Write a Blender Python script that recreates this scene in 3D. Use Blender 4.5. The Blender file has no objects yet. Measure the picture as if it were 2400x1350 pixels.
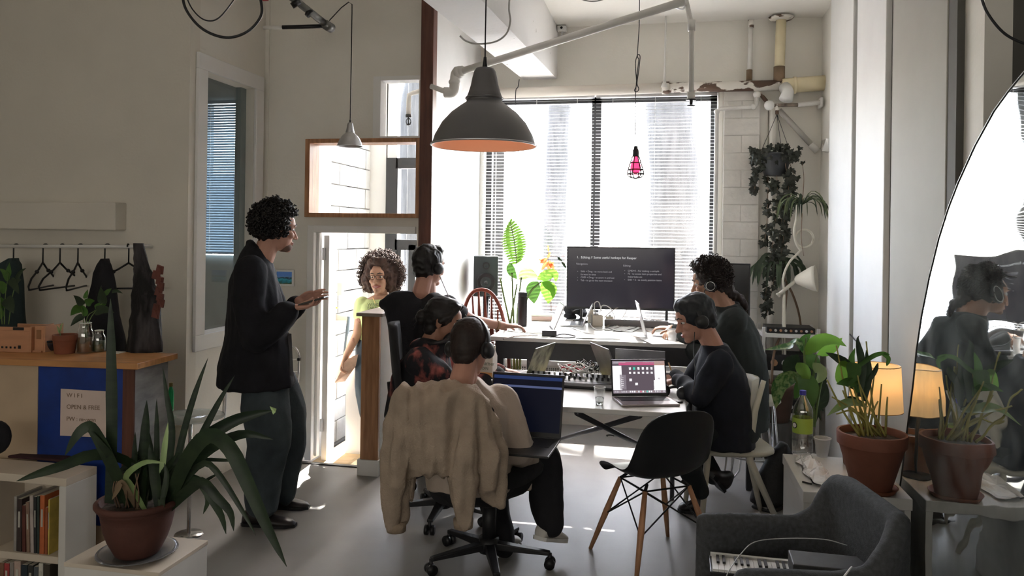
import bpy, bmesh, math, random
import numpy as np
from mathutils import Vector, Matrix, noise
R = math.radians
scene = bpy.context.scene
COL = scene.collection
random.seed(7)

# ------------------------------------------------------------------ camera
F = 1800.0; H = 1.6; TH = math.atan(.2); RO = R(.8)
RV = Vector((math.cos(TH), math.sin(TH), 0)); VV = Vector((-math.sin(TH), math.cos(TH), 0)); UZ = Vector((0, 0, 1))
cam = bpy.data.cameras.new('camera'); cam.sensor_width = 36; cam.lens = F/2400*36
cam.shift_y = -122/2400; cam.clip_start = .05; cam.clip_end = 200
co = bpy.data.objects.new('camera', cam); COL.objects.link(co)
cx = RV*math.cos(RO)+UZ*math.sin(RO); cy = -RV*math.sin(RO)+UZ*math.cos(RO); cz = -VV
co.matrix_world = Matrix(((cx.x, cy.x, cz.x, 0), (cx.y, cy.y, cz.y, 0), (cx.z, cy.z, cz.z, H), (0, 0, 0, 1)))
scene.camera = co

# ------------------------------------------------------------------ world, sun, exposure
w = bpy.data.worlds.new('sky'); scene.world = w; w.use_nodes = True
wn = w.node_tree.nodes; wl = w.node_tree.links
bg = wn['Background']
sky = wn.new('ShaderNodeTexSky'); sky.sky_type = 'NISHITA'; sky.sun_disc = False
sky.sun_elevation = R(48); sky.sun_rotation = R(8); sky.air_density = 1.0; sky.dust_density = 3.0
mxw = wn.new('ShaderNodeMixRGB'); mxw.inputs[0].default_value = .75
mxw.inputs[2].default_value = (.95, 1.0, 1.08, 1)
wl.new(sky.outputs[0], mxw.inputs[1]); wl.new(mxw.outputs[0], bg.inputs[0])
bg.inputs[1].default_value = 9.0
sd = bpy.data.lights.new('sun', 'SUN'); sd.energy = 45; sd.angle = R(.6); sd.color = (1, .96, .9)
so = bpy.data.objects.new('sun', sd); COL.objects.link(so)
so.rotation_euler = Vector((.05, -.82, -.90)).to_track_quat('-Z', 'Y').to_euler()
def area(name, loc, d, sx, sy, en, col=(1, 1, 1), cam_vis=False):
    l = bpy.data.lights.new(name, 'AREA'); l.shape = 'RECTANGLE'; l.size = sx; l.size_y = sy; l.energy = en; l.color = col
    o = bpy.data.objects.new(name, l); COL.objects.link(o); o.location = loc
    o.rotation_euler = Vector(d).to_track_quat('-Z', 'Z').to_euler(); return o
# daylight pouring through the openings of the building (main window, entrance glazing, side room)
for nm, lc, sx_, sy_ in (('window_portal', (-.6, 6.70, 1.7), 2.05, 2.35), ('entrance_portal', (-2.15, 7.2, 1.4), 1.1, 3.1), ('side_room_portal', (-4.06, 6.8, 1.8), .6, 2.1)):
    area(nm, lc, (0, -1, 0), sx_, sy_, 1).data.cycles.is_portal = True
area('added_fill_light', (-1.2, -2.17, 2.0), (0, 1, .12), 5.0, 1.6, 46, (1, .95, .86))  # unseen fill added behind the camera to brighten the left of the room
scene.view_settings.view_transform = 'Standard'; scene.view_settings.look = 'None'
scene.view_settings.gamma = 1; scene.view_settings.use_curve_mapping = False
scene.view_settings.exposure = 0.65
scene.cycles.max_bounces = 10; scene.cycles.transparent_max_bounces = 16
scene.cycles.sample_clamp_indirect = 6; scene.cycles.caustics_reflective = False; scene.cycles.caustics_refractive = False
scene.cycles.use_denoising = True

# ------------------------------------------------------------------ photo measurements turned into places in the room
def ray(px, py):
    dx, dy = px-1200, py-553
    a = (dx*math.cos(RO)+dy*math.sin(RO))/F; b = (-dx*math.sin(RO)+dy*math.cos(RO))/F
    return VV+RV*a-UZ*b
C0 = Vector((0, 0, H))
def P(px, py, d): return C0+ray(px, py)*d
def onZ(px, py, z): q = ray(px, py); return C0+q*((z-H)/q.z)
def onY(px, py, y): q = ray(px, py); return C0+q*(y/q.y)
def onX(px, py, x): q = ray(px, py); return C0+q*(x/q.x)
V = Vector

# ------------------------------------------------------------------ materials
MATS = {}
def mat(name, col, rough=.6, metal=0, var=.08, scale=6, bump=.0, bscale=40, spec=.5, trans=0, em=None, ems=0, alpha=1, col2=None, trl=0, ior=1.45, stretch=None, thr=(.3, .7), coat=0):
    if name in MATS: return MATS[name]
    m = bpy.data.materials.new(name); m.use_nodes = True; n = m.node_tree.nodes; l = m.node_tree.links
    b = n['Principled BSDF']; b.inputs['Roughness'].default_value = rough; b.inputs['Metallic'].default_value = metal
    b.inputs['Specular IOR Level'].default_value = spec; b.inputs['IOR'].default_value = ior
    b.inputs['Transmission Weight'].default_value = trans; b.inputs['Alpha'].default_value = alpha
    b.inputs['Coat Weight'].default_value = coat
    c = (*col, 1)
    if var or col2:
        tc = n.new('ShaderNodeTexCoord'); mp = n.new('ShaderNodeMapping'); l.new(tc.outputs['Object'], mp.inputs[0])
        if stretch: mp.inputs['Scale'].default_value = stretch
        nz = n.new('ShaderNodeTexNoise'); nz.inputs['Scale'].default_value = scale; nz.inputs['Detail'].default_value = 5
        l.new(mp.outputs[0], nz.inputs[0])
        cr = n.new('ShaderNodeValToRGB'); l.new(nz.outputs[0], cr.inputs[0])
        cr.color_ramp.elements[0].position = thr[0]; cr.color_ramp.elements[1].position = thr[1]
        cr.color_ramp.elements[0].color = tuple(max(0, x*(1-var)) for x in col)+(1,)
        cr.color_ramp.elements[1].color = (*(col2 or tuple(min(1, x*(1+var)) for x in col)), 1)
        l.new(cr.outputs[0], b.inputs['Base Color'])
        if bump:
            n2 = n.new('ShaderNodeTexNoise'); n2.inputs['Scale'].default_value = bscale; n2.inputs['Detail'].default_value = 6
            l.new(mp.outputs[0], n2.inputs[0]); bp = n.new('ShaderNodeBump'); bp.inputs['Strength'].default_value = bump
            bp.inputs['Distance'].default_value = .01; l.new(n2.outputs[0], bp.inputs['Height']); l.new(bp.outputs[0], b.inputs['Normal'])
    else: b.inputs['Base Color'].default_value = c
    if em: b.inputs['Emission Color'].default_value = (*em, 1); b.inputs['Emission Strength'].default_value = ems
    if trl:
        t = n.new('ShaderNodeBsdfTranslucent'); t.inputs[0].default_value = (*(min(1, x*1.15) for x in col), 1)
        mx = n.new('ShaderNodeMixShader'); mx.inputs[0].default_value = trl
        l.new(b.outputs[0], mx.inputs[1]); l.new(t.outputs[0], mx.inputs[2]); l.new(mx.outputs[0], n['Material Output'].inputs[0])
    MATS[name] = m; return m
def emat(name, col, s):
    m = bpy.data.materials.new(name); m.use_nodes = True; n = m.node_tree.nodes; n.clear()
    e = n.new('ShaderNodeEmission'); e.inputs[0].default_value = (*col, 1); e.inputs[1].default_value = s
    o = n.new('ShaderNodeOutputMaterial'); m.node_tree.links.new(e.outputs[0], o.inputs[0]); MATS[name] = m; return m
def glassmat(name, tint=(1, 1, 1), refl=.08):
    # thin architectural glass: clear pass-through with a little gloss
    m = bpy.data.materials.new(name); m.use_nodes = True; n = m.node_tree.nodes; l = m.node_tree.links; n.clear()
    t = n.new('ShaderNodeBsdfTransparent'); t.inputs[0].default_value = (*tint, 1)
    g = n.new('ShaderNodeBsdfGlossy'); g.inputs['Roughness'].default_value = .02
    mx = n.new('ShaderNodeMixShader'); lw = n.new('ShaderNodeLayerWeight'); lw.inputs[0].default_value = .5
    p5 = n.new('ShaderNodeMath'); p5.operation = 'POWER'; p5.inputs[1].default_value = 4; l.new(lw.outputs['Facing'], p5.inputs[0])
    ma = n.new('ShaderNodeMath'); ma.operation = 'MULTIPLY_ADD'; ma.inputs[1].default_value = .5; ma.inputs[2].default_value = refl*.5
    l.new(p5.outputs[0], ma.inputs[0]); l.new(ma.outputs[0], mx.inputs[0])
    l.new(t.outputs[0], mx.inputs[1]); l.new(g.outputs[0], mx.inputs[2])
    o = n.new('ShaderNodeOutputMaterial'); l.new(mx.outputs[0], o.inputs[0]); MATS[name] = m; return m

# ------------------------------------------------------------------ mesh builder
class MB:
    def __init__(s): s.v = []; s.f = []
    def add(s, vs, fs):
        k = len(s.v); s.v += [V(p) for p in vs]; s.f += [tuple(i+k for i in f) for f in fs]; return s
    def box(s, c, sz, rz=0, M=None):
        x, y, z = (a/2 for a in sz); vs = [V((sx*x, sy*y, sz_*z)) for sz_ in (-1, 1) for sx, sy in ((-1, -1), (1, -1), (1, 1), (-1, 1))]
        if M is not None: vs = [M@p for p in vs]
        if rz: Q = Matrix.Rotation(rz, 3, 'Z'); vs = [Q@p for p in vs]
        vs = [p+V(c) for p in vs]
        return s.add(vs, [(3, 2, 1, 0), (4, 5, 6, 7), (0, 1, 5, 4), (1, 2, 6, 5), (2, 3, 7, 6), (3, 0, 4, 7)])
    def bb(s, a, b):
        return s.box([(p+q)/2 for p, q in zip(a, b)], [abs(q-p) for p, q in zip(a, b)])
    def hexa(s, a): # 8 points: bottom 4 ccw, top 4 ccw
        return s.add(a, [(3, 2, 1, 0), (4, 5, 6, 7), (0, 1, 5, 4), (1, 2, 6, 5), (2, 3, 7, 6), (3, 0, 4, 7)])
    def prism(s, pts, ext):
        # planar polygon pts extruded by vector ext
        n = len(pts); e = V(ext)
        return s.add([V(p) for p in pts]+[V(p)+e for p in pts], [tuple(range(n-1, -1, -1)), tuple(range(n, 2*n))]+[(i, (i+1) % n, n+(i+1) % n, n+i) for i in range(n)])
    def loft(s, rings, cap=True, close=True):
        k = len(s.v); n = len(rings[0])
        for r_ in rings: s.v += [V(p) for p in r_]
        for j in range(len(rings)-1):
            for i in range(n if close else n-1):
                a, b = k+j*n+i, k+j*n+(i+1) % n; s.f.append((a, b, b+n, a+n))
        if cap: s.f.append(tuple(range(k+n-1, k-1, -1))); s.f.append(tuple(range(k+(len(rings)-1)*n, k+len(rings)*n)))
        return s
    def tube(s, pts, r, seg=8, cap=True):
        pts = [V(p) for p in pts]; n = len(pts); rs = r if isinstance(r, (list, tuple)) else [r]*n
        t0 = (pts[1]-pts[0]).normalized(); u = t0.orthogonal().normalized(); rings = []
        for i, p in enumerate(pts):
            t = (pts[min(i+1, n-1)]-pts[max(i-1, 0)])
            t = t.normalized() if t.length > 1e-9 else t0
            u = (u-t*u.dot(t)); u = u.normalized() if u.length > 1e-6 else t.orthogonal().normalized(); w_ = t.cross(u)
            rings.append([p+(u*math.cos(a)+w_*math.sin(a))*rs[i] for a in (2*math.pi*k/seg for k in range(seg))])
        return s.loft(rings, cap)
    def cyl(s, a, b, r0, r1=None, seg=16): return s.tube([a, b], [r0, r0 if r1 is None else r1], seg)
    def lathe(s, c, prof, seg=24, ax=None, cap=False):
        c = V(c); Q = V((0, 0, 1)).rotation_difference(V(ax)).to_matrix() if ax is not None else Matrix.Identity(3)
        rings = [[c+Q@V((r_*math.cos(a), r_*math.sin(a), z)) for a in (2*math.pi*k/seg for k in range(seg))] for r_, z in prof]
        return s.loft(rings, cap)
    def ell(s, c, rad, axes=None, n=10, m=16):
        # ellipsoid: rad (a,b,c) along axes
        ax = axes or (V((1, 0, 0)), V((0, 1, 0)), V((0, 0, 1))); c = V(c)
        rings = []
        for i in range(1, n):
            ph = math.pi*i/n
            rings.append([c+ax[0]*rad[0]*math.sin(ph)*math.cos(t)+ax[1]*rad[1]*math.sin(ph)*math.sin(t)-ax[2]*rad[2]*math.cos(ph) for t in (2*math.pi*k/m for k in range(m))])
        return s.loft(rings)
    def caps(s, a, b, r0, r1=None, seg=12):
        r1 = r0 if r1 is None else r1; a = V(a); b = V(b); d = (b-a)
        if d.length < 1e-6: return s.ell(a, (r0,)*3)
        d.normalize(); q = 4; pts = []; rs = []
        for i in range(q+1):
            t = math.pi/2*i/q; pts.append(a-d*r0*math.cos(t)); rs.append(max(1e-4, r0*math.sin(t)))
        for i in range(q+1):
            t = math.pi/2*i/q; pts.append(b+d*r1*math.sin(t)); rs.append(max(1e-4, r1*math.cos(t)))
        return s.tube(pts, rs, seg)
    def chain(s, pts, rs, seg=12):
        for i in range(len(pts)-1): s.caps(pts[i], pts[i+1], rs[i], rs[i+1], seg)
        return s
    def xf(s, M): s.v = [M@p for p in s.v]; return s

def wloc(o):
    l = V((0, 0, 0))
    while o is not None: l = l+o.location; o = o.parent
    return l
def obj(name, mb, m, parent=None, smooth=False, bevel=0, solid=0, sub=0, auto=None):
    me = bpy.data.meshes.new(name); off = wloc(parent) if parent is not None else V((0, 0, 0))
    vs = [tuple(p-off) for p in mb.v] if isinstance(mb, MB) else None
    me.from_pydata(vs, [], mb.f); me.validate(); 
    if smooth: me.polygons.foreach_set('use_smooth', [True]*len(me.polygons))
    if m is not None: me.materials.append(m)
    o = bpy.data.objects.new(name, me); COL.objects.link(o)
    if parent is not None: o.parent = parent
    if solid: md = o.modifiers.new('t', 'SOLIDIFY'); md.thickness = solid; md.offset = 0
    if bevel: md = o.modifiers.new('b', 'BEVEL'); md.width = bevel; md.segments = 2; md.limit_method = 'ANGLE'; md.harden_normals = False
    if sub: md = o.modifiers.new('s', 'SUBSURF'); md.levels = sub; md.render_levels = sub
    if auto and smooth: me.set_sharp_from_angle(angle=R(auto))
    return o
def tag(o, label=None, cat=None, group=None, kind=None):
    for k, x in (('label', label), ('category', cat), ('group', group), ('kind', kind)):
        if x: o[k] = x
    return o
def thing(name, label, cat, loc=(0, 0, 0), group=None):
    o = bpy.data.objects.new(name, None); o.empty_display_size = .1; COL.objects.link(o); o.location = loc
    return tag(o, label, cat, group)
def single(name, mb, m, label, cat, group=None, **k):
    return tag(obj(name, mb, m, None, **k), label, cat, group)
def struct(name, mb, m, parent=None, **k):
    o = obj(name, mb, m, parent, **k)
    if parent is None: o['kind'] = 'structure'
    return o
def dup(root, label=None, loc=None, rz=None):
    r_ = root.copy(); COL.objects.link(r_)
    if label: r_['label'] = label
    if loc is not None: r_.location = loc
    if rz is not None: r_.rotation_euler = (0, 0, rz)
    def rec(a, b):
        for ch in a.children:
            c = ch.copy(); COL.objects.link(c); c.parent = b; rec(ch, c)
    rec(root, r_); return r_
def inst(name, me, parent, M):
    o = bpy.data.objects.new(name, me); COL.objects.link(o); o.parent = parent; o.matrix_basis = M; return o
def text(name, s, size, m, parent, M, al='LEFT', ext=.0003):
    c = bpy.data.curves.new(name, 'FONT'); c.body = s; c.size = size; c.extrude = ext; c.align_x = al; c.materials.append(m)
    tmp = bpy.data.objects.new(name, c); COL.objects.link(tmp); dg = bpy.context.evaluated_depsgraph_get()
    me = bpy.data.meshes.new_from_object(tmp.evaluated_get(dg)); COL.objects.unlink(tmp); bpy.data.objects.remove(tmp); me.name = name
    if not me.materials: me.materials.append(m)
    o = bpy.data.objects.new(name, me); COL.objects.link(o)
    if parent is not None: o.parent = parent; M = Matrix.Translation(-wloc(parent))@M
    o.matrix_basis = M; return o
def frameM(o, x, y):
    # matrix with origin o, local x, y axes and their normal
    x = V(x).normalized(); y = V(y); z = x.cross(y).normalized(); y = z.cross(x)
    return Matrix(((x.x, y.x, z.x, o[0]), (x.y, y.y, z.y, o[1]), (x.z, y.z, z.z, o[2]), (0, 0, 0, 1)))
def bez(pts, n=24):
    # Catmull-Rom through the points
    pts = [V(p) for p in pts]; q = [pts[0]*2-pts[1]]+pts+[pts[-1]*2-pts[-2]]; out = []
    seg = len(pts)-1; per = max(2, n//seg)
    for i in range(seg):
        a, b, c, d = q[i:i+4]
        for k in range(per):
            t = k/per; out.append(.5*((2*b)+(c-a)*t+(2*a-5*b+4*c-d)*t*t+(3*b-a-3*c+d)*t*t*t))
    out.append(pts[-1]); return out
# ------------------------------------------------------------------ setting
XL, XW, XR, XRR = -2.855, -1.60, 1.21, 1.62
YH, YD, YB, YE, ZC = 4.20, 5.10, 6.52, 7.10, 3.39
m_wall = mat('white_wall_paint', (.80, .77, .70), .75, var=.04, scale=2.5, bump=.12, bscale=60)
m_wallw = mat('warm_white_wall_paint', (.74, .70, .62), .8, var=.04, scale=2.5, bump=.1, bscale=60)
m_bright = mat('fresh_white_paint', (.82, .81, .79), .6, var=.03, scale=4)
m_ceil = mat('ceiling_paint', (.90, .87, .81), .8, var=.05, scale=1.2, bump=.25, bscale=14)
m_beam = mat('chipped_beam_paint', (.16, .12, .09), .8, col2=(.86, .84, .82), var=.0, scale=9, thr=(.285, .30), bump=.3, bscale=20)
m_floor = mat('grey_vinyl_floor', (.315, .305, .29), .42, var=.12, scale=1.6, bump=.06, bscale=8, spec=.32)
m_wood = mat('stained_pine', (.30, .135, .06), .45, col2=(.50, .26, .125), scale=5, stretch=(9, 9, .8), bump=.15, bscale=10)
m_dwood = mat('dark_red_wood_post', (.07, .022, .012), .5, col2=(.14, .05, .03), scale=4, stretch=(8, 8, .7), bump=.15, bscale=10)
m_pine = mat('raw_pine', (.55, .38, .20), .6, col2=(.70, .53, .32), scale=4, stretch=(1, 8, 8), bump=.1)
m_brickw = mat('white_painted_brick', (.74, .71, .66), .7, var=.06, scale=12, bump=.4, bscale=30)
m_darkgap = mat('shadow_grey_track', (.16, .16, .15), .6, var=.05)
m_dgrey = mat('dark_grey_paint', (.10, .095, .085), .8, var=.1, scale=3)
m_black = mat('black_plastic', (.012, .012, .014), .45, var=.1, scale=20)
m_blackm = mat('black_metal', (.02, .02, .022), .35, metal=.4, var=.1)
m_white = mat('white_plastic', (.78, .77, .74), .4, var=.02)
m_chrome = mat('chrome', (.75, .75, .75), .18, metal=1, var=0)
m_alu = mat('brushed_aluminium', (.62, .62, .63), .35, metal=1, var=.05, scale=30)
m_glass = glassmat('window_glass')
m_pipe = mat('painted_pipe', (.72, .70, .66), .5, var=.05, scale=12)
m_peel = mat('peeling_pipe_paint', (.10, .06, .04), .7, col2=(.78, .74, .67), var=0, scale=9, thr=(.50, .53), bump=.3, stretch=(.7, 1, 1.6))
m_yel = mat('yellowed_plastic_pipe', (.72, .63, .42), .45, var=.12, scale=3)

struct('floor', MB().bb((-6, -2.2, -.05), (3.2, 4.97, 0)).bb((-1.75, 4.97, -.05), (3.2, 6.7, 0)).bb((-6, 4.97, -.05), (-2.9, 6.72, 0)), m_floor)
struct('ceiling', MB().bb((-6, -2.2, ZC), (3.2, 6.72, ZC+.1)).bb((XL-.1, 6.72, ZC), (-1.45, 7.18, ZC+.1)), m_ceil)
# back wall round the main window
WX0, WX1, WZ0, WZ1 = -1.56, .405, .55, 2.80
b = MB().bb((XW-.1, YB, WZ1), (XR+.6, YB+.2, ZC)).bb((XW-.1, YB, 0), (XR+.6, YB+.2, WZ0)).bb((XW-.1, YB, WZ0), (WX0, YB+.2, WZ1)).bb((WX1, YB, WZ0), (XR+.6, YB+.2, WZ1))
struct('wall_back', b, m_wall)
struct('wall_left_of_window', MB().bb((XW-.09, YD+.09, 0), (XW, YB, ZC)), m_bright)['kind'] = 'structure'
# painted brick pier right of the window, brick by brick
pier = struct('wall_brick_pier', MB().bb((.45, YB-.055, 0), (.735, YB+.01, 2.86)), mat('mortar_white', (.72, .69, .64), .8))
rnd = random.Random(3)
for i in range(14):
    z0 = .9+i*.14; off = .0 if i % 2 else .14
    xs = [.452]+[x for x in (.452+off,) if off]+[.733]
    for xa, xb_ in zip(xs[:-1], xs[1:]):
        d = rnd.uniform(.003, .007); obj('brick', MB().bb((xa+.002, YB-.056-d, z0+.002), (xb_-.002, YB-.05, z0+.137)), m_brickw, pier, bevel=.002)
struct('trim_1', MB().bb((.405, YB-.03, .5), (.452, YB+.02, 2.85)), m_wall, bevel=.01)
# the wall bay right of the pier
struct('trim_2', MB().bb((.735, YB-.02, .0), (.80, YB+.01, 2.75)).cyl((.835, YB-.04, 0), (.835, YB-.04, 2.72), .028), m_wall)
# right wall with framed panels
struct('wall_right', MB().bb((XR, YH-.9, 0), (XR+.1, YB, ZC)), m_wall)
struct('wall_right_recess', MB().bb((XRR, -2.2, 0), (XRR+.1, 3.35, ZC)).bb((XR+.1, 3.30, 0), (XRR, 3.40, ZC)), m_dgrey)['kind'] = 'structure'
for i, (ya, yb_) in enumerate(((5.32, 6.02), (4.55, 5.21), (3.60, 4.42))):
    struct('trim_%d' % (3+i), MB().bb((XR-.035, ya, 0), (XR+.005, yb_, ZC)), m_bright if i < 2 else mat('shade_tinted_panel', (.37, .355, .31), .75, var=.04, scale=3), bevel=.006)  # near panel's dimmer light is put into its darker grey-beige colour
for i, (ya, yb_) in enumerate(((6.02, 6.06), (5.21, 5.32), (4.42, 4.55))):
    struct('trim_%d' % (6+i), MB().bb((XR-.004, ya, 0), (XR+.004, yb_, ZC)), m_darkgap)
struct('trim_9', MB().bb((XR-.03, 3.50, 0), (XR+.02, 3.60, ZC)).bb((XR+.02, 3.38, 0), (XR+.09, 3.44, ZC)), m_dgrey)
struct('trim_10', MB().bb((XRR-.03, 3.16, 0), (XRR, 3.22, ZC)).bb((XRR-.03, 2.70, 0), (XRR, 2.74, ZC)), mat('brown_trim', (.10, .08, .06), .7))
# hanger wall and the tall-window wall
struct('wall_hanger_side', MB().bb((-6, YH, 0), (XL, YH+.1, ZC)), m_wallw)['kind'] = 'structure'
struct('wall_hanger_ledge', MB().bb((-6, YH-.10, 1.60), (-3.28, YH+.005, 1.77)), m_wallw, bevel=.008)['kind'] = 'structure'
TY0, TY1, TZ0, TZ1 = 4.36, 4.945, .955, 2.61
b = MB().bb((XL-.1, YH+.1, 0), (XL, YD, TZ0)).bb((XL-.1, YH+.1, TZ1), (XL, YD, ZC)).bb((XL-.1, YH+.1, TZ0), (XL, TY0, TZ1)).bb((XL-.1, TY1, TZ0), (XL, YD+.1, TZ1))
struct('wall_left', b, m_wall)
win = struct('window_2', MB().bb((XL-.1, TY0, TZ0), (XL-.06, TY0+.04, TZ1)).bb((XL-.1, TY1-.07, TZ0), (XL-.06, TY1, TZ1)), mat('grey_green_frame', (.20, .24, .24), .5))
obj('pane', MB().bb((XL-.085, TY0+.04, TZ0), (XL-.08, TY1-.07, TZ1)), m_glass, win)
cas = MB().bb((XL, TY0-.10, TZ1), (XL+.022, TY1+.10, TZ1+.10)).bb((XL, TY0-.10, TZ0-.10), (XL+.022, TY1+.10, TZ0)).bb((XL, TY0-.10, TZ0), (XL+.022, TY0, TZ1)).bb((XL, TY1, TZ0), (XL+.022, TY1+.10, TZ1))
obj('casing', cas, m_bright, win, bevel=.004)
# door wall with its three openings
DX0, DX1, DZ1 = -2.455, -1.70, 1.605
MX0, MX1, MZ0, MZ1 = -2.49, -1.70, 1.745, 2.24
SX0, SX1, SZ0, SZ1 = -1.97, -1.66, 2.285, 2.675
b = MB().bb((XL, YD, 0), (DX0-.01, YD+.1, MZ0-.015)).bb((XL, YD, MZ0-.015), (MX0-.02, YD+.1, MZ1+.015)).bb((XL, YD, MZ1+.015), (SX0-.02, YD+.1, ZC)).bb((SX0-.02, YD, SZ1+.015), (XW, YD+.1, ZC))
b.bb((DX0-.01, YD, DZ1), (XW, YD+.1, MZ0-.015)).bb((SX0-.02, YD, MZ1+.015), (XW, YD+.1, SZ0-.015)).bb((DX1, YD+.02, 0), (XW, YD+.1, SZ1))
struct('wall_entrance', b, m_wall)['kind'] = 'structure'
struct('trim_11', MB().bb((XL, YD-.012, 0), (XL+.03, YD, ZC)), m_wall)
dr = struct('door_1', MB().bb((DX0-.05, YD-.018, -.02), (DX0, YD+.12, DZ1+.05)).bb((DX0, YD-.018, DZ1), (DX1, YD+.12, DZ1+.05)).bb((DX0, YD+.03, 0), (DX0+.02, YD+.06, DZ1)), m_bright, bevel=.004)
leaf = obj('door_leaf', MB().hexa([V((DX0+.01, YD+.13, -.28)), V((DX0+.05, YD+.135, -.28)), V((-2.66, 5.93, -.28)), V((-2.70, 5.92, -.28)), V((DX0+.01, YD+.13, DZ1-.02)), V((DX0+.05, YD+.135, DZ1-.02)), V((-2.66, 5.93, DZ1-.02)), V((-2.70, 5.92, DZ1-.02))]), m_bright, dr, bevel=.004)
for z in (.2, 1.45): obj('hinge', MB().bb((DX0+.002, YD+.118, z-.045), (DX0+.024, YD+.13, z+.045)), m_alu, leaf)
struct('baseboard_entrance', MB().bb((XL, YD-.015, 0), (DX0-.05, YD, .09)), m_bright)['kind'] = 'structure'
struct('trim_12', MB().bb((-2.9, 4.95, -.04), (-1.9, 4.985, .006)), mat('step_nosing', (.10, .10, .10), .4))
mw = struct('window_3', MB().bb((MX0-.035, YD-.03, MZ0-.03), (MX0, YD+.13, MZ1+.03)).bb((MX1, YD-.03, MZ0-.03), (MX1+.03, YD+.13, MZ1+.03)).bb((MX0, YD-.03, MZ1), (MX1, YD+.13, MZ1+.03)).bb((MX0, YD-.03, MZ0-.03), (MX1, YD+.13, MZ0)), m_wood, bevel=.003)
obj('pane', MB().bb((MX0, YD+.05, MZ0), (MX1, YD+.055, MZ1)), m_glass, mw)
sw = struct('window_4', MB().bb((SX0-.055, YD-.012, SZ0-.04), (SX0, YD+.1, SZ1+.03)).bb((SX0, YD-.012, SZ1), (SX1, YD+.1, SZ1+.03)).bb((SX0, YD-.012, SZ0-.04), (SX1, YD+.1, SZ0)), m_bright, bevel=.003)
obj('pane', MB().bb((SX0, YD+.05, SZ0), (SX1, YD+.055, SZ1)), m_glass, sw)
struct('trim_13', MB().bb((-1.655, YD-.09, 0), (-1.565, YD, ZC)), m_dwood, bevel=.004)
# vestibule behind the door wall
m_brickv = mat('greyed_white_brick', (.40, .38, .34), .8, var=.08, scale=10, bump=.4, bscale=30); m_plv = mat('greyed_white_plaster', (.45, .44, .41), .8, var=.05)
struct('floor_vestibule', MB().bb((XL, 4.97, -.35), (-1.6, YE+.1, -.28)).bb((XL, 4.94, -.3), (-1.6, 4.97, 0)), mat('black_mat', (.05, .05, .055), .8, bump=.3, bscale=80))['kind'] = 'structure'
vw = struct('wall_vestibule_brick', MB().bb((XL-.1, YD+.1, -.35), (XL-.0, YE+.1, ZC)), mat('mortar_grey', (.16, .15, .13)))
vw['kind'] = 'structure'
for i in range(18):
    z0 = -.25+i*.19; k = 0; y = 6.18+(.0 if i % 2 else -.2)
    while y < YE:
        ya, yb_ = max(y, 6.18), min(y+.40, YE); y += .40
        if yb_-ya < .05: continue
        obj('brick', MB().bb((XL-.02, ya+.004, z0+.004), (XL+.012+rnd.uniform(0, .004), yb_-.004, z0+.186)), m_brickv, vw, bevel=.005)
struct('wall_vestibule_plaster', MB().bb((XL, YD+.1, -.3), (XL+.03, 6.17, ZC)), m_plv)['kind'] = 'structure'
m_bframe = mat('black_steel_frame', (.022, .022, .024), .5, var=.1)
DXE = -2.67
b = MB().bb((XL, YE, -.3), (DXE, YE+.08, ZC))
struct('wall_vestibule_end', b.bb((DXE, YE, 3.30), (-1.5, YE+.08, ZC)).bb((DXE-.01, YE, 2.34), (DXE+.10, YE+.08, 3.3)), m_bright)['kind'] = 'structure'
ed = struct('door_2', MB().bb((DXE, YE-.03, -.3), (DXE+.12, YE+.07, 2.34)).bb((DXE, YE-.03, 3.30), (-1.5, YE+.07, 3.35)).bb((-1.78, YE-.03, -.3), (-1.5, YE+.07, 3.30)).bb((DXE+.1, YE-.03, 2.24), (-1.78, YE+.07, 2.34)).bb((DXE+.1, YE-.03, 1.45), (-1.78, YE+.07, 1.55)).bb((-2.43, YE-.03, -.3), (-2.36, YE+.07, 1.5)).bb((DXE+.1, YE-.02, -.3), (DXE+.16, YE+.06, 1.5)).bb((DXE+.2, YE-.03, -.3), (-1.78, YE+.07, -.15)), m_bframe)
obj('pane', MB().bb((DXE+.2, YE+.02, -.2), (-1.75, YE+.025, 3.30)), m_glass, ed)
g = MB()
for k in range(6):
    z = .0+k*.28; g.tube([(-2.33, YE+.06, z+.3), (-1.95, YE+.06, z)], .007, 6)
g.bb((-2.35, YE+.05, -.2), (-2.33, YE+.07, 1.5)).bb((-2.14, YE+.05, -.2), (-2.125, YE+.07, 1.5))
obj('security_grille', g, m_bright, ed)
# room seen through the tall window, with a closed blind on its own street window
struct('wall_side_room', MB().bb((-6, YB+.05, 0), (-4.33, YB+.25, ZC)).bb((-3.80, YB+.05, 0), (XL, YB+.25, ZC)).bb((-4.33, YB+.05, 0), (-3.8, YB+.25, 1.38)).bb((-4.33, YB+.05, 2.83), (-3.8, YB+.25, ZC)).bb((-6.1, YH, 0), (-6, YB+.2, ZC)), mat('side_room_paint', (.28, .31, .30), .8))['kind'] = 'structure'
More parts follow.
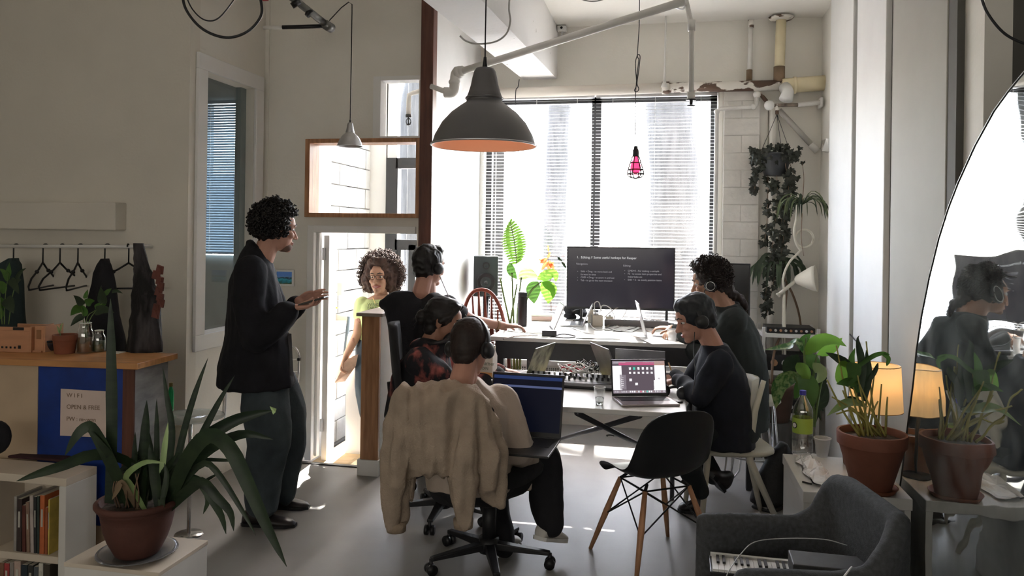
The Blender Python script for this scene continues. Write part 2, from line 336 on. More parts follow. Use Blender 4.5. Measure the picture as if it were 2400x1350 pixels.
# rest of the studio shell behind the camera
struct('wall_front', MB().bb((-6, -2.3, 0), (3.2, -2.2, ZC)), m_wall)
struct('added_window', MB().bb((-3.78, -2.2, 1.12), (1.38, -2.12, 1.2)).bb((-3.78, -2.2, 2.8), (1.38, -2.12, 2.88)).bb((-3.78, -2.2, 1.2), (-3.7, -2.12, 2.8)).bb((1.3, -2.2, 1.2), (1.38, -2.12, 2.8)).bb((-1.23, -2.16, 1.2), (-1.17, -2.12, 2.8)), m_bright)  # unseen window frame, added round the fill light
struct('wall_left_far', MB().bb((-6.1, -2.2, 0), (-6, YH, ZC)), m_wallw)['kind'] = 'structure'
struct('beam', MB().add([(-1.22, YB, 2.95), (-.93, YB, 2.95), (-.93, 1.6, 2.665), (-1.22, 1.6, 2.665), (-1.22, YB, ZC), (-.93, YB, ZC), (-.93, 1.6, ZC), (-1.22, 1.6, ZC)], [(0, 1, 2, 3), (0, 3, 7, 4), (1, 5, 6, 2), (2, 6, 7, 3), (0, 4, 5, 1), (4, 7, 6, 5)]), m_beam)['kind'] = 'structure'
# main window: dark frame, mullion, glass
wf = struct('window_1', MB().bb((WX0, YB+.08, WZ0), (WX0+.05, YB+.14, WZ1)).bb((WX1-.05, YB+.08, WZ0), (WX1, YB+.14, WZ1)).bb((WX0, YB+.08, WZ1-.05), (WX1, YB+.14, WZ1)).bb((WX0, YB+.08, WZ0), (WX1, YB+.14, WZ0+.06)), m_bframe)
obj('mullion', MB().bb((-.635, YB+.08, WZ0), (-.555, YB+.14, WZ1)), m_bframe, wf)
obj('pane', MB().bb((WX0+.05, YB+.11, WZ0), (-.635, YB+.115, WZ1)), m_glass, wf)
obj('pane', MB().bb((-.555, YB+.11, WZ0), (WX1-.05, YB+.115, WZ1)), m_glass, wf)
obj('window_sill', MB().bb((XW, YB-.10, WZ0-.04), (WX1+.03, YB+.08, WZ0)), m_bright, wf)
# venetian blinds, slat by slat
m_slat = mat('white_blind_slat', (.62, .62, .62), .5, var=0, trl=.14)
m_slat2 = mat('blue_grey_blind_slat', (.16, .22, .27), .5, var=0, trl=.15)
def blind(label, x0, x1, y, z0, z1, pitch, tilt, wd, m, cords):
    t = thing('venetian_blind', label, 'blind', ((x0+x1)/2, y, z0))
    obj('head_rail', MB().box(((x0+x1)/2, y, z1+.015), (x1-x0, .04, .03)), m_alu if m is m_slat else m, t)
    n = int((z1-z0)/pitch); mb = MB(); c, s_ = math.cos(tilt), math.sin(tilt); q = []
    for k in range(5):
        u = (k/4-.5)*wd; h = .0018*(1-(2*k/4-1)**2); q.append((u*c-h*s_, u*s_+h*c))
    X = (x1-x0)/2
    mb.add([(-X, a, b_) for a, b_ in q]+[(X, a, b_) for a, b_ in q]+[(-X, a, b_-.0006) for a, b_ in q]+[(X, a, b_-.0006) for a, b_ in q], [(i, i+1, i+6, i+5) for i in range(4)]+[(i+15, i+16, i+11, i+10) for i in range(4)])
    pr = obj('slat', mb, m); me = pr.data; pr.parent = t
    for i in range(n):
        z = z1-pitch*(i+.7)
        M = Matrix.Translation((0, 0, z-z0))@Matrix.Rotation(rnd.uniform(-.02, .02), 4, 'X')
        if i == 0: pr.matrix_basis = M
        else: inst('slat', me, t, M)
    obj('bottom_rail', MB().box(((x0+x1)/2, y, z0), (x1-x0, .025, .015)), m, t)
    for xx in cords:
        obj('ladder_cord', MB().cyl((xx, y-wd*.4, z0), (xx, y-wd*.4, z1), .0012, seg=4).cyl((xx, y+wd*.4, z0), (xx, y+wd*.4, z1), .0012, seg=4), m_white, t)
    return t
blind('white venetian blind, left half of the big window behind the speaker', XW+.03, -.605, YB-.02, .60, 2.775, .0285, R(14), .025, m_slat, (-1.45, -1.1, -.75))
blind('white venetian blind, right half of the big window behind the television', -.590, .40, YB-.02, .60, 2.775, .0285, R(14), .025, m_slat, (-.45, -.1, .27))
blind('bluish closed venetian blind seen through the tall window pane', -4.31, -3.81, YB+.0, 1.40, 2.80, .024, R(64), .027, m_slat2, (-4.2, -3.95))
# outside: pavement, lawn, trunks and foliage
m_bark = mat('rough_bark', (.03, .028, .026), .9, var=.4, scale=6, stretch=(3, 3, .5), bump=.8, bscale=12)
m_leafout = mat('sunlit_leaves', (.25, .36, .10), .6, var=.3, scale=3, trl=.4)
struct('ground_outside', MB().bb((-14, 7.3, -.5), (14, 40, -.4)), mat('outdoor_concrete', (.45, .44, .42), .8, var=.1))['kind'] = 'structure'
def tree(x, y, r0, h, label, seed):
    t = thing('tree', label, 'tree', (x, y, -.4)); q = random.Random(seed)
    pts = [V((x+q.uniform(-.05, .05)*k, y, -.4+h*k/7)) for k in range(8)]
    mb = MB().tube(pts, [r0*(1-.06*k) for k in range(8)], 14)
    for k in range(6):
        a = q.uniform(0, 6.28); p = pts[5].lerp(pts[7], q.random()); mb.tube([p, p+V((math.cos(a)*.8, math.sin(a)*.8, .9)), p+V((math.cos(a)*1.8, math.sin(a)*1.5, 1.5))], [r0*.4, r0*.25, r0*.1], 8)
    obj('trunk', mb, m_bark, t, smooth=True)
    lf = MB()
    for k in range(900):
        a, b_, rr = q.uniform(0, 6.28), q.uniform(-1, 1), 1.5*q.random()**.4
        c = V((x+rr*math.cos(a)*math.sqrt(1-b_*b_), y+rr*math.sin(a)*math.sqrt(1-b_*b_), h+.6+1.3*b_*rr/2)); d = V((q.uniform(-1, 1), q.uniform(-1, 1), q.uniform(-1, .5))).normalized()*.13; e = d.orthogonal().normalized()*.05
        lf.add([c-d, c+e, c+d, c-e], [(0, 1, 2, 3)])
    o = obj('crown', lf, m_leafout, t); o['kind'] = 'stuff'
tree(.05, 9.3, .34, 9.5, 'thick grey tree trunk outside the big window, behind the right-hand blind', 1)
tree(-3.4, 10.2, .2, 8.5, 'tree trunk outside the black-framed entrance door', 2)
tree(-2.3, 16.0, .28, 14.0, 'more distant tree outside the big window, behind the left-hand blind', 5)
# ------------------------------------------------------------------ pipes, lamps and other fixtures
def pipe(name, pts, r, label, m=None, cat='pipe', seg=12, extra=None):
    t = thing(name, label, cat, tuple(V(pts[0])))
    obj('tube', MB().tube(pts, r, seg), m or m_pipe, t, smooth=True)
    if extra:
        for nm, mb_, mm in extra: obj(nm, mb_, mm, t, smooth=True)
    return t
# diagonal sprinkler pipe with elbow
pA = P(1070, 171, 5.0); pB = P(1606, 2, 4.3)
pipe('sprinkler_pipe', [pA, pB], .023, 'long slanting white sprinkler pipe crossing in front of the ceiling beam', extra=[
    ('elbow', MB().tube(bez([pA+V((.05, -.02, .008)), pA, pA+V((-.01, 0, -.06)), pA+V((-.02, .0, -.12)), pA+V((-.08, 0, -.125))]), .034, 12).cyl(pA+V((.03, -.01, .004)), pA+V((-.0, 0, 0)), .04).ell(pA+V((-.012, 0, -.06)), (.04, .04, .025)), m_pipe),
    ('branch_tube', MB().tube([pA+V((-.06, 0, -.125)), P(1010, 202, 5.05)], .017, 10), m_pipe)])
pipe('sprinkler_pipe', [(-1.64, 5.28, 2.655), (-1.82, 5.34, 2.63), (-1.85, 5.35, 2.62), (-1.853, 5.35, 2.58), (-1.853, 5.35, 2.475)], .017, 'bent grey sprinkler drop seen through the small high window', extra=[
    ('sprinkler_head', MB().cyl((-1.853, 5.35, 2.475), (-1.853, 5.35, 2.455), .022).tube([(-1.853+.018*math.cos(a), 5.35, 2.425+.022*math.sin(a)) for a in [x*math.pi/8 for x in range(17)]], .0035, 6).cyl((-1.853, 5.35, 2.46), (-1.853, 5.35, 2.395), .005).cyl((-1.853, 5.35, 2.402), (-1.853, 5.35, 2.398), .018), m_blackm)])
# vertical drop from the ceiling with sprinkler head
d0 = onY(1605, -10, 4.55); d1 = onY(1621, 60, 4.55); d2 = onY(1620, 225, 4.55)
pipe('sprinkler_pipe', [d0+V((-.01, 0, .1)), d0, d1, d2], .015, 'upright white sprinkler drop hanging before the right window pane', extra=[
    ('coupling', MB().cyl(d1+V((0, 0, .03)), d1-V((0, 0, .03)), .023), m_pipe), ('coupling', MB().cyl(d2+V((0, 0, .02)), d2-V((0, 0, .02)), .023), m_pipe),
    ('sprinkler_head', MB().cyl(d2, d2-V((0, 0, .05)), .012, .008).cyl(d2-V((0, 0, .02)), d2-V((0, 0, .024)), .03).cyl(d2-V((0, 0, .055)), d2-V((0, 0, .058)), .024), m_blackm)])
cbw = onY(1590, 5, 4.6)
single('cable_bundle', MB().tube(bez([onY(1570, 8, 4.6), onY(1585, 18, 4.6), onY(1602, 20, 4.65), onY(1612, 0, 4.7)]), .005, 6).tube(bez([onY(1575, 4, 4.6), onY(1592, 14, 4.6), onY(1606, 10, 4.65), onY(1610, -8, 4.7)]), .004, 6), m_alu, 'small bunch of grey cables where the slanting pipe meets the upright drop', 'cable')
# horizontal main along the back wall
yP = YB-.10
def BY(px, py, y=None): return onY(px, py, yP if y is None else y)
l0, l1, l2 = BY(1072, 222), BY(1560, 206), BY(1826, 200)
pipe('main_pipe', [l0, l1], .044, 'thick cream pipe running above the window blinds', mat('cream_pipe', (.76, .70, .62), .5, var=.04), seg=16, extra=[('end_cap', MB().ell(l0, (.06, .055, .055)).cyl(l0-V((0, 0, .03)), l0-V((0, 0, .10)), .035, .012), m_peel)])
pipe('main_pipe', [l1, l2], .042, 'thick pipe with brown peeling paint above the brick pier', m_peel, seg=20, extra=[('coupling', MB().cyl(l1-V((.03, 0, 0)), l1+V((.03, 0, 0)), .052), m_peel)])
p1, p2 = BY(1833, 202), BY(1948, 193)
pipe('waste_pipe', [p1, p2], .060, 'fat yellowed waste pipe entering the right wall', m_yel, seg=20, extra=[
    ('collar', MB().cyl(BY(1862, 200)-V((.012, 0, 0)), BY(1862, 200)+V((.012, 0, 0)), .068, seg=20).cyl(p2-V((.03, 0, 0)), p2-V((.02, 0, 0)), .068, seg=20), m_yel),
    ('bend', MB().tube([p1+V((.02, -.03, -.02)), BY(1842, 222)+V((0, -.10, 0)), BY(1836, 240)+V((0, -.12, 0))], [.05, .045, .052], 16), m_white)])
v0, v1 = BY(1831, 42, YB-.09), BY(1826, 186, YB-.09)
pipe('waste_pipe', [v0, v1], .040, 'yellow-stained upright waste pipe below the broken ceiling hole', m_yel, seg=18, extra=[
    ('ceiling_flange', MB().lathe(v0, [(.0, .0), (.10, .004), (.085, -.012), (.04, -.02)], 14), m_peel), ('rusty_sleeve', MB().cyl(v1+V((0, 0, .10)), v1-V((0, 0, .02)), .044, seg=18), mat('rusty_brown', (.22, .15, .09), .8, var=.3))])
w0, w1 = BY(1760, 50, YB-.07), BY(1756, 190, YB-.07)
pipe('water_pipe', [w0, w1], .019, 'thin upright white water pipe with worn top', extra=[('worn_top', MB().cyl(w0+V((0, 0, .01)), w0-V((0, 0, .05)), .023), m_peel), ('sleeve', MB().cyl(w1+V((0, 0, .09)), w1, .024), mat('rusty_brown', (.2, .2, .2)))])
h0, h1 = BY(1561, 12, 6.3), BY(1557, 205, 6.38)
pipe('pipe_hanger', [h0, h1], .008, 'thin white hanger rod holding the cream pipe', extra=[('clevis', MB().cyl(h1, h1+V((0, 0, .05)), .03, .012), m_pipe)])
# small pipes near the plant hook
s0, s1, s2, s3 = BY(1685, 258), BY(1766, 250), BY(1774, 222), BY(1680, 262)
pipe('water_pipe', [s3-V((0, 0, 1.7)), s3, s0+V((.01, 0, .01)), s1, s1+V((.02, 0, .01)), s2], .017, 'thin white water pipe turning down beside the blinds', extra=[('elbow', MB().ell(s3, (.023,)*3).ell(s1, (.024,)*3).ell(s2, (.03, .024, .03)), m_pipe)])
k0, k1, k2 = BY(1803, 247, YB-.14), BY(1870, 246, YB-.14), BY(1925, 240, YB-.14)
pipe('steel_bracket', [k0, k1], .014, 'rusty horizontal bar holding the hanging ivy basket', mat('rust_black', (.05, .035, .03), .7, col2=(.3, .25, .2), scale=20), extra=[('sleeve', MB().cyl(k1, k2, .019).bb(k2-V((.01, .03, .035)), k2+V((.01, .12, .035))), m_pipe), ('joint', MB().ell(k0, (.04, .04, .04)), m_white), ('strap', MB().cyl(BY(1821, 244, YB-.14), BY(1821, 268, YB-.14), .014), m_peel)])
pipe('drain_pipe', [BY(1826, 258, YB-.07), BY(1908, 346, YB-.07)], .022, 'slanting grey drain pipe going down to the right wall', mat('grey_pipe', (.42, .40, .36), .6), extra=[('end_joint', MB().cyl(BY(1900, 338, YB-.07), BY(1916, 354, YB-.07), .028), m_pipe)])
pipe('strut', [BY(1775, 212, YB-.07), BY(1797, 238, YB-.07)], .016, 'short rusty strut under the peeling pipe', m_peel)
jb = onY(1317, 68, YB-.06)
t = thing('junction_box', 'small white junction box under the ceiling beside the beam', 'junction box', tuple(jb))
obj('box', MB().box(jb, (.075, .06, .045)), m_white, t, bevel=.004); obj('knockout', MB().cyl(jb+V((0, -.031, .004)), jb+V((0, -.028, .004)), .011), m_black, t)
obj('conduit_stub', MB().cyl(jb-V((0, 0, .02)), jb-V((0, 0, .06)), .008).box(jb-V((0, 0, .024)), (.05, .03, .006)), m_alu, t)
sc_ = onX(1942, 336, XR)
single('wall_socket', MB().loft([[sc_+V((-.0, -.04, -.07)), sc_+V((-.05, -.03, -.06)), sc_+V((-.05, .03, -.06)), sc_+V((0, .04, -.07))], [sc_+V((0, -.055, .03)), sc_+V((-.03, -.05, .03)), sc_+V((-.03, .05, .03)), sc_+V((0, .055, .03))]]), m_chrome, 'small silvery wedge-shaped wall light on the right wall', 'wall light')

# pendant lamps
m_shade_out = mat('grey_metal_shade', (.16, .155, .155), .45, metal=.5, var=.05, scale=3)
m_shade_in = mat('orange_enamel_inside', (.72, .34, .20), .5, var=.03, em=(1, .45, .25), ems=.16)
def pendant(c, Rr, hh, label, out, inn, cordtop, shown=True):
    # c = centre of the rim, hh = height to the cap top
    t = thing('pendant_lamp', label, 'lamp', tuple(c)); k = Rr
    prof = [(1.0, 0), (.985, .02), (.93, .17), (.80, .38), (.63, .55), (.47, .66), (.345, .735), (.335, .78), (.345, .81), (.305, .90), (.265, 1.02), (.235, 1.16), (.205, 1.26), (.17, 1.31), (.11, 1.325), (.0, 1.33)]
    s_ = hh/(1.33*k)
    obj('shade', MB().lathe(c, [(a*k, b_*k*s_) for a, b_ in prof], 48), out, t, smooth=True)
    obj('shade_lining', MB().lathe(c, [(a*k*.985, b_*k*s_-.003) for a, b_ in prof[:8]], 48), inn, t, smooth=True)
    obj('rim', MB().tube([V(c)+V((k*math.cos(a), k*math.sin(a), 0)) for a in [2*math.pi*i/48 for i in range(49)]], .0032*(k/.25+.5), 6), m_alu, t, smooth=True)
    obj('groove_ring', MB().tube([V(c)+V((.343*k*math.cos(a), .343*k*math.sin(a), .80*k*s_)) for a in [2*math.pi*i/32 for i in range(33)]], .006*k/.25, 6), out, t, smooth=True)
    top = V(c)+V((0, 0, hh)); obj('cord_grip', MB().cyl(top-V((0, 0, .005)), top+V((0, 0, .05*k/.25)), .013*k/.25, .006, 12), m_black, t, smooth=True)
    obj('cord', MB().tube([top]+cordtop, .0035, 6), m_black, t)
    obj('bulb', MB().ell(V(c)+V((0, 0, .42*k)), (.14*k, .14*k, .18*k)), mat('warm_bulb', (1, .8, .6), .4, var=0, em=(1, .6, .3), ems=2.5), t, smooth=True)
    return t
pc = P(1134, 341, 3.3)
pendant(pc, .226, .335, 'large grey metal pendant lamp with orange inside hanging in front of the beam', m_shade_out, m_shade_in, [pc+V((.0, 0, .5)), pc+V((.006, 0, 1.41))])
qc = P(820, 342, 4.85)
arm0, arm1 = P(770, 62, 4.7), P(676, -12, 4.5)
pendant(qc, .079, .148, 'small silver pendant lamp hanging before the white entrance wall', m_alu, m_alu, [onY(825, 30, qc.y), P(825, 10, 4.84), P(817, 5, 4.83), P(800, 18, 4.8), P(772, 48, 4.72)])
t = thing('ceiling_truss', 'dark metal arm with round joint below the ceiling over the entrance wall', 'bracket', tuple(arm0))
obj('arm', MB().tube([arm1+(arm1-arm0)*.3, arm0], .022, 12).cyl(arm0-V((.0, .035, 0)), arm0+V((0, .035, 0)), .03), mat('grey_steel_bar', (.20, .20, .19), .4, metal=.5), t, smooth=True)
obj('black_tube', MB().cyl(P(662, 64, 4.72), P(768, 61, 4.7), .0125), m_black, t, smooth=True)
obj('white_tube', MB().cyl(P(618, 65, 4.74), P(664, 64, 4.72), .0115), m_pipe, t, smooth=True)
obj('clamp', MB().cyl(P(690, 2, 4.53), P(698, 14, 4.54), .03).cyl(P(722, 28, 4.6), P(728, 34, 4.6), .027), m_blackm, t, smooth=True)
# cable loops, top left and top right
single('cable_loop', MB().tube(bez([P(425, -30, 3.0), P(436, 22, 3.0), P(475, 68, 3.0), P(530, 88, 3.0), P(580, 74, 3.0), P(612, 36, 3.0), P(610, -8, 3.0), P(606, -40, 3.0)], 60), .0055, 8), m_black, 'thick black cable loop hanging from the ceiling above the tall pane', 'cable', smooth=True)
single('cable_loop', MB().tube(bez([P(432, -20, 3.1), P(450, 20, 3.1), P(478, 46, 3.1), P(510, 44, 3.1), P(545, 4, 3.1), P(560, -30, 3.1)], 40), .003, 6), m_blackm, 'thin dark cable loop inside the thick black one', 'cable', smooth=True)
single('cable_tie', MB().box(P(622, -3, 3.0), (.022, .01, .016)), mat('red_tape', (.45, .05, .05), .5), 'red tape tag on the thick black cable loop', 'tape')
single('cable_loop', MB().tube(bez([P(2296, -20, 2.2), P(2312, 26, 2.2), P(2345, 70, 2.2), P(2380, 94, 2.2), P(2430, 112, 2.2)], 40), .004, 8), m_black, 'black cable curving across the upper right corner', 'cable', smooth=True)
single('cable_loop', MB().tube(bez([P(1078, 84, 4.6), P(1092, 96, 4.6), P(1120, 103, 4.5), P(1160, 98, 4.4), P(1186, 80, 4.4), P(1196, 50, 4.4), P(1193, 20, 4.4), P(1196, -30, 4.4)], 50), .0055, 8), mat('grey_cable', (.42, .41, .39), .6), 'grey cable looping under the ceiling beam', 'cable', smooth=True)
single('cable_loop', MB().tube(bez([P(1340, -12, 4.4), P(1372, 1, 4.4), P(1402, 2, 4.4), P(1440, -12, 4.4)], 30), .004, 8), mat('grey_cable', (.42, .41, .39), .6), 'short grey cable sagging from the ceiling at the top edge', 'cable', smooth=True)
single('hanging_wire', MB().tube(bez([onY(1217, 186, 6.3), onY(1214, 204, 6.3), onY(1209, 212, 6.3), onY(1208, 246, 6.3)], 16), .004, 6), m_black, 'short black wire dangling before the cream pipe', 'wire')
# caged bulb pendant
c0_ = P(1494, 400, 4.8); yb = c0_.y
def U(px, py): return onY(px, py, yb)
t = thing('pendant_lamp', 'pink light bulb in a black wire cage hanging before the window', 'lamp', tuple(c0_))
obj('cord', MB().tube(bez([U(1499, -20), U(1498, 60), U(1494, 128), U(1497, 140), U(1493, 175), U(1491, 200), U(1490, 215), U(1489, 260), U(1488, 342)], 60), .0028, 6).tube(bez([U(1494, 128), U(1500, 132), U(1497, 165), U(1493, 195), U(1497, 208), U(1493, 215), U(1487, 212), U(1492, 196), U(1489, 150), U(1494, 128)], 60), .0028, 6), m_black, t)
obj('socket', MB().lathe(U(1490, 366), [(.0, .064), (.012, .062), (.014, .045), (.019, .04), (.02, 0), (.016, -.004), (0, -.004)], 16), m_black, t, smooth=True)
obj('bulb', MB().lathe(U(1490, 366), [(.012, -.004), (.018, -.02), (.032, -.055), (.034, -.075), (.026, -.1), (.01, -.112), (0, -.113)], 20), mat('pink_bulb', (.9, .1, .2), .3, var=0, em=(1, .03, .12), ems=1.6), t, smooth=True)
cg = MB(); bc_ = U(1490, 366)
for k in range(6):
    a = k*math.pi/3+.2; cg.tube([bc_+V((r_*math.cos(a), r_*math.sin(a), z)) for r_, z in ((.02, 0), (.032, -.04), (.047, -.085), (.053, -.11), (.043, -.128), (.0, -.142))], .0040, 5)
for r_, z in ((.033, -.042), (.047, -.085), (.053, -.11)): cg.tube([bc_+V((r_*math.cos(a), r_*math.sin(a), z)) for a in [2*math.pi*i/24 for i in range(25)]], .0040, 5)
obj('wire_cage', cg, m_blackm, t)

# ------------------------------------------------------------------ left: hanging rail, hangers, counter, shelf
def HY(px, py, y=4.05): return onY(px, py, y)
t = thing('hanging_rail', 'white hanging rail under the wall ledge', 'rail', tuple(HY(150, 575)))
obj('rail_tube', MB().cyl(HY(-60, 577), HY(330, 578), .011), m_white, t, smooth=True); obj('rail_bracket', MB().cyl(HY(316, 578), HY(316, 578)+V((0, .15, 0)), .012), m_white, t)
def hanger(px, label, tilt, dz=0, grp=True):
    p = HY(px, 577); t = thing('coat_hanger', label, 'coat hanger', tuple(p), 'coat hangers on the white rail'); Q = Matrix.Rotation(tilt, 3, 'Z')
    pts = [(.0, 0, -.10), (-.06, 0, -.14), (-.16, 0, -.19), (-.20, 0, -.235), (-.19, 0, -.255), (.19, 0, -.25), (.20, 0, -.235), (.16, 0, -.19), (.06, 0, -.14), (0, 0, -.10)]
    obj('frame', MB().tube([p+Q@V(q) for q in pts], .0058, 8), m_blackm, t, smooth=True)
    hk = [(0, 0, -.10), (0, 0, -.03), (.0, -.0, .0)]+[(0, .014*math.cos(a)-.014, .014*math.sin(a)) for a in (.6, 1.2, 1.8, 2.6, 3.4)]
    obj('hook', MB().tube([p+Q@V(q) for q in hk], .0042, 8), m_blackm, t, smooth=True)
    for s_ in (-1, 1): obj('notch_clip', MB().ell(p+Q@V((s_*.085, 0, -.153)), (.014, .009, .012)), m_black, t)
    return t
hanger(101, 'empty black coat hanger, first from the left of the three bare ones', R(112))
hanger(141, 'empty black coat hanger between the other two bare ones', R(100))
hanger(183, 'empty black coat hanger, third bare one, next to the black jacket', R(114))
h4 = hanger(302, 'empty thin coat hanger half behind the bark log', R(20))
h5 = hanger(246, 'coat hanger holding the black jacket', R(125)); h6 = hanger(32, 'coat hanger holding the dark coat behind the leafy plant', R(125))
m_bcloth = mat('black_cloth', (.010, .010, .013), .9, var=.3, scale=8, bump=.3)
def garment(name, label, px, py, prof, m, y=3.95, th=.14, seed=1):
    t0 = MB(); q = random.Random(seed); rings = []
    for (xa, xb_, yy) in prof:
        a = onY(xa, yy, y); b_ = onY(xb_, yy, y); c = (a+b_)/2; rx = (b_-a).length/2
        rings.append([c+V((rx*math.cos(s_), th*(.35+.65*min(1, rx/.08))*.5*math.sin(s_)*(1+.25*math.sin(s_*5+yy*.02)), 0)) for s_ in [2*math.pi*k/20 for k in range(20)]])
    return single(name, t0.loft(rings), m, label, 'jacket', smooth=True)
garment('black_jacket', 'black jacket draped narrow from its hanger beside the bark log', 246, 610, [(243, 249, 606), (234, 256, 620), (226, 262, 640), (222, 267, 665), (214, 272, 700), (205, 278, 740), (212, 290, 790), (215, 296, 838)], m_bcloth)
garment('dark_coat', 'dark blue-green coat hanging behind the leafy plant', 32, 600, [(28, 36, 605), (4, 44, 620), (-10, 50, 660), (-20, 54, 720), (-20, 58, 780), (-20, 60, 838)], mat('dark_green_cloth', (.02, .035, .035), .9, var=.4, scale=3), seed=3)
# bark log standing on the counter
lg = MB(); q = random.Random(5); rings = []
for i in range(22):
    f = i/21; py = 824-254*f; xa = 298+16*min(1, f*1.6)-0*f+q.uniform(-1.5, 1.5); xb_ = 379-10*f if f < .55 else (366-30*(f-.55)/.45)
    if .52 < f < .72: xb_ += 8*q.random()
    a, b_ = P(xa, py, 3.83), P(xb_, py, 3.83); c = (a+b_)/2; rx = (b_-a).length/2
    rings.append([c+V((math.cos(s_)*rx, math.sin(s_)*rx*.8, 0))*(1+.10*noise.noise(V((math.cos(s_)*2, math.sin(s_)*2, f*5)))+.06*math.sin(s_*7+f*9)) for s_ in [2*math.pi*k/28 for k in range(28)]])
t = thing('bark_log', 'tall dark bark log standing on the counter end', 'log', tuple(P(340, 826, 3.83)))
obj('log_wood', MB().loft(rings), mat('charred_bark', (.006, .005, .005), .8, col2=(.09, .08, .085), scale=7, stretch=(2, 2, .6), thr=(.45, .75), bump=1, bscale=30), t, smooth=True)
fl = MB()
for k in range(9):
    p = P(356+q.uniform(0, 14), 620+k*13, 3.78); fl.add([p, p+V((.035*q.random()+.01, 0, -.01)), p+V((.02, .01, -.05)), p+V((-.01, 0, -.04)), p+V((0, .012, 0)), p+V((.03, .012, -.01)), p+V((.02, .02, -.05)), p+V((-.01, .012, -.04))], [(0, 1, 2, 3), (7, 6, 5, 4), (0, 4, 5, 1), (1, 5, 6, 2), (2, 6, 7, 3), (3, 7, 4, 0)])
obj('loose_bark', fl, mat('red_brown_bark', (.12, .04, .03), .8, var=.5), t)
# counter
CZ = 1.0; th_c = R(6)
def CP(px, py, z=CZ): return onZ(px, py, z)
fr, bk = V((-2.33, 3.07, CZ)), V((-2.345, 3.385, CZ)); e = V((-1, -.09, 0)).normalized(); L = 2.2
t = thing('counter', 'old counter with orange pine top and blue painted front', 'counter', (-2.9, 3.2, 0))
a0, b0, a1, b1 = fr, bk, fr+e*L, bk+e*L
m_ctop = mat('orange_pine_top', (.50, .24, .09), .4, var=.25, scale=3, stretch=(.6, 9, 3), bump=.05)
dz = V((0, 0, -.028))
obj('worktop', MB().hexa([a1+dz, a0+dz, b0+dz, b1+dz, a1, a0, b0, b1]), m_ctop, t, bevel=.003)
ins = V((-.045, .03, 0)); f0 = fr+V((-.05, .03, -.028)); 
def cpan(s0, s1, z0, z1, th, nm, m, bev=.003):
    q0, q1 = fr+e*s0+V((0, .03, 0)), fr+e*s1+V((0, .03, 0)); n = V((e.y, -e.x, 0))*-th
    if n.y > 0: n = -n
    return obj(nm, MB().hexa([V((q1.x, q1.y, z0))+n, V((q0.x, q0.y, z0))+n, V((q0.x, q0.y, z0)), V((q1.x, q1.y, z0)), V((q1.x, q1.y, z1))+n, V((q0.x, q0.y, z1))+n, V((q0.x, q0.y, z1)), V((q1.x, q1.y, z1))]), m, t, bevel=bev)
m_cream = mat('cream_board', (.50, .38, .26), .6, var=.12, scale=3)
m_blue = mat('cobalt_blue_board', (.004, .03, .20), .5, var=.25, scale=8)
cpan(.03, .085, 0, CZ-.028, .012, 'corner_post', m_dwood)
blue = cpan(.085, .50, .25, CZ-.03, .010, 'blue_panel', m_blue)
cpan(.50, 1.3, 0, CZ-.03, .012, 'cream_panel', m_cream)
cpan(.085, .50, 0, .25, .006, 'kick_panel', m_cream)
# side panel, painted grey white, scuffed
sp0, sp1 = fr+e*.03+V((0, .03, 0)), bk+e*.03+V((0, -.03, 0))
obj('side_panel', MB().hexa([V((sp0.x-.02, sp0.y, 0)), V((sp0.x, sp0.y, 0)), V((sp1.x, sp1.y, 0)), V((sp1.x-.02, sp1.y, 0)), V((sp0.x-.02, sp0.y, .97)), V((sp0.x, sp0.y, .97)), V((sp1.x, sp1.y, .97)), V((sp1.x-.02, sp1.y, .97))]), mat('scuffed_grey_paint', (.22, .22, .22), .7, col2=(.46, .46, .46), scale=5, stretch=(1, 1, 3)), t)
# taped paper sign
e2 = -e; sgn = fr+e*.42+V((0, .018, 0)); sgn.z = 0
A = P(148, 877, 3.395); 
nrm = V((e2.y, -e2.x, 0))
o_ = fr+e*.385+V((0, .03, 0))+nrm*.0135; o_.z = .655
sg = thing('paper_sign', 'handwritten paper sign taped to the blue counter front', 'sign', tuple(o_))
obj('paper', MB().hexa([o_, o_+e2*.265, o_+e2*.265-nrm*.001, o_-nrm*.001, o_+UZ*.215, o_+e2*.262+UZ*.21, o_+e2*.262+UZ*.21-nrm*.001, o_+UZ*.215-nrm*.001]), mat('pinkish_paper', (.62, .50, .44), .8, var=.06), sg)
m_ink = mat('brown_ink', (.24, .16, .11), .8)
for s_, dz_, sz_ in (('W I F I', .178, .027), ('OPEN & FREE', .125, .028), ('PW : mmporn', .07, .027)):
    text('handwriting', s_.replace('mmporn', 'm~wpn'), sz_, m_ink, sg, frameM(o_+e2*.03+UZ*dz_+nrm*.0012, e2, UZ))
# things on the counter
m_terra = mat('terracotta', (.22, .07, .035), .75, var=.2, scale=10, bump=.1)
m_soil = mat('dark_soil', (.05, .035, .025), .95, var=.4, scale=60, bump=.6)
def Cc(px, py): return onZ(px, py, CZ)
bp0 = Cc(48, 826); t = thing('wooden_crate', 'small salmon-coloured wooden crate with dark stencil marks on the counter', 'crate', tuple(bp0))
m_crate = mat('salmon_wood', (.52, .26, .14), .6, var=.15, scale=4, stretch=(1, 1, 5))
k = e2; n2 = V((-k.y, k.x, 0))
def crate_board(s0, s1, d0_, d1_, z0, z1, nm='board', m=m_crate):
    q0 = bp0+k*s0; q1 = bp0+k*s1
    obj(nm, MB().hexa([q0+n2*d0_+UZ*z0, q1+n2*d0_+UZ*z0, q1+n2*d1_+UZ*z0, q0+n2*d1_+UZ*z0, q0+n2*d0_+UZ*z1, q1+n2*d0_+UZ*z1, q1+n2*d1_+UZ*z1, q0+n2*d1_+UZ*z1]), m, t, bevel=.002)
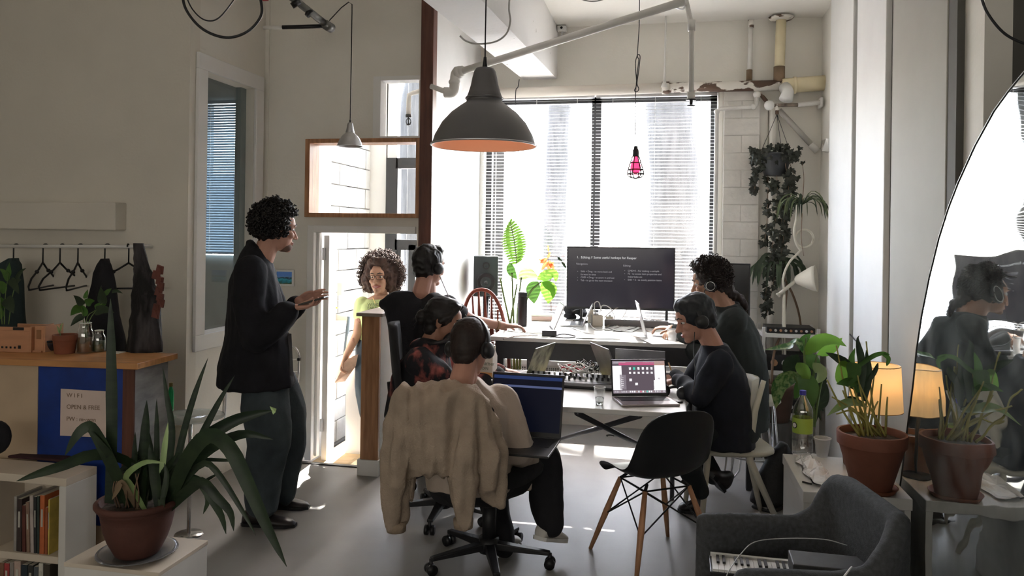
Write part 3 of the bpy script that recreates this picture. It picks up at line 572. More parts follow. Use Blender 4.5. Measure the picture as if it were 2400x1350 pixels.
crate_board(-.14, .045, 0, .010, 0, .105, 'front_board'); crate_board(.045, .055, -.0, .16, 0, .125, 'end_board'); crate_board(.056, .105, .02, .03, 0, .128, 'front_board'); crate_board(-.14, .045, .15, .16, 0, .12, 'back_board'); crate_board(-.14, .10, .01, .15, 0, .01, 'bottom_board'); crate_board(.105, .113, .02, .15, 0, .128, 'end_board'); crate_board(-.14, .05, -.002, .0, .105, .123, 'top_rail')
crate_board(-.04, .018, -.003, -.001, .108, .122, 'hand_hole', m_black)
crate_board(.068, .092, .0175, .0195, .065, .11, 'stencil_mark', mat('stencil_brown', (.30, .15, .07), .8))
for i_ in range(5): crate_board(-.10+i_*.022, -.09+i_*.022+(.004 if i_ == 4 else 0), -.003, -.001, .018, .028 if i_ < 4 else .034, 'stencil_mark', m_black)
bw = Cc(112, 822)
single('bowl', MB().lathe(bw, [(0, .002), (.028, .002), (.034, .008), (.046, .03), (.05, .042), (.045, .042), (.03, .012), (0, .01)], 24), mat('dark_ceramic', (.03, .028, .035), .3, var=.4, scale=30), 'dark ceramic bowl between the wooden crate and the clay pot', 'bowl', smooth=True)
single('woven_ring', MB().tube([bw+V((.046*math.cos(a), .046*math.sin(a), .05)) for a in [2*math.pi*i_/20 for i_ in range(21)]], .006, 6), m_black, 'black ring lying on the dark ceramic bowl', 'ring', smooth=True)
def potted(name, label, c, rt, rb, h, rim=.018, rimh=.03, m=m_terra, cat='plant pot', t=None, soil=True, seg=40):
    t = t or thing(name, label, cat, tuple(c))
    pr = [(0, .001), (rb, .001), (rb*1.02, .006), (rt*.95, h-rimh), (rt*.95+rim*.1, h-rimh), (rt, h-rimh+.001), (rt*1.015, h-.003), (rt*1.0, h), (rt-.010, h), (rt-.013, h-.01), (rt*.88, h-.035)]
    obj('pot', MB().lathe(c, pr, seg), m, t, smooth=True, auto=40)
    if soil: obj('soil', MB().lathe(c, [(0, h-.028), (rt*.5, h-.024), (rt*.89, h-.03)], 24), m_soil, t, smooth=True)
    return t
clay = potted('potted_seedling', 'small clay pot with a yellow-green seedling on the counter', Cc(152, 828), .055, .044, .092, rimh=.028, cat='potted plant')
m_wglass = mat('clear_glass', (1, 1, 1), .02, var=0, trans=1, ior=1.3)
m_thin = glassmat('thin_clear_plastic', (.97, .98, .98), .5)
m_water = mat('murky_water', (.30, .32, .20), .1, var=.1, trans=.6)
def jar(px, py, rr, h, neck, label, content):
    c = Cc(px, py); t = thing('glass_jar', label, 'jar', tuple(c), 'glass jars with cuttings')
    obj('glass', MB().lathe(c, [(0, .001), (rr*.95, .001), (rr, .006), (rr, h*.62), (rr*.9, h*.75), (neck, h*.84), (neck, h*.97), (neck*1.06, h)], 28), m_thin, t, smooth=True)
    obj('contents', MB().lathe(c, [(0, .004), (rr*.9, .004), (rr*.9, h*.5), (0, h*.5)], 20), content, t, smooth=True)
    obj('jar_rim', MB().tube([c+V((neck*math.cos(a), neck*math.sin(a), h)) for a in [2*math.pi*i_/24 for i_ in range(25)]], .0022, 6), mat('glass_edge', (.75, .8, .75), .1, spec=1, var=0), t, smooth=True)
    return t
jar(199, 826, .038, .145, .028, 'tall glass jar of murky water with leafy cuttings', mat('jar_moss', (.10, .09, .04), .7, col2=(.30, .14, .08), scale=25))
jar(232, 824, .030, .105, .020, 'shorter glass bottle-shaped jar with green sprigs beside the tall jar', mat('jar_green', (.06, .09, .04), .7, var=.6, scale=20))
single('paper_note', MB().box(Cc(272, 827)+V((0, 0, .002)), (.07, .05, .003)), m_white, 'small white card lying on the counter beside the bark log', 'card')

# bookshelf cube
t = thing('bookshelf', 'white cube bookshelf with two rows of books beside the clay pot', 'bookshelf', (-2.9, 2.95, 0))
bx0, bx1, by0, by1, bz = -3.3, -2.465, 2.81, 2.99, .55
m_mel = mat('white_melamine', (.62, .54, .44), .5, var=.04)
m_mels = mat('white_melamine_side', (.66, .64, .60), .5, var=.04)
obj('top_board', MB().bb((bx0, by0, bz-.034), (bx1, by1, bz)), m_mel, t, bevel=.002); obj('side_panel', MB().bb((bx1-.034, by0, 0), (bx1, by1, bz-.034)), m_mels, t, bevel=.002)
obj('shelf_board', MB().bb((bx0, by0, .185), (bx1-.034, by1, .215)), m_mel, t, bevel=.002); obj('back_panel', MB().bb((bx0, by1-.01, 0), (bx1-.034, by1-.002, bz-.034)), m_mel, t)
obj('bottom_board', MB().bb((bx0, by0, -.0), (bx1-.034, by1, .03)), m_mel, t); obj('divider', MB().bb((-2.86, by0+.002, .215), (-2.83, by1-.01, bz-.034)), m_mel, t)
bcol = [((.30, .28, .26), 'grey'), ((.045, .03, .028), 'near-black brown'), ((.10, .028, .02), 'dark maroon'), ((.26, .17, .12), 'brown'), ((.42, .36, .33), 'pale grey'), ((.02, .022, .024), 'black'), ((.03, .045, .04), 'dark green'), ((.45, .12, .04), 'orange'), ((.45, .12, .04), 'orange'), ((.55, .42, .10), 'yellow')]
bw_ = [.013, .022, .016, .016, .016, .012, .010, .022, .012, .007]
x = -2.73; names_ = ['leftmost book of the upper row with grey spine', 'thick near-black brown book in the upper shelf row', 'dark maroon book in the upper shelf row', 'brown book leaning in the upper shelf row', 'pale grey book in the middle of the upper row', 'thin black book in the upper shelf row', 'thin dark green book beside the orange ones', 'wide orange book in the upper shelf row', 'narrow orange-brown book in the upper shelf row', 'thin yellow book against the right side of the shelf']
def book(x, z, wd, hh, col, label, grp, lean=0, i=0):
    c = V((x+wd/2, by0+.10, z)); t = thing('book', label, 'book', tuple(c), grp)
    Mx = Matrix.Rotation(lean, 3, 'Y')
    cover = mat('book_cover_%s' % '_'.join('%d' % int(q*100) for q in col), col, .6, var=.25, scale=15)
    obj('cover', MB().box((c.x, c.y-.02, c.z+hh/2+.001), (wd, .14, hh), M=Mx), cover, t, bevel=.0015)
    obj('pages', MB().box((c.x, c.y-.018, c.z+hh/2+.001), (wd*.75, .138, hh+.002), M=Mx), mat('book_pages', (.6, .55, .45), .9), t)
    if i % 2: obj('title_mark', MB().box((c.x, c.y-.0905, c.z+hh*.62), (wd*.4, .002, hh*.3), M=Mx), mat('title_print', (.5, .48, .42), .8), t)
for i_, ((cl, nm_), wd) in enumerate(zip(bcol, bw_)):
    hh = [.235, .225, .20, .215, .245, .24, .245, .25, .20, .235][i_]
    book(x, .215, wd, hh, cl if i_ != 8 else (.30, .08, .03), names_[i_], 'books on the upper shelf', lean=R([0, 0, -1, -2, -2, -1, -1, 0, 0, 0][i_]), i=i_); x += wd+.0035
x = -2.80; q = random.Random(4)
low = [((.20, .10, .06), 'brown'), ((.35, .05, .05), 'red'), ((.25, .22, .2), 'grey'), ((.4, .3, .25), 'beige'), ((.02, .03, .04), 'navy'), ((.03, .03, .03), 'black'), ((.08, .09, .10), 'slate'), ((.5, .48, .42), 'cream'), ((.05, .04, .03), 'dark brown')]
for i_, (cl, nm_) in enumerate(low):
    wd = q.uniform(.018, .034); book(x, .03, wd, .135+q.uniform(-.01, .012), cl, '%s book in the lower shelf row' % nm_, 'books on the lower shelf', i=i_); x += wd+.003
tz = onZ(95, 1072, bz)
single('dark_cloth', MB().loft([[V((tz.x-.13+.0*j, tz.y-.05, bz+.002+.012*j)), V((tz.x+.17, tz.y-.05, bz+.002+.012*j)), V((tz.x+.12, tz.y+.10, bz+.002+.012*j)), V((tz.x-.04, tz.y+.10, bz+.002+.012*j))] for j in (0, 1)]), mat('dark_maroon_cloth', (.035, .012, .015), .9, var=.3), 'dark maroon folded cloth lying on the white bookshelf', 'cloth', bevel=.004)
single('dark_bag', MB().ell(P(-6, 1025, 3.32), (.055, .05, .072)), m_bcloth, 'round black bag at the left edge on the white bookshelf', 'bag', smooth=True)
# low white box with the clay pot
t = thing('white_box', 'low white box carrying the big clay pot of the spiky plant', 'box', (-1.85, 2.45, 0))
obj('carcass', MB().bb((-2.05, 2.335, 0), (-1.68, 2.62, .42)), m_mels, t, bevel=.002)
obj('top_board', MB().bb((-2.052, 2.333, .42), (-1.678, 2.622, .435)), m_mel, t, bevel=.002)
PZ = .435; pp = onZ(322, 1300, PZ)
single('plant_saucer', MB().lathe(pp, [(0, .002), (.095, .002), (.122, .012), (.137, .016), (.135, .019), (.118, .015), (.094, .005), (0, .005)], 40), mat('clear_wet_plastic', (.85, .85, .85), .08, var=0, trans=.85, ior=1.3), 'clear plastic saucer under the big clay pot', 'saucer', smooth=True)

# pony wall
t = thing('half_wall', 'low white half wall with a brown wooden end post', 'half wall', (-1.93, 5.0, 0))
t['kind'] = 'structure'
px0, px1, py0_ = -1.985, -1.845, 4.80
obj('end_post', MB().bb((px0+.015, py0_+.005, .10), (px1-.0, py0_+.035, 1.055)), m_wood, t, bevel=.003)
obj('wall_panel', MB().bb((px0+.02, py0_+.035, .0), (px1, 5.36, 1.055)), m_bright, t)
obj('base_block', MB().bb((px0, py0_-.01, 0), (px1+.012, 5.36, .105)), m_bright, t, bevel=.003)
obj('cap_board', MB().bb((px0-.015, py0_-.02, 1.055), (px1+.03, 5.37, 1.078)), mat('grey_brown_cap', (.30, .25, .21), .45, var=.1), t, bevel=.003)
# picture and rack on the entrance wall
pcn = onY(667, 651, YD-.01)
t = thing('framed_picture', 'small framed blue landscape picture on the entrance wall', 'picture', tuple(pcn))
obj('frame', MB().box(pcn, (.145, .012, .118)), m_white, t, bevel=.002)
mp = bpy.data.materials.new('landscape_print'); mp.use_nodes = True; nn = mp.node_tree.nodes; ll = mp.node_tree.links
tc = nn.new('ShaderNodeTexCoord'); gr = nn.new('ShaderNodeSeparateXYZ'); ll.new(tc.outputs['Generated'], gr.inputs[0]); nz = nn.new('ShaderNodeTexNoise'); nz.inputs['Scale'].default_value = 4
ll.new(tc.outputs['Generated'], nz.inputs[0]); ad = nn.new('ShaderNodeMath'); ad.operation = 'MULTIPLY_ADD'; ad.inputs[1].default_value = .5; ll.new(nz.outputs[0], ad.inputs[0]); ll.new(gr.outputs[2], ad.inputs[2])
cr = nn.new('ShaderNodeValToRGB'); ll.new(ad.outputs[0], cr.inputs[0]); els = cr.color_ramp.elements
els[0].position = .3; els[0].color = (.06, .12, .04, 1); els[1].position = 1.1; els[1].color = (.12, .3, .8, 1)
for ps, cc in ((.45, (.02, .25, .35, 1)), (.6, (.05, .45, .65, 1)), (.72, (.01, .03, .04, 1)), (.85, (.15, .35, .75, 1))): z = els.new(ps); z.color = cc
ll.new(cr.outputs[0], nn['Principled BSDF'].inputs['Base Color'])
obj('print', MB().box(pcn+V((0, -.0065, 0)), (.118, .002, .088)), mp, t)
rk = MB(); 
def RK(px, py): return onY(px, py, YD-.12)
t = thing('folding_rack', 'folded chrome rack leaning on the entrance wall behind the standing man', 'rack', tuple(RK(700, 1060)))
obj('frame', rk.tube(bez([RK(640, 1062), RK(645, 900), RK(655, 820), RK(672, 812), RK(690, 814), RK(700, 830), RK(700, 860), RK(692, 1064)], 40), .008, 8).cyl(RK(655, 842), RK(700, 842), .003, seg=6).cyl(RK(655, 870), RK(699, 870), .003, seg=6), m_chrome, t, smooth=True)
obj('corner_clip', MB().box(RK(701, 842), (.02, .02, .02)), m_black, t)
pipe('thin_conduit', [onX(532, 880, XL+.012), onX(523, 1058, XL+.012)], .006, 'thin upright conduit on the left wall behind the standing man', m_alu, cat='conduit')
# glass side table, green bottle, red bag
gt = onZ(446, 978, .62)
t = thing('glass_table', 'small round glass side table behind the plant', 'table', (gt.x, gt.y, 0))
obj('glass_top', MB().lathe(gt, [(0, 0), (.17, 0), (.173, .004), (.17, .008), (0, .008)], 40), mat('greenish_glass', (.55, .62, .58), .08, var=0, alpha=.45), t, smooth=True)
obj('pedestal', MB().cyl(V((gt.x, gt.y, 0)), gt, .010).lathe((gt.x, gt.y, 0), [(0, .012), (.07, .008), (.075, 0)], 24), m_chrome, t, smooth=True)
c = onZ(400, 962, .629)
t = thing('green_bottle', 'green plastic bottle with yellow cap on the round glass table', 'bottle', tuple(c))
obj('bottle_body', MB().lathe(c, [(0, 0), (.014, 0), (.015, .01), (.015, .10), (.010, .12), (.008, .13), (0, .13)], 20), mat('green_plastic', (.02, .45, .15), .3, var=.05), t, smooth=True)
obj('bottle_cap', MB().cyl(c+V((0, 0, .13)), c+V((0, 0, .15)), .010), mat('olive_cap', (.25, .23, .06), .5), t)
rb_ = onZ(500, 1052, 0); t = thing('tote_bag', 'black and red bag on the floor behind the plant', 'bag', tuple(rb_))
obj('bag_body', MB().box(rb_+V((0, 0, .045)), (.10, .08, .09)), m_bcloth, t, bevel=.02); obj('red_panel', MB().box(rb_+V((.01, -.042, .035)), (.075, .008, .04)), mat('red_cloth', (.5, .03, .06), .7), t)
# digital clock and its cord on the dark recess wall
ck = onX(2300, 170, XRR-.0201); dX = ck
t = thing('digital_clock', 'small black digital clock with purple digits on the dark wall', 'clock', tuple(ck))
obj('case', MB().box(ck, (.04, .135, .145)), m_black, t, bevel=.012); obj('bracket', MB().box(ck+V((0, .0, .09)), (.04, .06, .06)), m_black, t, bevel=.006)
text('digits', '18:1', .034, emat('purple_digits', (.45, .12, .5), .7), t, frameM(ck+V((-.022, .045, -.005)), (0, -1, 0), UZ))
single('clock_cord', MB().tube(bez([onX(2303, 208, XRR-.004), onX(2288, 280, XRR-.004), onX(2268, 360, XRR-.004), onX(2252, 440, XRR-.004), onX(2240, 640, XRR-.004)], 30), .004, 6), m_black, 'thin black cord running down from the digital clock', 'cord')
for pxs, lb in (((2368, 2372, 2366), 'dark cable stapled down the recess wall, left one of the pair'), ((2380, 2384, 2378), 'dark cable stapled down the recess wall, right one of the pair')):
    single('wall_cable', MB().tube([onX(pxs[0], -20, XRR-.015), onX(pxs[1], 80, XRR-.015), onX(pxs[2], 300, XRR-.015)], .006, 6), m_black, lb, 'cable')
# ------------------------------------------------------------------ people
m_skin = mat('light_skin', (.50, .27, .20), .55, var=.05, scale=12)
m_skin2 = mat('olive_skin', (.42, .24, .16), .55, var=.05, scale=12)
m_skin3 = mat('warm_brown_skin', (.30, .155, .10), .55, var=.05, scale=12)
m_lip = mat('lip_red', (.32, .08, .07), .5, var=.0)
m_eye = mat('eye_white', (.7, .7, .68), .3, var=0)
m_iris = mat('dark_iris', (.03, .02, .015), .2, var=0)
m_teeth = mat('teeth', (.8, .78, .72), .3, var=0)
m_hairb = mat('black_hair', (.008, .006, .006), .55, var=.3, scale=40)
m_hairbr = mat('dark_brown_hair', (.018, .010, .008), .6, var=.3, scale=60)
m_hairaf = mat('brown_afro_hair', (.055, .028, .020), .7, var=.4, scale=30)

def remesh(name, mb, vox, m, parent, sm=3, folds=0, fs=6, seed=0, stretch=(1, 1, .45)):
    me = bpy.data.meshes.new('t'); me.from_pydata([tuple(p) for p in mb.v], [], mb.f)
    o = bpy.data.objects.new('t', me); COL.objects.link(o)
    bm = bmesh.new(); bm.from_mesh(me); bmesh.ops.recalc_face_normals(bm, faces=bm.faces); bm.to_mesh(me); bm.free()
    md = o.modifiers.new('r', 'REMESH'); md.mode = 'VOXEL'; md.voxel_size = vox; md.use_smooth_shade = True
    if sm: md = o.modifiers.new('s', 'SMOOTH'); md.factor = .5; md.iterations = sm
    dg = bpy.context.evaluated_depsgraph_get(); me2 = bpy.data.meshes.new_from_object(o.evaluated_get(dg))
    COL.objects.unlink(o); bpy.data.objects.remove(o)
    if folds:
        n = len(me2.vertices); co_ = np.empty(n*3); me2.vertices.foreach_get('co', co_); co_ = co_.reshape(-1, 3)
        no = np.empty(n*3); me2.vertices.foreach_get('normal', no); no = no.reshape(-1, 3); off = V((seed*3.1, seed*1.7, seed))
        d = np.array([(.6-abs(noise.noise(V((p[0]*fs*stretch[0], p[1]*fs*stretch[1], p[2]*fs*stretch[2]))+off))*2.2)+.35*noise.noise(V((p[0]*fs*3, p[1]*fs*3, p[2]*fs*2))+off) for p in co_])
        co_ += no*(d[:, None]*folds); me2.vertices.foreach_set('co', co_.reshape(-1))
    off = wloc(parent) if parent else V((0, 0, 0)); me2.transform(Matrix.Translation(-off)); me2.name = name
    me2.materials.clear(); me2.materials.append(m); me2.polygons.foreach_set('use_smooth', [True]*len(me2.polygons))
    r_ = bpy.data.objects.new(name, me2); COL.objects.link(r_); r_.parent = parent; return r_

def esec(c, s, f, w_, d_, n=20, pw=.85):
    out = []
    for k in range(n):
        a = 2*math.pi*k/n; ca, sa = math.cos(a), math.sin(a)
        out.append(c+s*(w_*math.copysign(abs(ca)**pw, ca))+f*(d_*math.copysign(abs(sa)**pw, sa)))
    return out

class Head:
    def __init__(s, c, fwd, up=V((0, 0, 1)), k=1.0):
        s.c = V(c); s.f = V(fwd).normalized(); u = V(up); s.u = (u-s.f*u.dot(s.f)).normalized(); s.s = s.f.cross(s.u).normalized(); s.k = k   # s = person's right
    def p(s, sd, f, u): return s.c+(s.s*sd+s.f*f+s.u*u)*s.k
    def ax(s): return (s.s, s.f, s.u)
    def add(s, mb):
        k = s.k; A = s.ax(); E = lambda sd, f, u, r_, n=10, m=16: mb.ell(s.p(sd, f, u), tuple(x*k for x in r_), A, n, m)
        E(0, -.012, .035, (.075, .095, .088), 14, 22); E(0, .028, -.035, (.060, .062, .078), 12, 20); E(0, .052, .035, (.058, .045, .055))
        E(0, .070, -.098, (.026, .022, .020)); E(0, .02, -.075, (.050, .055, .038))
        mb.caps(s.p(0, .088, .010), s.p(0, .112, -.034), .009*k, .0125*k); E(.011, .098, -.038, (.008, .009, .007)); E(-.011, .098, -.038, (.008, .009, .007))
        E(0, .083, .030, (.050, .017, .011)); E(.040, .062, -.022, (.022, .026, .020)); E(-.040, .062, -.022, (.022, .026, .020))
        E(0, .086, -.062, (.023, .012, .006)); E(0, .085, -.073, (.020, .012, .007))
        for sd in (1, -1): E(sd*.077, -.008, -.008, (.009, .019, .032)); E(sd*.083, -.016, .004, (.007, .013, .018))
        mb.caps(s.p(0, -.025, -.06), s.p(0, -.05, -.16), .052*k, .056*k)
    def face(s, parent, smile=False, mouth=True):
        k = s.k; A = s.ax()
        for sd in (1, -1):
            obj('eye', MB().ell(s.p(sd*.032, .073, .008), (.0125*k, .0125*k, .009*k), A), m_eye, parent, smooth=True)
            obj('iris', MB().ell(s.p(sd*.032, .083, .007), (.006*k, .0042*k, .006*k), A), m_iris, parent, smooth=True)
            obj('eyebrow', MB().chain([s.p(sd*.012, .098, .030), s.p(sd*.032, .094, .037), s.p(sd*.052, .080, .030)], [.0035*k, .004*k, .002*k], 6), m_hairb, parent, smooth=True)
        if smile:
            obj('lips', MB().tube([s.p(math.sin(a)*.032, .098-.022*abs(math.sin(a))**2, -.074+.013*abs(math.sin(a))**2) for a in [x*math.pi/16 for x in range(-8, 9)]], .0042*k, 6).tube([s.p(math.sin(a)*.030, .100-.022*abs(math.sin(a))**2, -.060+.000*abs(math.sin(a))) for a in [x*math.pi/16 for x in range(-8, 9)]], .0036*k, 6), m_lip, parent, smooth=True)
            obj('teeth', MB().loft([[s.p(math.sin(a)*.028, .0985-.022*abs(math.sin(a))**2, z+.010*abs(math.sin(a))**2*(1 if z < -.065 else .2)) for a in [x*math.pi/16 for x in range(-8, 9)]] for z in (-.072, -.061)], cap=False, close=False), m_teeth, parent, smooth=True)
        elif mouth:
            obj('lips', MB().ell(s.p(0, .093, -.0635), (.021*k, .007*k, .0045*k), A).ell(s.p(0, .092, -.0715), (.018*k, .007*k, .005*k), A), m_lip, parent, smooth=True)

def hand(mb, wr, d, nrm, side, curl=.5, k=1.0, thumb=1.0, spread=1.0, fl=1.0):
    """palm from the wrist along d, palm facing nrm, thumb on 'side'"""
    wr = V(wr); d = V(d).normalized(); nrm = V(nrm); nrm = (nrm-d*nrm.dot(d)).normalized(); sd = V(side); sd = (sd-d*sd.dot(d)-nrm*sd.dot(nrm)).normalized()
    secs = [(-.01, .027, .020), (.02, .032, .017), (.055, .041, .015), (.088, .042, .0125), (.097, .036, .009)]
    mb.loft([esec(wr+d*(a*k), sd, nrm, b_*k, c*k, 14) for a, b_, c in secs])
    for i, (o, L_) in enumerate(((.031, .070), (.0105, .080), (-.0105, .074), (-.031, .058))):
        p = wr+d*(.088*k)+sd*(o*k); a = -.12; pts = [wr+d*(.05*k)+sd*(o*.8*k), p]; dirv = (d+sd*(o*2.2*spread)).normalized()
        for j, f in enumerate((.45, .30, .25)):
            a += curl*(.55, .95, .7)[j]+(.05*i if curl > .3 else 0); dd = dirv*math.cos(a)+nrm*math.sin(a); p = p+dd*(L_*f*k*fl); pts.append(p)
        mb.chain(pts, [.0085*k, .0088*k, .0080*k, .0072*k, .0062*k], 8)
    q0 = wr+d*(.022*k)+sd*(.026*k); dv = (d*.75+sd*.75*thumb+nrm*.35).normalized(); q1 = q0+dv*(.038*k); dv = (d*.95+sd*.35*thumb+nrm*.35).normalized(); q2 = q1+dv*(.030*k); q3 = q2+(dv+nrm*.25).normalized()*(.024*k)
    mb.chain([wr+d*(.01*k)+sd*(.01*k), q0, q1, q2, q3], [.014*k, .0135*k, .0105*k, .0092*k, .0078*k], 8)

def limb(mb, pts, rs, seg=14): return mb.chain(pts, rs, seg)

def torso(mb, secs):
    """secs: list of (centre, side dir, front dir, half width, half depth)"""
    return mb.loft([esec(V(c), V(s).normalized(), V(f).normalized(), w_, d_) for c, s, f, w_, d_ in secs])

def curls(h, n, r0, r1, seed, lo=-.3, fmax=.75, thick=.0035, size=.012, ell=(.088, .110, .105), face_cut=True, cu=(0, -.014, .035), turns=2.2):
    """short helical curls rooted on the skull"""
    q = random.Random(seed); mb = MB()
    for _ in range(n):
        while True:
            a = q.uniform(0, 2*math.pi); u = q.uniform(lo, 1); s_ = math.sqrt(1-u*u); sd, f = s_*math.cos(a), s_*math.sin(a)
            if face_cut and f > .30 and u < fmax*(.2+.8*f) : continue
            break
        d = V((sd, f, u)); rr = q.uniform(r0, r1)
        base = h.p(cu[0]+sd*ell[0]*rr, cu[1]+f*ell[1]*rr, cu[2]+u*ell[2]*rr)
        n_ = (h.s*sd+h.f*f+h.u*u).normalized(); t1 = n_.orthogonal().normalized(); t2 = n_.cross(t1); ph = q.uniform(0, 6.3); L_ = q.uniform(.6, 1.4)*size*2*h.k; rad = size*.55*h.k*q.uniform(.7, 1.2)
        ax = (n_+t1*q.uniform(-.9, .9)+t2*q.uniform(-.9, .9)).normalized(); e1 = ax.orthogonal().normalized(); e2_ = ax.cross(e1)
        k = 9; mb.tube([base+ax*(L_*i/k)+(e1*math.cos(ph+turns*6.28*i/k)+e2_*math.sin(ph+turns*6.28*i/k))*rad for i in range(k+1)], thick*h.k, 4)
    return mb
def skullcap(h, mb, g=1.0, back=.0, low=0):
    A = h.ax(); mb.ell(h.p(0, -.020-back, .042), (.081*g*h.k, .098*g*h.k, .092*g*h.k), A, 14, 22); mb.ell(h.p(0, -.048-back, .0+low), (.070*g*h.k, .066*g*h.k, .078*g*h.k), A, 12, 20); return mb

def headphones(h, label, m=m_black, ring=None, r0=.094, tilt=0, dn=0):
    t = thing('headphones', label, 'headphones', tuple(h.c), 'headphones people wear')
    pts = [h.p(r0*math.sin(a), -.012+tilt*math.cos(a)-dn*.3, -.004+(.142-.0)*math.cos(a) if abs(a) < 1.5 else 0) for a in [x*1.57/10 for x in range(-10, 11)]]
    obj('headband', MB().loft([[p+h.f*(.013*h.k)*sx+(p-h.p(0, -.012, 0)).normalized()*(.005*h.k)*sy for sx, sy in ((-1, -1), (1, -1), (1, 1), (-1, 1))] for p in pts]), m, t, smooth=True, bevel=.002)
    for sd in (1, -1):
        c = h.p(sd*.088, -.010, -.010); A = (h.f, h.u, h.s*sd)
        obj('ear_cup', MB().lathe(c, [(0, -.008), (.030*h.k, -.008), (.036*h.k, 0), (.037*h.k, .016), (.030*h.k, .026), (.012*h.k, .029), (0, .029)], 24, ax=h.s*sd), m, t, smooth=True)
        obj('ear_pad', MB().lathe(c, [(.020*h.k, -.016), (.036*h.k, -.012), (.038*h.k, -.002), (.028*h.k, .0)], 24, ax=h.s*sd), mat('soft_pad', (.02, .02, .02), .8), t, smooth=True)
        if ring: obj('trim_ring', MB().tube([c+h.s*sd*.0285*h.k+(h.f*math.cos(a)+h.u*math.sin(a))*.026*h.k for a in [2*math.pi*i/24 for i in range(25)]], .0016, 6), ring, t, smooth=True)
    return t
def shoe(name, heel, toe, m, parent, w_=.042, hgt=.075, up=V((0, 0, 1)), sole=None):
    heel, toe = V(heel), V(toe); d = (toe-heel); L_ = d.length; d.normalize(); s_ = d.cross(V(up)).normalized(); u = s_.cross(d); rings = []
    for f, ww, hh in ((0, .5, .55), (.03, .75, .9), (.12, .82, 1.15), (.28, .8, 1.1), (.42, .85, .85), (.6, 1.0, .62), (.78, 1.0, .52), (.92, .75, .42), (1.0, .35, .25)):
        c = heel+d*(L_*f); rings.append([c+s_*(w_*ww*math.cos(a))+u*((hgt*hh)*(.5+.5*math.sin(a))) for a in [2*math.pi*k/16 for k in range(16)]])
    o = obj(name, MB().loft(rings), m, parent, smooth=True)
    rs = []
    for f, ww in ((-.01, .55), (.04, .85), (.2, .88), (.45, .9), (.65, 1.08), (.85, .95), (1.01, .4)):
        c = heel+d*(L_*f); rs.append([c+s_*w_*ww*a+u*b_ for a, b_ in ((-1, -.002), (1, -.002), (1, .016), (-1, .016))])
    obj('sole', MB().loft(rs), sole or m_black, o)
    return o

r_, v_ = RV, VV
# ---- 1. standing man with a phone
t = thing('person', 'standing man in a black jacket and baggy jeans holding a phone', 'person', tuple(onZ(640, 1222, 0)))
D = 4.22
hd = Head(P(648, 538, D), r_*.80+v_*.58-UZ*.10, UZ*1+r_*.04, 1.02)
neck0, neck1 = P(622, 585, D+.02), P(600, 640, D+.02)
b = MB(); hd.add(b); b.chain([P(636, 552, D), neck1], [.056, .064])
sdv = (v_*.92-r_*.3).normalized(); fdv = (r_*.94+v_*.3).normalized()
shN, shF = P(585, 632, D-.17), P(607, 628, D+.19)
elN, wrN = P(604, 792, D-.20), P(683, 722, D-.16)
elF, wrF = P(655, 760, D+.18), P(703, 705, D+.10)
torso(b, [(P(605, 900, D), sdv, fdv, .15, .10), (P(607, 800, D), sdv, fdv, .14, .10), (P(600, 700, D), sdv, fdv, .17, .11), (P(597, 640, D), sdv, fdv, .18, .08), (P(600, 615, D), sdv, fdv, .08, .06)])
limb(b, [shN, elN, wrN], [.05, .042, .029]); limb(b, [shF, elF, wrF], [.05, .042, .029])
hand(b, wrN, r_*1.0+UZ*.12-v_*.0, UZ*.9-r_*.1, -v_*-1+UZ*.2, curl=.42, k=1.02, thumb=.7)
hand(b, wrF, r_*1.0+UZ*.32+v_*.1, UZ*-.6-v_*.7, UZ, curl=.25, k=1.0, thumb=.9)
remesh('body', b, .0052, m_skin, t, 2)
hd.face(t)
hm = MB(); A = hd.ax(); skullcap(hd, hm, 1.0); hm.ell(hd.p(0, .045, .098), (.062, .050, .035), A)
hs = obj('hair', MB(), m_hairb, t)
bpy.data.objects.remove(hs)
hs = remesh('hair', hm, .008, m_hairb, t, 1, folds=.01, fs=30, stretch=(1, 1, 1))
obj('curls', curls(hd, 760, .84, 1.06, 11, lo=-.62, fmax=.62, thick=.0042, size=.016, ell=(.090, .112, .108)), m_hairb, t, smooth=True)
obj('stubble', MB().ell(hd.p(0, .052, -.088), (.042, .045, .030), A, 10, 16), mat('stubble', (.14, .08, .06), .8), t, smooth=True)
# jacket
j = MB(); torso(j, [(P(602, 900, D), sdv, fdv, .235, .205), (P(598, 862, D), sdv, fdv, .225, .195), (P(602, 790, D), sdv, fdv, .21, .165), (P(600, 720, D), sdv, fdv, .215, .145), (P(594, 660, D), sdv, fdv, .215, .125), (P(596, 622, D), sdv, fdv, .19, .095), (P(598, 596, D), sdv, fdv, .10, .070), (P(604, 578, D), sdv, fdv, .068, .062)])
limb(j, [shN+UZ*-.01, shN.lerp(elN, .5)-r_*.02, elN-r_*.01, elN.lerp(wrN, .55)-UZ*.01, wrN-(wrN-elN).normalized()*.035], [.085, .082, .078, .070, .062]); limb(j, [shF, elF, wrF-(wrF-elF).normalized()*.05], [.08, .07, .055])
j.chain([P(590, 575, D-.05), P(600, 590, D-.085), P(622, 620, D-.085)], [.016, .02, .016]); j.chain([P(586, 570, D+.0), P(590, 575, D-.05)], [.018, .018])
m_jk = mat('black_jacket_cloth', (.007, .007, .010), .95, var=.3, scale=12, bump=.2)
remesh('jacket', j, .010, m_jk, t, 3, folds=.012, fs=7, seed=1)
obj('shirt_strip', MB().loft([[P(668-6*0, 780, D-.02), P(683, 782, D-.02)], [P(680, 880, D-.06), P(688, 882, D-.06)]], cap=False, close=False), mat('grey_shirt', (.10, .10, .11), .8), t)
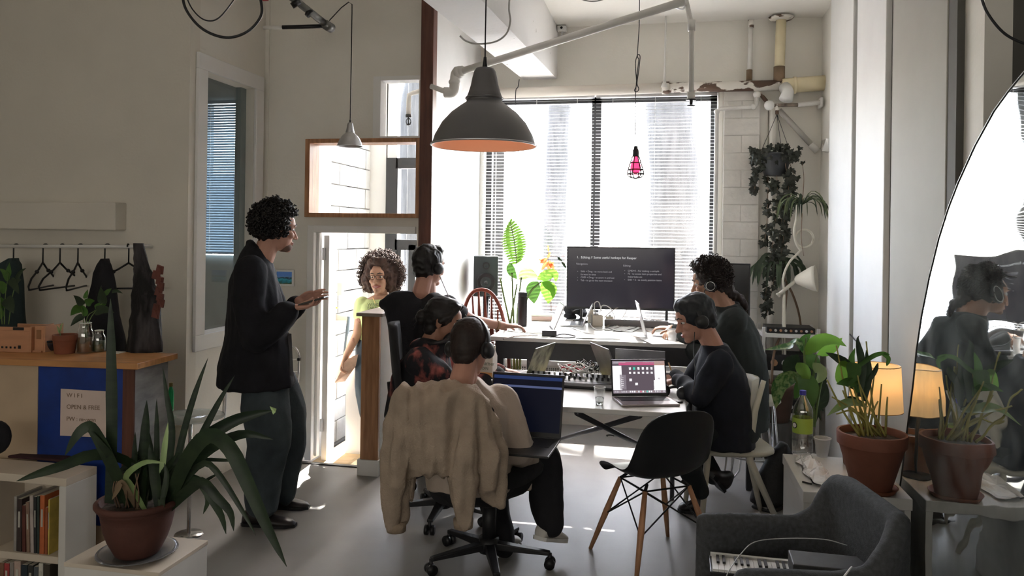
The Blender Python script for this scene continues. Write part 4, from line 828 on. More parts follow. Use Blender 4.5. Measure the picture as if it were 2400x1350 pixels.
# jeans
b = MB(); hipN, hipF = P(625, 895, D-.07), P(640, 895, D+.08)
limb(b, [hipN, P(622, 960, D-.10), P(632, 1035, D-.10), P(618, 1110, D-.08), P(612, 1178, D-.07)], [.112, .128, .112, .095, .088]); limb(b, [hipF, P(662, 960, D+.12), P(678, 1035, D+.15), P(672, 1100, D+.18), P(668, 1148, D+.20)], [.125, .125, .105, .088, .082])
b.ell(P(622, 890, D), (.15, .13, .10), (sdv, fdv, UZ))
m_jean = mat('faded_blue_jeans', (.026, .036, .044), .85, col2=(.075, .098, .11), scale=4, bump=.2, bscale=90)
jn = remesh('jeans', b, .010, m_jean, t, 3, folds=.014, fs=6, seed=4)
m_shoe = mat('dark_leather', (.022, .018, .018), .35, var=.2)
shoe('shoe', onZ(570, 1228, 0), onZ(692, 1234, 0), m_shoe, t, .048, .085); shoe('shoe', onZ(628, 1188, 0), onZ(724, 1192, 0), m_shoe, t, .046, .085)
ph = wrN+r_*.115+UZ*.040
phd = (r_*.95+UZ*.30-v_*.12).normalized()
tt = thing('phone', 'black smartphone held in the standing man hands', 'phone', tuple(ph)); ps = v_-phd*v_.dot(phd); ps.normalize(); pu = phd.cross(ps)
if pu.z < 0: pu = -pu
pm = Matrix((phd, ps, pu)).transposed()
obj('case', MB().box(ph, (.15, .074, .010), M=pm), mat('phone_case', (.05, .045, .04), .4), tt, bevel=.004); obj('screen', MB().box(ph+pu*.0055, (.138, .066, .001), M=pm), mat('phone_glass', (.04, .05, .05), .1, var=0), tt)

# ---- 2. smiling woman in the doorway
D = 5.85
t = thing('person', 'smiling woman with a big curly afro, glasses and a lime T-shirt in the doorway', 'person', tuple(P(880, 690, D)-UZ*1.45))
hd = Head(P(890, 652, D), -v_*1-r_*.10+UZ*.06-r_*.05, UZ+r_*-.05, 1.0)
# shoulders: image left = her right
b = MB(); hd.add(b); b.chain([hd.p(0, -.04, -.10), P(892, 705, D+.03)], [.050, .055])
S = (P(950, 700, D)-P(843, 704, D)).normalized(); Fd = -v_
shR, shL = P(849, 712, D), P(938, 708, D); elR, wrR = P(838, 782, D-.04), P(812, 832, D-.12)
torso(b, [(P(885, 800, D), S, Fd, .125, .09), (P(887, 760, D), S, Fd, .125, .09), (P(890, 722, D), S, Fd, .15, .09), (P(892, 703, D), S, Fd, .13, .06), (P(892, 692, D), S, Fd, .06, .05)])
limb(b, [shR, elR, wrR], [.046, .036, .026]); limb(b, [shL, P(952, 785, D), P(955, 850, D)], [.046, .036, .026])
hand(b, wrR, V(-r_*.30)-UZ*.95-v_*.1, r_*1.0-v_*.2, -v_, curl=.75, k=.95)
remesh('body', b, .0052, m_skin2, t, 2); hd.face(t, smile=True)
hm = MB(); A = hd.ax(); hm.ell(hd.p(0, -.045, .055), (.128, .115, .125), A, 14, 22); hm.ell(hd.p(.085, -.035, -.02), (.068, .07, .09), A); hm.ell(hd.p(-.085, -.035, -.02), (.068, .07, .09), A); hm.ell(hd.p(0, .03, .125), (.085, .055, .045), A)
remesh('hair', hm, .009, m_hairaf, t, 1, folds=.018, fs=26, stretch=(1, 1, 1))
obj('curls', curls(hd, 1500, .92, 1.12, 5, lo=-.72, fmax=.80, thick=.0026, size=.014, ell=(.150, .138, .152), cu=(0, -.045, .035)), m_hairaf, t, smooth=True)
gl = MB()
for sd in (1, -1):
    pts = [hd.p(sd*.033+x, .104-.25*abs(sd*.033+x)*.6, .006+z) for x, z in ((-.026, .013), (.026, .013), (.028, 0), (.022, -.016), (-.020, -.016), (-.027, 0), (-.026, .013))]
    gl.tube(pts, .0022, 6); gl.tube([hd.p(sd*.060, .092, .016), hd.p(sd*.078, .0, .010)], .0018, 6)
gl.tube([hd.p(-.008, .104, .010), hd.p(.008, .104, .010)], .002, 6)
g_ = tag(obj('glasses', gl, mat('brown_frame', (.06, .03, .02), .3), None, smooth=True), 'thin brown rectangular glasses on the smiling woman face', 'glasses')
for sd in (1, -1): obj('earring', MB().ell(hd.p(sd*.082, .0, -.052), (.005, .005, .012)).ell(hd.p(sd*.082, 0, -.035), (.003,)*3), mat('gold', (.7, .5, .2), .3, metal=1), t, smooth=True)
j = MB(); torso(j, [(P(884, 806, D), S, Fd, .138, .108), (P(886, 768, D), S, Fd, .135, .108), (P(889, 732, D), S, Fd, .158, .112), (P(891, 712, D), S, Fd, .165, .085), (P(892, 700, D+.01), S, Fd, .125, .066)])
limb(j, [shR+UZ*.004, shR.lerp(elR, .38)], [.056, .056]); limb(j, [shL+UZ*.004, shL.lerp(P(952, 785, D), .38)], [.056, .056])
m_lime = mat('lime_tshirt', (.56, .66, .30), .8, var=.05)
remesh('tshirt', j, .007, m_lime, t, 2, folds=.006, fs=9, seed=2)
def on_front(px, py, d): return P(px, py, d)
m_print = mat('grey_print', (.10, .13, .08), .8)
text('shirt_print', 'WINGS OF', .030, m_print, t, frameM(P(861, 717, D-.125), RV, UZ)); text('shirt_print', 'EARTH', .030, m_print, t, frameM(P(861, 725, D-.125), RV, UZ))
obj('necklace', MB().tube([P(874, 698, D-.075), P(880, 712, D-.105), P(888, 717, D-.115), P(904, 708, D-.105), P(912, 695, D-.075)], .002, 5), mat('gold', (.7, .5, .2), .3, metal=1), t)
obj('tattoo', MB().ell(P(842, 745, D-.04), (.030, .012, .05)).v and MB().ell(elR.lerp(wrR, .35)-v_*.028+r_*.0, (.014, .006, .03)).ell(shR.lerp(elR, .55)-v_*.036, (.018, .006, .026)).ell(elR.lerp(wrR, .65)-v_*.022, (.010, .005, .016)), mat('tattoo_red', (.30, .10, .07), .7, col2=(.38, .22, .15), scale=60), t, smooth=True)
b = MB(); limb(b, [P(866, 815, D), P(858, 900, D-.06), P(866, 985, D-.02), P(876, 1070, D+.04)], [.105, .085, .07, .06]); limb(b, [P(905, 815, D), P(905, 900, D+.02), P(905, 985, D+.05), P(905, 1070, D+.05)], [.105, .085, .07, .06]); b.ell(P(885, 815, D), (.145, .105, .09), (S, Fd, UZ))
remesh('jeans', b, .010, mat('dark_blue_jeans', (.03, .045, .065), .85, col2=(.07, .10, .13), scale=5), t, 3, folds=.008, seed=7)
shoe('shoe', V((P(872, 1090, D).x, P(872, 1090, D).y+.1, -.28)), V((P(868, 1090, D).x, P(868, 1090, D).y-.14, -.28)), m_shoe, t); shoe('shoe', V((P(905, 1090, D).x, P(905, 1090, D).y+.1, -.28)), V((P(905, 1090, D).x, P(905, 1090, D).y-.14, -.28)), m_shoe, t)
pb = MB(); w0_ = P(800, 852, D-.13)
pb.add([P(797, 858, D-.14), P(815, 842, D-.16), P(838, 832, D-.13), P(833, 858, D-.10), P(808, 893, D-.14), P(786, 896, D-.13), P(797, 855, D-.10), P(815, 840, D-.11), P(838, 832, D-.10), P(830, 858, D-.08), P(806, 893, D-.11), P(786, 894, D-.10)], [(0, 1, 2, 3, 4, 5), (11, 10, 9, 8, 7, 6)]+[(i, (i+1) % 6+0 if False else (i+1) % 6, 6+(i+1) % 6, 6+i) for i in range(6)])
single('paper_bag', pb, mat('crumpled_paper', (.60, .42, .32), .7, var=.15, scale=20, bump=.6), 'crumpled brown paper bag in the smiling woman hand', 'paper bag', bevel=.004)

# ---- 3. man with headphones, arm stretched to the far table
D = 4.85
t = thing('person', 'man in a black T-shirt with headphones reaching for the far table', 'person', tuple(P(1000, 900, D)-UZ*.5))
hd = Head(P(1006, 625, D), r_*.66+v_*.74-UZ*.10, UZ, 1.0)
b = MB(); hd.add(b); S = (r_*.75-v_*.65).normalized(); Fd = (r_*.65+v_*.75).normalized()
b.chain([P(1000, 640, D), P(1000, 690, D)], [.054, .06])
shL_, shR_ = P(955, 710, D-.05), P(1048, 718, D+.0); elR, wrR = P(1108, 752, D+.10), P(1180, 764, D+.22)
torso(b, [(P(1000, 900, D), S, Fd, .15, .10), (P(1000, 800, D), S, Fd, .14, .10), (P(1000, 725, D), S, Fd, .17, .10), (P(1000, 700, D), S, Fd, .15, .07), (P(1000, 688, D), S, Fd, .07, .06)])
limb(b, [shR_, elR, wrR], [.048, .040, .028]); limb(b, [shL_, P(945, 800, D+.1), P(990, 830, D+.35)], [.048, .042, .03])
hand(b, wrR, r_*1.0+v_*.25-UZ*.02, -UZ*1.0, v_*.9, curl=.45, k=1.0)
remesh('body', b, .0052, m_skin, t, 2); hd.face(t)
obj('wristband', MB().lathe(wrR-(wrR-elR).normalized()*.05, [(.030, -.012), (.034, -.01), (.034, .01), (.030, .012)], 20, ax=(wrR-elR)), mat('tan_band', (.35, .2, .12), .6), t, smooth=True)
hm = MB(); skullcap(hd, hm, 1.10); hm.ell(hd.p(0, .03, .105), (.068, .06, .035), hd.ax()); remesh('hair', hm, .007, m_hairb, t, 1, folds=.008, fs=22, stretch=(1, 1, 1))
j = MB(); torso(j, [(P(998, 930, D), S, Fd, .20, .15), (P(998, 820, D), S, Fd, .19, .14), (P(1000, 740, D), S, Fd, .20, .13), (P(1001, 712, D), S, Fd, .185, .10), (P(1000, 696, D), S, Fd, .12, .075), (P(1000, 686, D), S, Fd, .07, .065)])
limb(j, [shR_, shR_.lerp(elR, .45)], [.07, .062]); limb(j, [shL_, P(945, 800, D+.1)], [.075, .065])
m_blkT = mat('black_tshirt', (.012, .012, .014), .9, var=.3, scale=10)
remesh('tshirt', j, .010, m_blkT, t, 3, folds=.010, fs=7, seed=9)
b = MB(); limb(b, [P(985, 930, D), P(1030, 960, D+.42), P(1030, 1080, D+.45)], [.10, .08, .06]); limb(b, [P(1010, 930, D), P(1070, 960, D+.38), P(1080, 1080, D+.40)], [.10, .08, .06]); b.ell(P(998, 930, D), (.18, .14, .10))
remesh('trousers', b, .012, m_bcloth, t, 2, folds=.006)
headphones(hd, 'black headphones on the man reaching for the far table')
single('headphone_cord', MB().tube(bez([hd.p(.09, .01, -.05), P(1055, 700, D-.02), P(1080, 725, D+.02), P(1110, 762, D+.0), P(1135, 800, D+.15), P(1160, 800, D+.3)], 30), .0028, 6), mat('light_grey_cord', (.5, .5, .5), .5), 'pale cord running from the reaching man headphones to the table', 'cord')

# ---- 4. woman with a low bun in a tie-dye hoodie
D = 4.35
t = thing('person', 'dark-haired woman with a bun and black and red tie-dye hoodie looking down', 'person', tuple(P(990, 950, D)-UZ*.6))
hd = Head(P(1040, 752, D), r_*.90-v_*.12-UZ*.24, UZ, .98)
b = MB(); hd.add(b); S = (-v_*.92-r_*.35).normalized(); Fd = (r_*.92-v_*.35).normalized()
b.chain([hd.p(0, -.03, -.05), P(1015, 812, D)], [.05, .056])
shN, shF = P(985, 850, D-.16), P(1020, 838, D+.16)
elN, wrN = P(1085, 925, D-.10), P(1175, 876, D+.10); elF, wrF = P(1110, 880, D+.2), P(1178, 868, D+.25)
torso(b, [(P(990, 960, D), S, Fd, .15, .10), (P(995, 880, D), S, Fd, .15, .10), (P(1004, 835, D), S, Fd, .14, .07), (P(1010, 818, D), S, Fd, .07, .06)])
limb(b, [shN, elN, wrN], [.045, .038, .025]); limb(b, [shF, elF, wrF], [.045, .038, .025])
hand(b, wrN, r_*1.0-UZ*.12+v_*.1, -UZ, v_*.9, curl=.5, k=.95); hand(b, wrF, r_*1.0-UZ*.15+v_*.1, -UZ, -v_*.9, curl=.5, k=.95)
remesh('body', b, .0055, m_skin3, t, 2); hd.face(t)
hm = MB(); skullcap(hd, hm, 1.07, back=.004); hm.ell(hd.p(0, -.055, -.055), (.066, .05, .06), hd.ax()); hm.ell(hd.p(0, -.125, -.015), (.045, .042, .045), hd.ax()); hm.ell(hd.p(0, .025, .108), (.062, .05, .03), hd.ax())
for sd in (1, -1): hm.chain([hd.p(sd*.03, .075, .105), hd.p(sd*.073, .045, .05), hd.p(sd*.08, -.0, .01)], [.012, .016, .02])
remesh('hair', hm, .007, m_hairb, t, 1, folds=.004, fs=40, stretch=(.4, .4, 1))
obj('bun_strands', MB().tube(bez([hd.p(0, -.11, -.02), hd.p(.02, -.15, -.05), hd.p(.01, -.16, -.10)], 10), .004, 5).tube(bez([hd.p(0, -.11, -.01), hd.p(-.02, -.16, -.0), hd.p(-.01, -.18, -.06)], 10), .003, 5), m_hairb, t, smooth=True)
j = MB(); torso(j, [(P(990, 975, D), S, Fd, .21, .20), (P(990, 920, D), S, Fd, .21, .17), (P(993, 870, D), S, Fd, .21, .15), (P(1002, 832, D), S, Fd, .17, .11), (P(1012, 806, D), S, Fd, .085, .085)])
j.ell(P(1003, 812, D), (.105, .10, .055)); j.chain([P(1030, 815, D-.06), P(1040, 822, D), P(1030, 815, D+.06)], [.035, .04, .035])
limb(j, [shN, elN, wrN-(wrN-elN).normalized()*.03], [.085, .07, .05]); limb(j, [shF, elF, wrF-(wrF-elF).normalized()*.03], [.08, .065, .045])
m_td = mat('tie_dye_hoodie', (.010, .010, .014), .9, col2=(.34, .09, .075), scale=13, var=.2, thr=(.52, .68), stretch=(1, 1, .6))
remesh('hoodie', j, .010, m_td, t, 3, folds=.012, fs=7, seed=12)
b = MB(); limb(b, [P(990, 985, D-.08), P(1090, 1000, D-.05), P(1090, 1130, D-.02)], [.10, .08, .06]); limb(b, [P(1000, 985, D+.1), P(1100, 1000, D+.12), P(1100, 1120, D+.12)], [.10, .08, .06]); b.ell(P(990, 990, D), (.16, .16, .1))
remesh('trousers', b, .012, m_bcloth, t, 2, folds=.006)
nk = P(1030, 800, D); tt = thing('headphones', 'black headphones resting round the neck of the woman in tie-dye', 'headphones', tuple(nk), 'headphones people wear')
obj('headband', MB().tube(bez([P(1058, 790, D-.04), P(1040, 800, D-.10), P(1008, 805, D-.09), P(992, 800, D), P(1005, 795, D+.09), P(1040, 795, D+.10)], 24), .011, 8), m_black, tt, smooth=True)
for dd in (-.05, .09): obj('ear_cup', MB().lathe(P(1052, 795, D+dd), [(0, -.02), (.034, -.018), (.036, .0), (.030, .018), (0, .02)], 20, ax=r_*.6-UZ*.5+v_*(.3 if dd > 0 else -.3)), m_black, tt, smooth=True)

# ---- 5. person in cream sweatshirt, back to the camera
D = 3.62
t = thing('person', 'short-haired person in a cream sweatshirt seen from behind with a laptop', 'person', tuple(P(1110, 1060, D)-UZ*.4))
hd = Head(P(1103, 815, D), r_*.42+v_*.88-UZ*.28, UZ+r_*.05+v_*.2, 1.04)
b = MB(); hd.add(b); S = (r_*.95-v_*.22).normalized(); Fd = (v_*.95+r_*.25).normalized()
b.chain([hd.p(0, -.03, -.07), P(1088, 905, D-.03)], [.055, .062])
shL_, shR_ = P(995, 945, D), P(1172, 940, D+.02); elR, wrR = P(1212, 1048, D-.02), P(1240, 1082, D+.16); elL, wrL = P(985, 1060, D), P(1150, 1085, D+.35)
torso(b, [(P(1100, 1110, D), S, Fd, .16, .11), (P(1095, 1020, D), S, Fd, .15, .11), (P(1090, 950, D), S, Fd, .18, .11), (P(1088, 915, D), S, Fd, .14, .08), (P(1088, 900, D), S, Fd, .07, .065)])
limb(b, [shR_, elR, wrR], [.050, .042, .030]); limb(b, [shL_, elL, wrL], [.05, .042, .03])
hand(b, wrR, r_*.30+v_*.85-UZ*.35, -UZ*.6-r_*.6, v_*.2+UZ*.8, curl=.7, k=1.0); hand(b, wrL, v_*.8+r_*.6, -UZ, r_, curl=.5)
remesh('body', b, .0055, m_skin, t, 2); hd.face(t)
hm = MB(); skullcap(hd, hm, 1.03, back=.002); hm.ell(hd.p(0, -.062, -.045), (.060, .042, .05), hd.ax()); hm.ell(hd.p(0, .03, .10), (.062, .055, .03), hd.ax()); remesh('hair', hm, .006, m_hairbr, t, 1, folds=.002, fs=80, stretch=(1, 1, 1))
headphones(hd, 'black headphones on the person in the cream sweatshirt', r0=.098)
j = MB(); torso(j, [(P(1100, 1140, D), S, Fd, .20, .17), (P(1098, 1060, D), S, Fd, .195, .16), (P(1092, 980, D), S, Fd, .215, .145), (P(1090, 940, D), S, Fd, .215, .12), (P(1088, 912, D), S, Fd, .15, .09), (P(1088, 888, D), S, Fd, .072, .072)])
limb(j, [shR_, shR_.lerp(elR, .5)+r_*.005, elR, elR.lerp(wrR, .8)], [.085, .085, .078, .055]); limb(j, [shL_, elL, wrL.lerp(elL, .1)], [.085, .07, .05])
m_cs = mat('cream_sweatshirt', (.50, .42, .35), .9, var=.06, scale=10, bump=.25, bscale=120)
remesh('sweatshirt', j, .009, m_cs, t, 3, folds=.011, fs=8, seed=15)
b = MB(); b.ell(P(1110, 1130, D+.03), (.20, .17, .11), (S, Fd, UZ)); limb(b, [P(1150, 1130, D+.05), P(1272, 1072, D+.30), P(1282, 1190, D+.18), P(1290, 1225, D+.14)], [.115, .098, .078, .066]); limb(b, [P(1060, 1130, D+.05), P(1120, 1110, D+.48), P(1160, 1180, D+.35), P(1180, 1280, D+.2)], [.115, .085, .07, .06])
remesh('trousers', b, .011, mat('black_trousers', (.010, .010, .013), .85, var=.3, scale=8), t, 3, folds=.012, fs=6, seed=16)
m_ws = mat('white_sneaker', (.62, .60, .56), .5, var=.05)
shoe('shoe', P(1262, 1265, D+.08)-UZ*.0, P(1322, 1268, D+.28), m_ws, t, .045, .085, sole=m_white); shoe('shoe', onZ(1165, 1290, .03), onZ(1215, 1270, .03), m_ws, t, .045, .085, sole=m_white)
sw_ = MB().add([P(1190, 1095, D+.12), P(1252, 1080, D+.12), P(1246, 1150, D+.12), P(1196, 1156, D+.10), P(1190, 1095, D+.15), P(1252, 1080, D+.15), P(1246, 1150, D+.15), P(1196, 1156, D+.13)], [(3, 2, 1, 0), (4, 5, 6, 7), (0, 1, 5, 4), (1, 2, 6, 5), (2, 3, 7, 6), (3, 0, 4, 7)])
obj('sweatshirt_hem', sw_, m_cs, t, bevel=.01)

# ---- 6. front right person in dark sweater
D = 4.25
t = thing('person', 'person in a black sweater with headphones seated on the white chair', 'person', tuple(P(1690, 1030, D)-UZ*.45))
hd = Head(P(1628, 748, D), -r_*.93-v_*.05-UZ*.32, UZ*.95-r_*.28, 1.0)
b = MB(); hd.add(b); S = (v_*.95+r_*.2).normalized(); Fd = (-r_*.95+v_*.2).normalized()
b.chain([hd.p(0, -.035, -.05), P(1672, 812, D)], [.052, .058])
shN, shF = P(1688, 852, D-.17), P(1665, 838, D+.17); elN, wrN = P(1640, 930, D-.20), P(1590, 890, D+.05); elF, wrF = P(1612, 905, D+.25), P(1580, 880, D+.35)
torso(b, [(P(1700, 1010, D), S, Fd, .15, .11), (P(1695, 920, D), S, Fd, .14, .11), (P(1685, 860, D), S, Fd, .16, .10), (P(1678, 828, D), S, Fd, .12, .07), (P(1674, 812, D), S, Fd, .06, .06)])
limb(b, [shN, elN, wrN], [.046, .038, .026]); limb(b, [shF, elF, wrF], [.046, .038, .026])
hand(b, wrN, -r_*.9+v_*.3-UZ*.3, -UZ, v_, curl=.8, k=.95); hand(b, wrF, -r_*.9-UZ*.2, -UZ, -v_, curl=.6, k=.95)
remesh('body', b, .0055, m_skin, t, 2); hd.face(t)
hm = MB(); skullcap(hd, hm, 1.12, back=.002); hm.ell(hd.p(0, .038, .095), (.070, .055, .038), hd.ax()); hm.ell(hd.p(0, -.07, -.03), (.062, .05, .055), hd.ax()); remesh('hair', hm, .007, mat('blue_black_hair', (.012, .015, .019), .6, var=.3), t, 1, folds=.006, fs=24, stretch=(1, 1, 1))
headphones(hd, 'black headphones on the front person at the right end of the near table')
j = MB(); torso(j, [(P(1690, 1040, D), S, Fd, .19, .18), (P(1693, 985, D), S, Fd, .185, .16), (P(1692, 920, D), S, Fd, .19, .15), (P(1688, 865, D), S, Fd, .20, .13), (P(1680, 828, D), S, Fd, .15, .09), (P(1675, 806, D), S, Fd, .075, .07)])
limb(j, [shN, elN, wrN-(wrN-elN).normalized()*.02], [.075, .062, .045]); limb(j, [shF, elF, wrF-(wrF-elF).normalized()*.02], [.075, .06, .045])
m_navy = mat('black_navy_sweater', (.008, .010, .017), .9, var=.3, scale=12)
remesh('sweater', j, .010, m_navy, t, 3, folds=.010, fs=8, seed=19)
b = MB(); limb(b, [P(1700, 1018, D-.08), P(1600, 1000, D-.10), P(1618, 1100, D-.15), P(1640, 1150, D-.15)], [.105, .085, .065, .05]); limb(b, [P(1700, 1018, D+.10), P(1590, 1005, D+.14), P(1640, 1060, D+.10), P(1672, 1115, D+.05)], [.105, .085, .062, .05]); b.ell(P(1705, 1010, D), (.17, .17, .11), (S, Fd, UZ))
remesh('trousers', b, .011, mat('black_green_trousers', (.010, .014, .016), .85, var=.3), t, 3, folds=.010, seed=20)
shoe('boot', P(1690, 1150, D+.05), P(1655, 1105, D-.02), m_shoe, t, .045, .10, up=V((.3, 0, 1))); shoe('boot', onZ(1650, 1205, .0), onZ(1590, 1195, .0), m_shoe, t, .046, .10)

# ---- 7. rear right person
D = 4.85
t = thing('person', 'person with curly dark hair and ringed headphones in a dark grey top', 'person', tuple(P(1730, 980, D)-UZ*.5))
hd = Head(P(1663, 662, D), -r_*.90+v_*.30-UZ*.22, UZ*.95-r_*.22, 1.02)
b = MB(); hd.add(b); S = (v_*.85+r_*.45).normalized(); Fd = (-r_*.85+v_*.45).normalized()
b.chain([hd.p(0, -.035, -.05), P(1702, 715, D)], [.052, .058])
shN, shF = P(1718, 752, D-.15), P(1700, 742, D+.17); elN, wrN = P(1650, 850, D-.0), P(1600, 775, D+.25); elF, wrF = P(1640, 800, D+.3), P(1575, 770, D+.4)
torso(b, [(P(1730, 950, D), S, Fd, .15, .11), (P(1730, 850, D), S, Fd, .14, .11), (P(1718, 765, D), S, Fd, .17, .10), (P(1708, 730, D), S, Fd, .13, .07), (P(1703, 715, D), S, Fd, .06, .06)])
limb(b, [shN, elN, wrN], [.048, .04, .028]); limb(b, [shF, elF, wrF], [.048, .04, .028])
hand(b, wrN, -r_*.95-UZ*.15, -UZ, v_, curl=.6, k=.95); hand(b, wrF, -r_*.95+UZ*.05, -UZ, -v_, curl=.6, k=.95)
remesh('body', b, .0055, m_skin2, t, 2); hd.face(t)
hm = MB(); skullcap(hd, hm, 1.10); hm.ell(hd.p(0, .03, .10), (.07, .055, .04), hd.ax()); hm.chain([hd.p(0, -.08, -.03), P(1712, 690, D-.02), P(1735, 700, D-.02), P(1748, 722, D-.02)], [.05, .04, .03, .015]); remesh('hair', hm, .008, m_hairbr, t, 1, folds=.010, fs=26, stretch=(1, 1, 1))
obj('curls', curls(hd, 520, .93, 1.10, 41, lo=-.6, fmax=.75, thick=.003, size=.016), m_hairbr, t, smooth=True)
headphones(hd, 'black headphones with a pale ring on the rear right person', ring=m_white, r0=.10)
j = MB(); torso(j, [(P(1735, 1000, D), S, Fd, .20, .17), (P(1737, 930, D), S, Fd, .19, .165), (P(1733, 850, D), S, Fd, .19, .16), (P(1722, 780, D), S, Fd, .205, .145), (P(1710, 735, D), S, Fd, .165, .10), (P(1703, 714, D), S, Fd, .08, .08)])
limb(j, [shN, elN, wrN-(wrN-elN).normalized()*.03], [.085, .07, .05]); limb(j, [shF, elF, wrF-(wrF-elF).normalized()*.03], [.08, .065, .045])
remesh('top', j, .010, mat('dark_grey_green_top', (.028, .034, .034), .9, var=.2, scale=8), t, 3, folds=.012, fs=7, seed=23)
b = MB(); limb(b, [P(1735, 985, D-.08), P(1640, 960, D+.1), P(1650, 1060, D+.12)], [.11, .085, .06]); limb(b, [P(1735, 985, D+.10), P(1640, 955, D+.3), P(1650, 1050, D+.3)], [.11, .085, .06]); b.ell(P(1738, 975, D), (.17, .17, .11), (S, Fd, UZ))
remesh('trousers', b, .012, m_bcloth, t, 2, folds=.006)
shoe('shoe', P(1660, 1075, D+.12), P(1620, 1075, D+.12), m_shoe, t); shoe('shoe', P(1660, 1065, D+.3), P(1620, 1065, D+.3), m_shoe, t)
for a_, b_2, lb, hh_ in ((P(1714, 690, 4.75), P(1712, 760, 4.7), 'thin cord hanging from the ringed headphones', 1),):
    single('headphone_cord', MB().tube(bez([P(1651, 680, 4.75), P(1652, 720, 4.7), P(1653, 770, 4.6), P(1650, 790, 4.9)], 16), .0022, 6), m_black, lb, 'cord')
single('headphone_cord', MB().tube(bez([P(1628, 778, 4.15), P(1626, 830, 4.10), P(1630, 880, 4.0), P(1622, 925, 3.95)], 16), .0022, 6), m_black, 'thin cord hanging from the front right person headphones', 'cord')
# ------------------------------------------------------------------ furniture in the bay
m_table = mat('white_table_top', (.70, .69, .67), .35, var=.04, scale=3, coat=.2)
m_apron = mat('dark_table_frame', (.035, .035, .04), .5, var=.1)
FZ = .92
t = thing('far_table', 'long high white table with dark frame under the television', 'table', (-.3, 5.77, 0))
obj('tabletop', MB().bb((-1.16, 5.06, FZ-.028), (.62, 6.40, FZ)), m_table, t, bevel=.004)
obj('apron', MB().bb((-1.12, 5.09, FZ-.15), (.58, 5.12, FZ-.028)).bb((-1.12, 6.30, FZ-.12), (.58, 6.33, FZ-.028)).bb((-1.12, 5.12, FZ-.12), (-1.09, 6.30, FZ-.028)).bb((.55, 5.12, FZ-.12), (.58, 6.30, FZ-.028)), m_apron, t)
for x_, y_ in ((-1.09, 5.12), (.55, 5.12), (-1.09, 6.30), (.55, 6.30)): obj('leg', MB().bb((x_-.025, y_-.025, 0), (x_+.025, y_+.025, FZ-.10)), m_apron, t)
NZ = .74
t = thing('near_table', 'pale folding table with crossed dark metal legs in front', 'table', (-.45, 4.35, 0))
obj('tabletop', MB().bb((-1.02, 3.86, NZ-.026), (.115, 4.86, NZ)), m_table, t, bevel=.004)
m_leg = mat('grey_steel_leg', (.10, .10, .11), .35, metal=.6)
for dx_, dy_ in ((0, 0),):
    sh_ = V((dx_, dy_, 0)); A0, A1 = onZ(1500, 974, NZ-.035)+sh_, onZ(1290, 1037, .03)+sh_*.3; B0, B1 = onZ(1352, 968, NZ-.035)+sh_, onZ(1556, 1072, .03)+sh_*.3
    for p_, q_ in ((A0, A1), (B0, B1)):
        lg_ = obj('leg', MB().cyl(p_, q_, .0145, seg=12), m_leg, t, smooth=True)
        d_ = (q_-p_); d_.z = 0; d_.normalize(); obj('foot_pad', MB().ell(q_+d_*.02, (.055, .03, .028), (d_, V((-d_.y, d_.x, 0)), UZ)), m_black, lg_, smooth=True)

for x_ in (-.96, .06): obj('leg', MB().cyl((x_, 4.80, NZ-.026), (x_, 4.80, 0), .014), m_leg, t, smooth=True)
# television with the slide
tl, tr_, bl_, br_ = P(1331, 577, 6.15), P(1583, 579, 6.05), P(1327, 723, 6.15), P(1581, 728, 6.05)
t = thing('television', 'large black television showing a slide of hotkeys on the far table', 'television', tuple((bl_+br_)/2-UZ*.1))
ex = (br_-bl_); ex.z = 0; W_ = ex.length; ex.normalize(); nf = V((ex.y, -ex.x, 0)); Hh = tl.z-bl_.z; O = V((bl_.x, bl_.y, bl_.z))
def tvbox(x0, x1, z0, z1, d0, d1, nm, m, bev=0): return obj(nm, MB().hexa([O+ex*x0+UZ*z0-nf*d0, O+ex*x1+UZ*z0-nf*d0, O+ex*x1+UZ*z0-nf*d1, O+ex*x0+UZ*z0-nf*d1, O+ex*x0+UZ*z1-nf*d0, O+ex*x1+UZ*z1-nf*d0, O+ex*x1+UZ*z1-nf*d1, O+ex*x0+UZ*z1-nf*d1]), m, t, bevel=bev)
tvbox(0, W_, 0, Hh, 0, .045, 'casing', m_black, .004)
m_scr = mat('tv_screen', (.012, .012, .016), .16, var=0, em=(.014, .012, .018), ems=.7)
tvbox(.010, W_-.010, .018, Hh-.010, -.001, .0, 'screen', m_scr)
obj('stand', MB().cyl(O+ex*.12-nf*.02-UZ*(O.z-FZ-.012), O+ex*.12-nf*.02, .012).cyl(O+ex*(W_-.06)-nf*.02-UZ*(O.z-FZ-.012), O+ex*(W_-.06)-nf*.02, .012), m_black, t)
for xx in (.12, W_-.06):
    b_ = O+ex*xx-nf*.02; b_.z = FZ; obj('foot', MB().lathe(b_, [(0, .001), (.07, .001), (.06, .012), (.014, .03), (0, .03)], 20), m_black, t, smooth=True)
m_txt = emat('slide_text_white', (.85, .85, .85), .55); m_txt2 = emat('slide_text_grey', (.6, .58, .62), .36)
def tvt(px, py, s_, size, m):
    for pc_2 in ([('•', 0, 'bullet'), (s_[5:], 8, 'slide_text')] if s_[0] == '•' else [('1.', 0, 'list_number'), (s_[5:], 10, 'slide_text')] if s_[:2] == '1.' else [(s_, 0, 'slide_text')]):
        q = O+ex*((px+pc_2[1]-1329)/252*W_)+UZ*((724-py)/147*Hh)+nf*.0025; text(pc_2[2], pc_2[0], size, m, t, frameM(q, ex, UZ), ext=.0002)
tvt(1352, 605, '1.   Editing // Some useful hotkeys for Reaper', .0262, m_txt); tvt(1351, 620, 'Navigation:', .021, m_txt2)
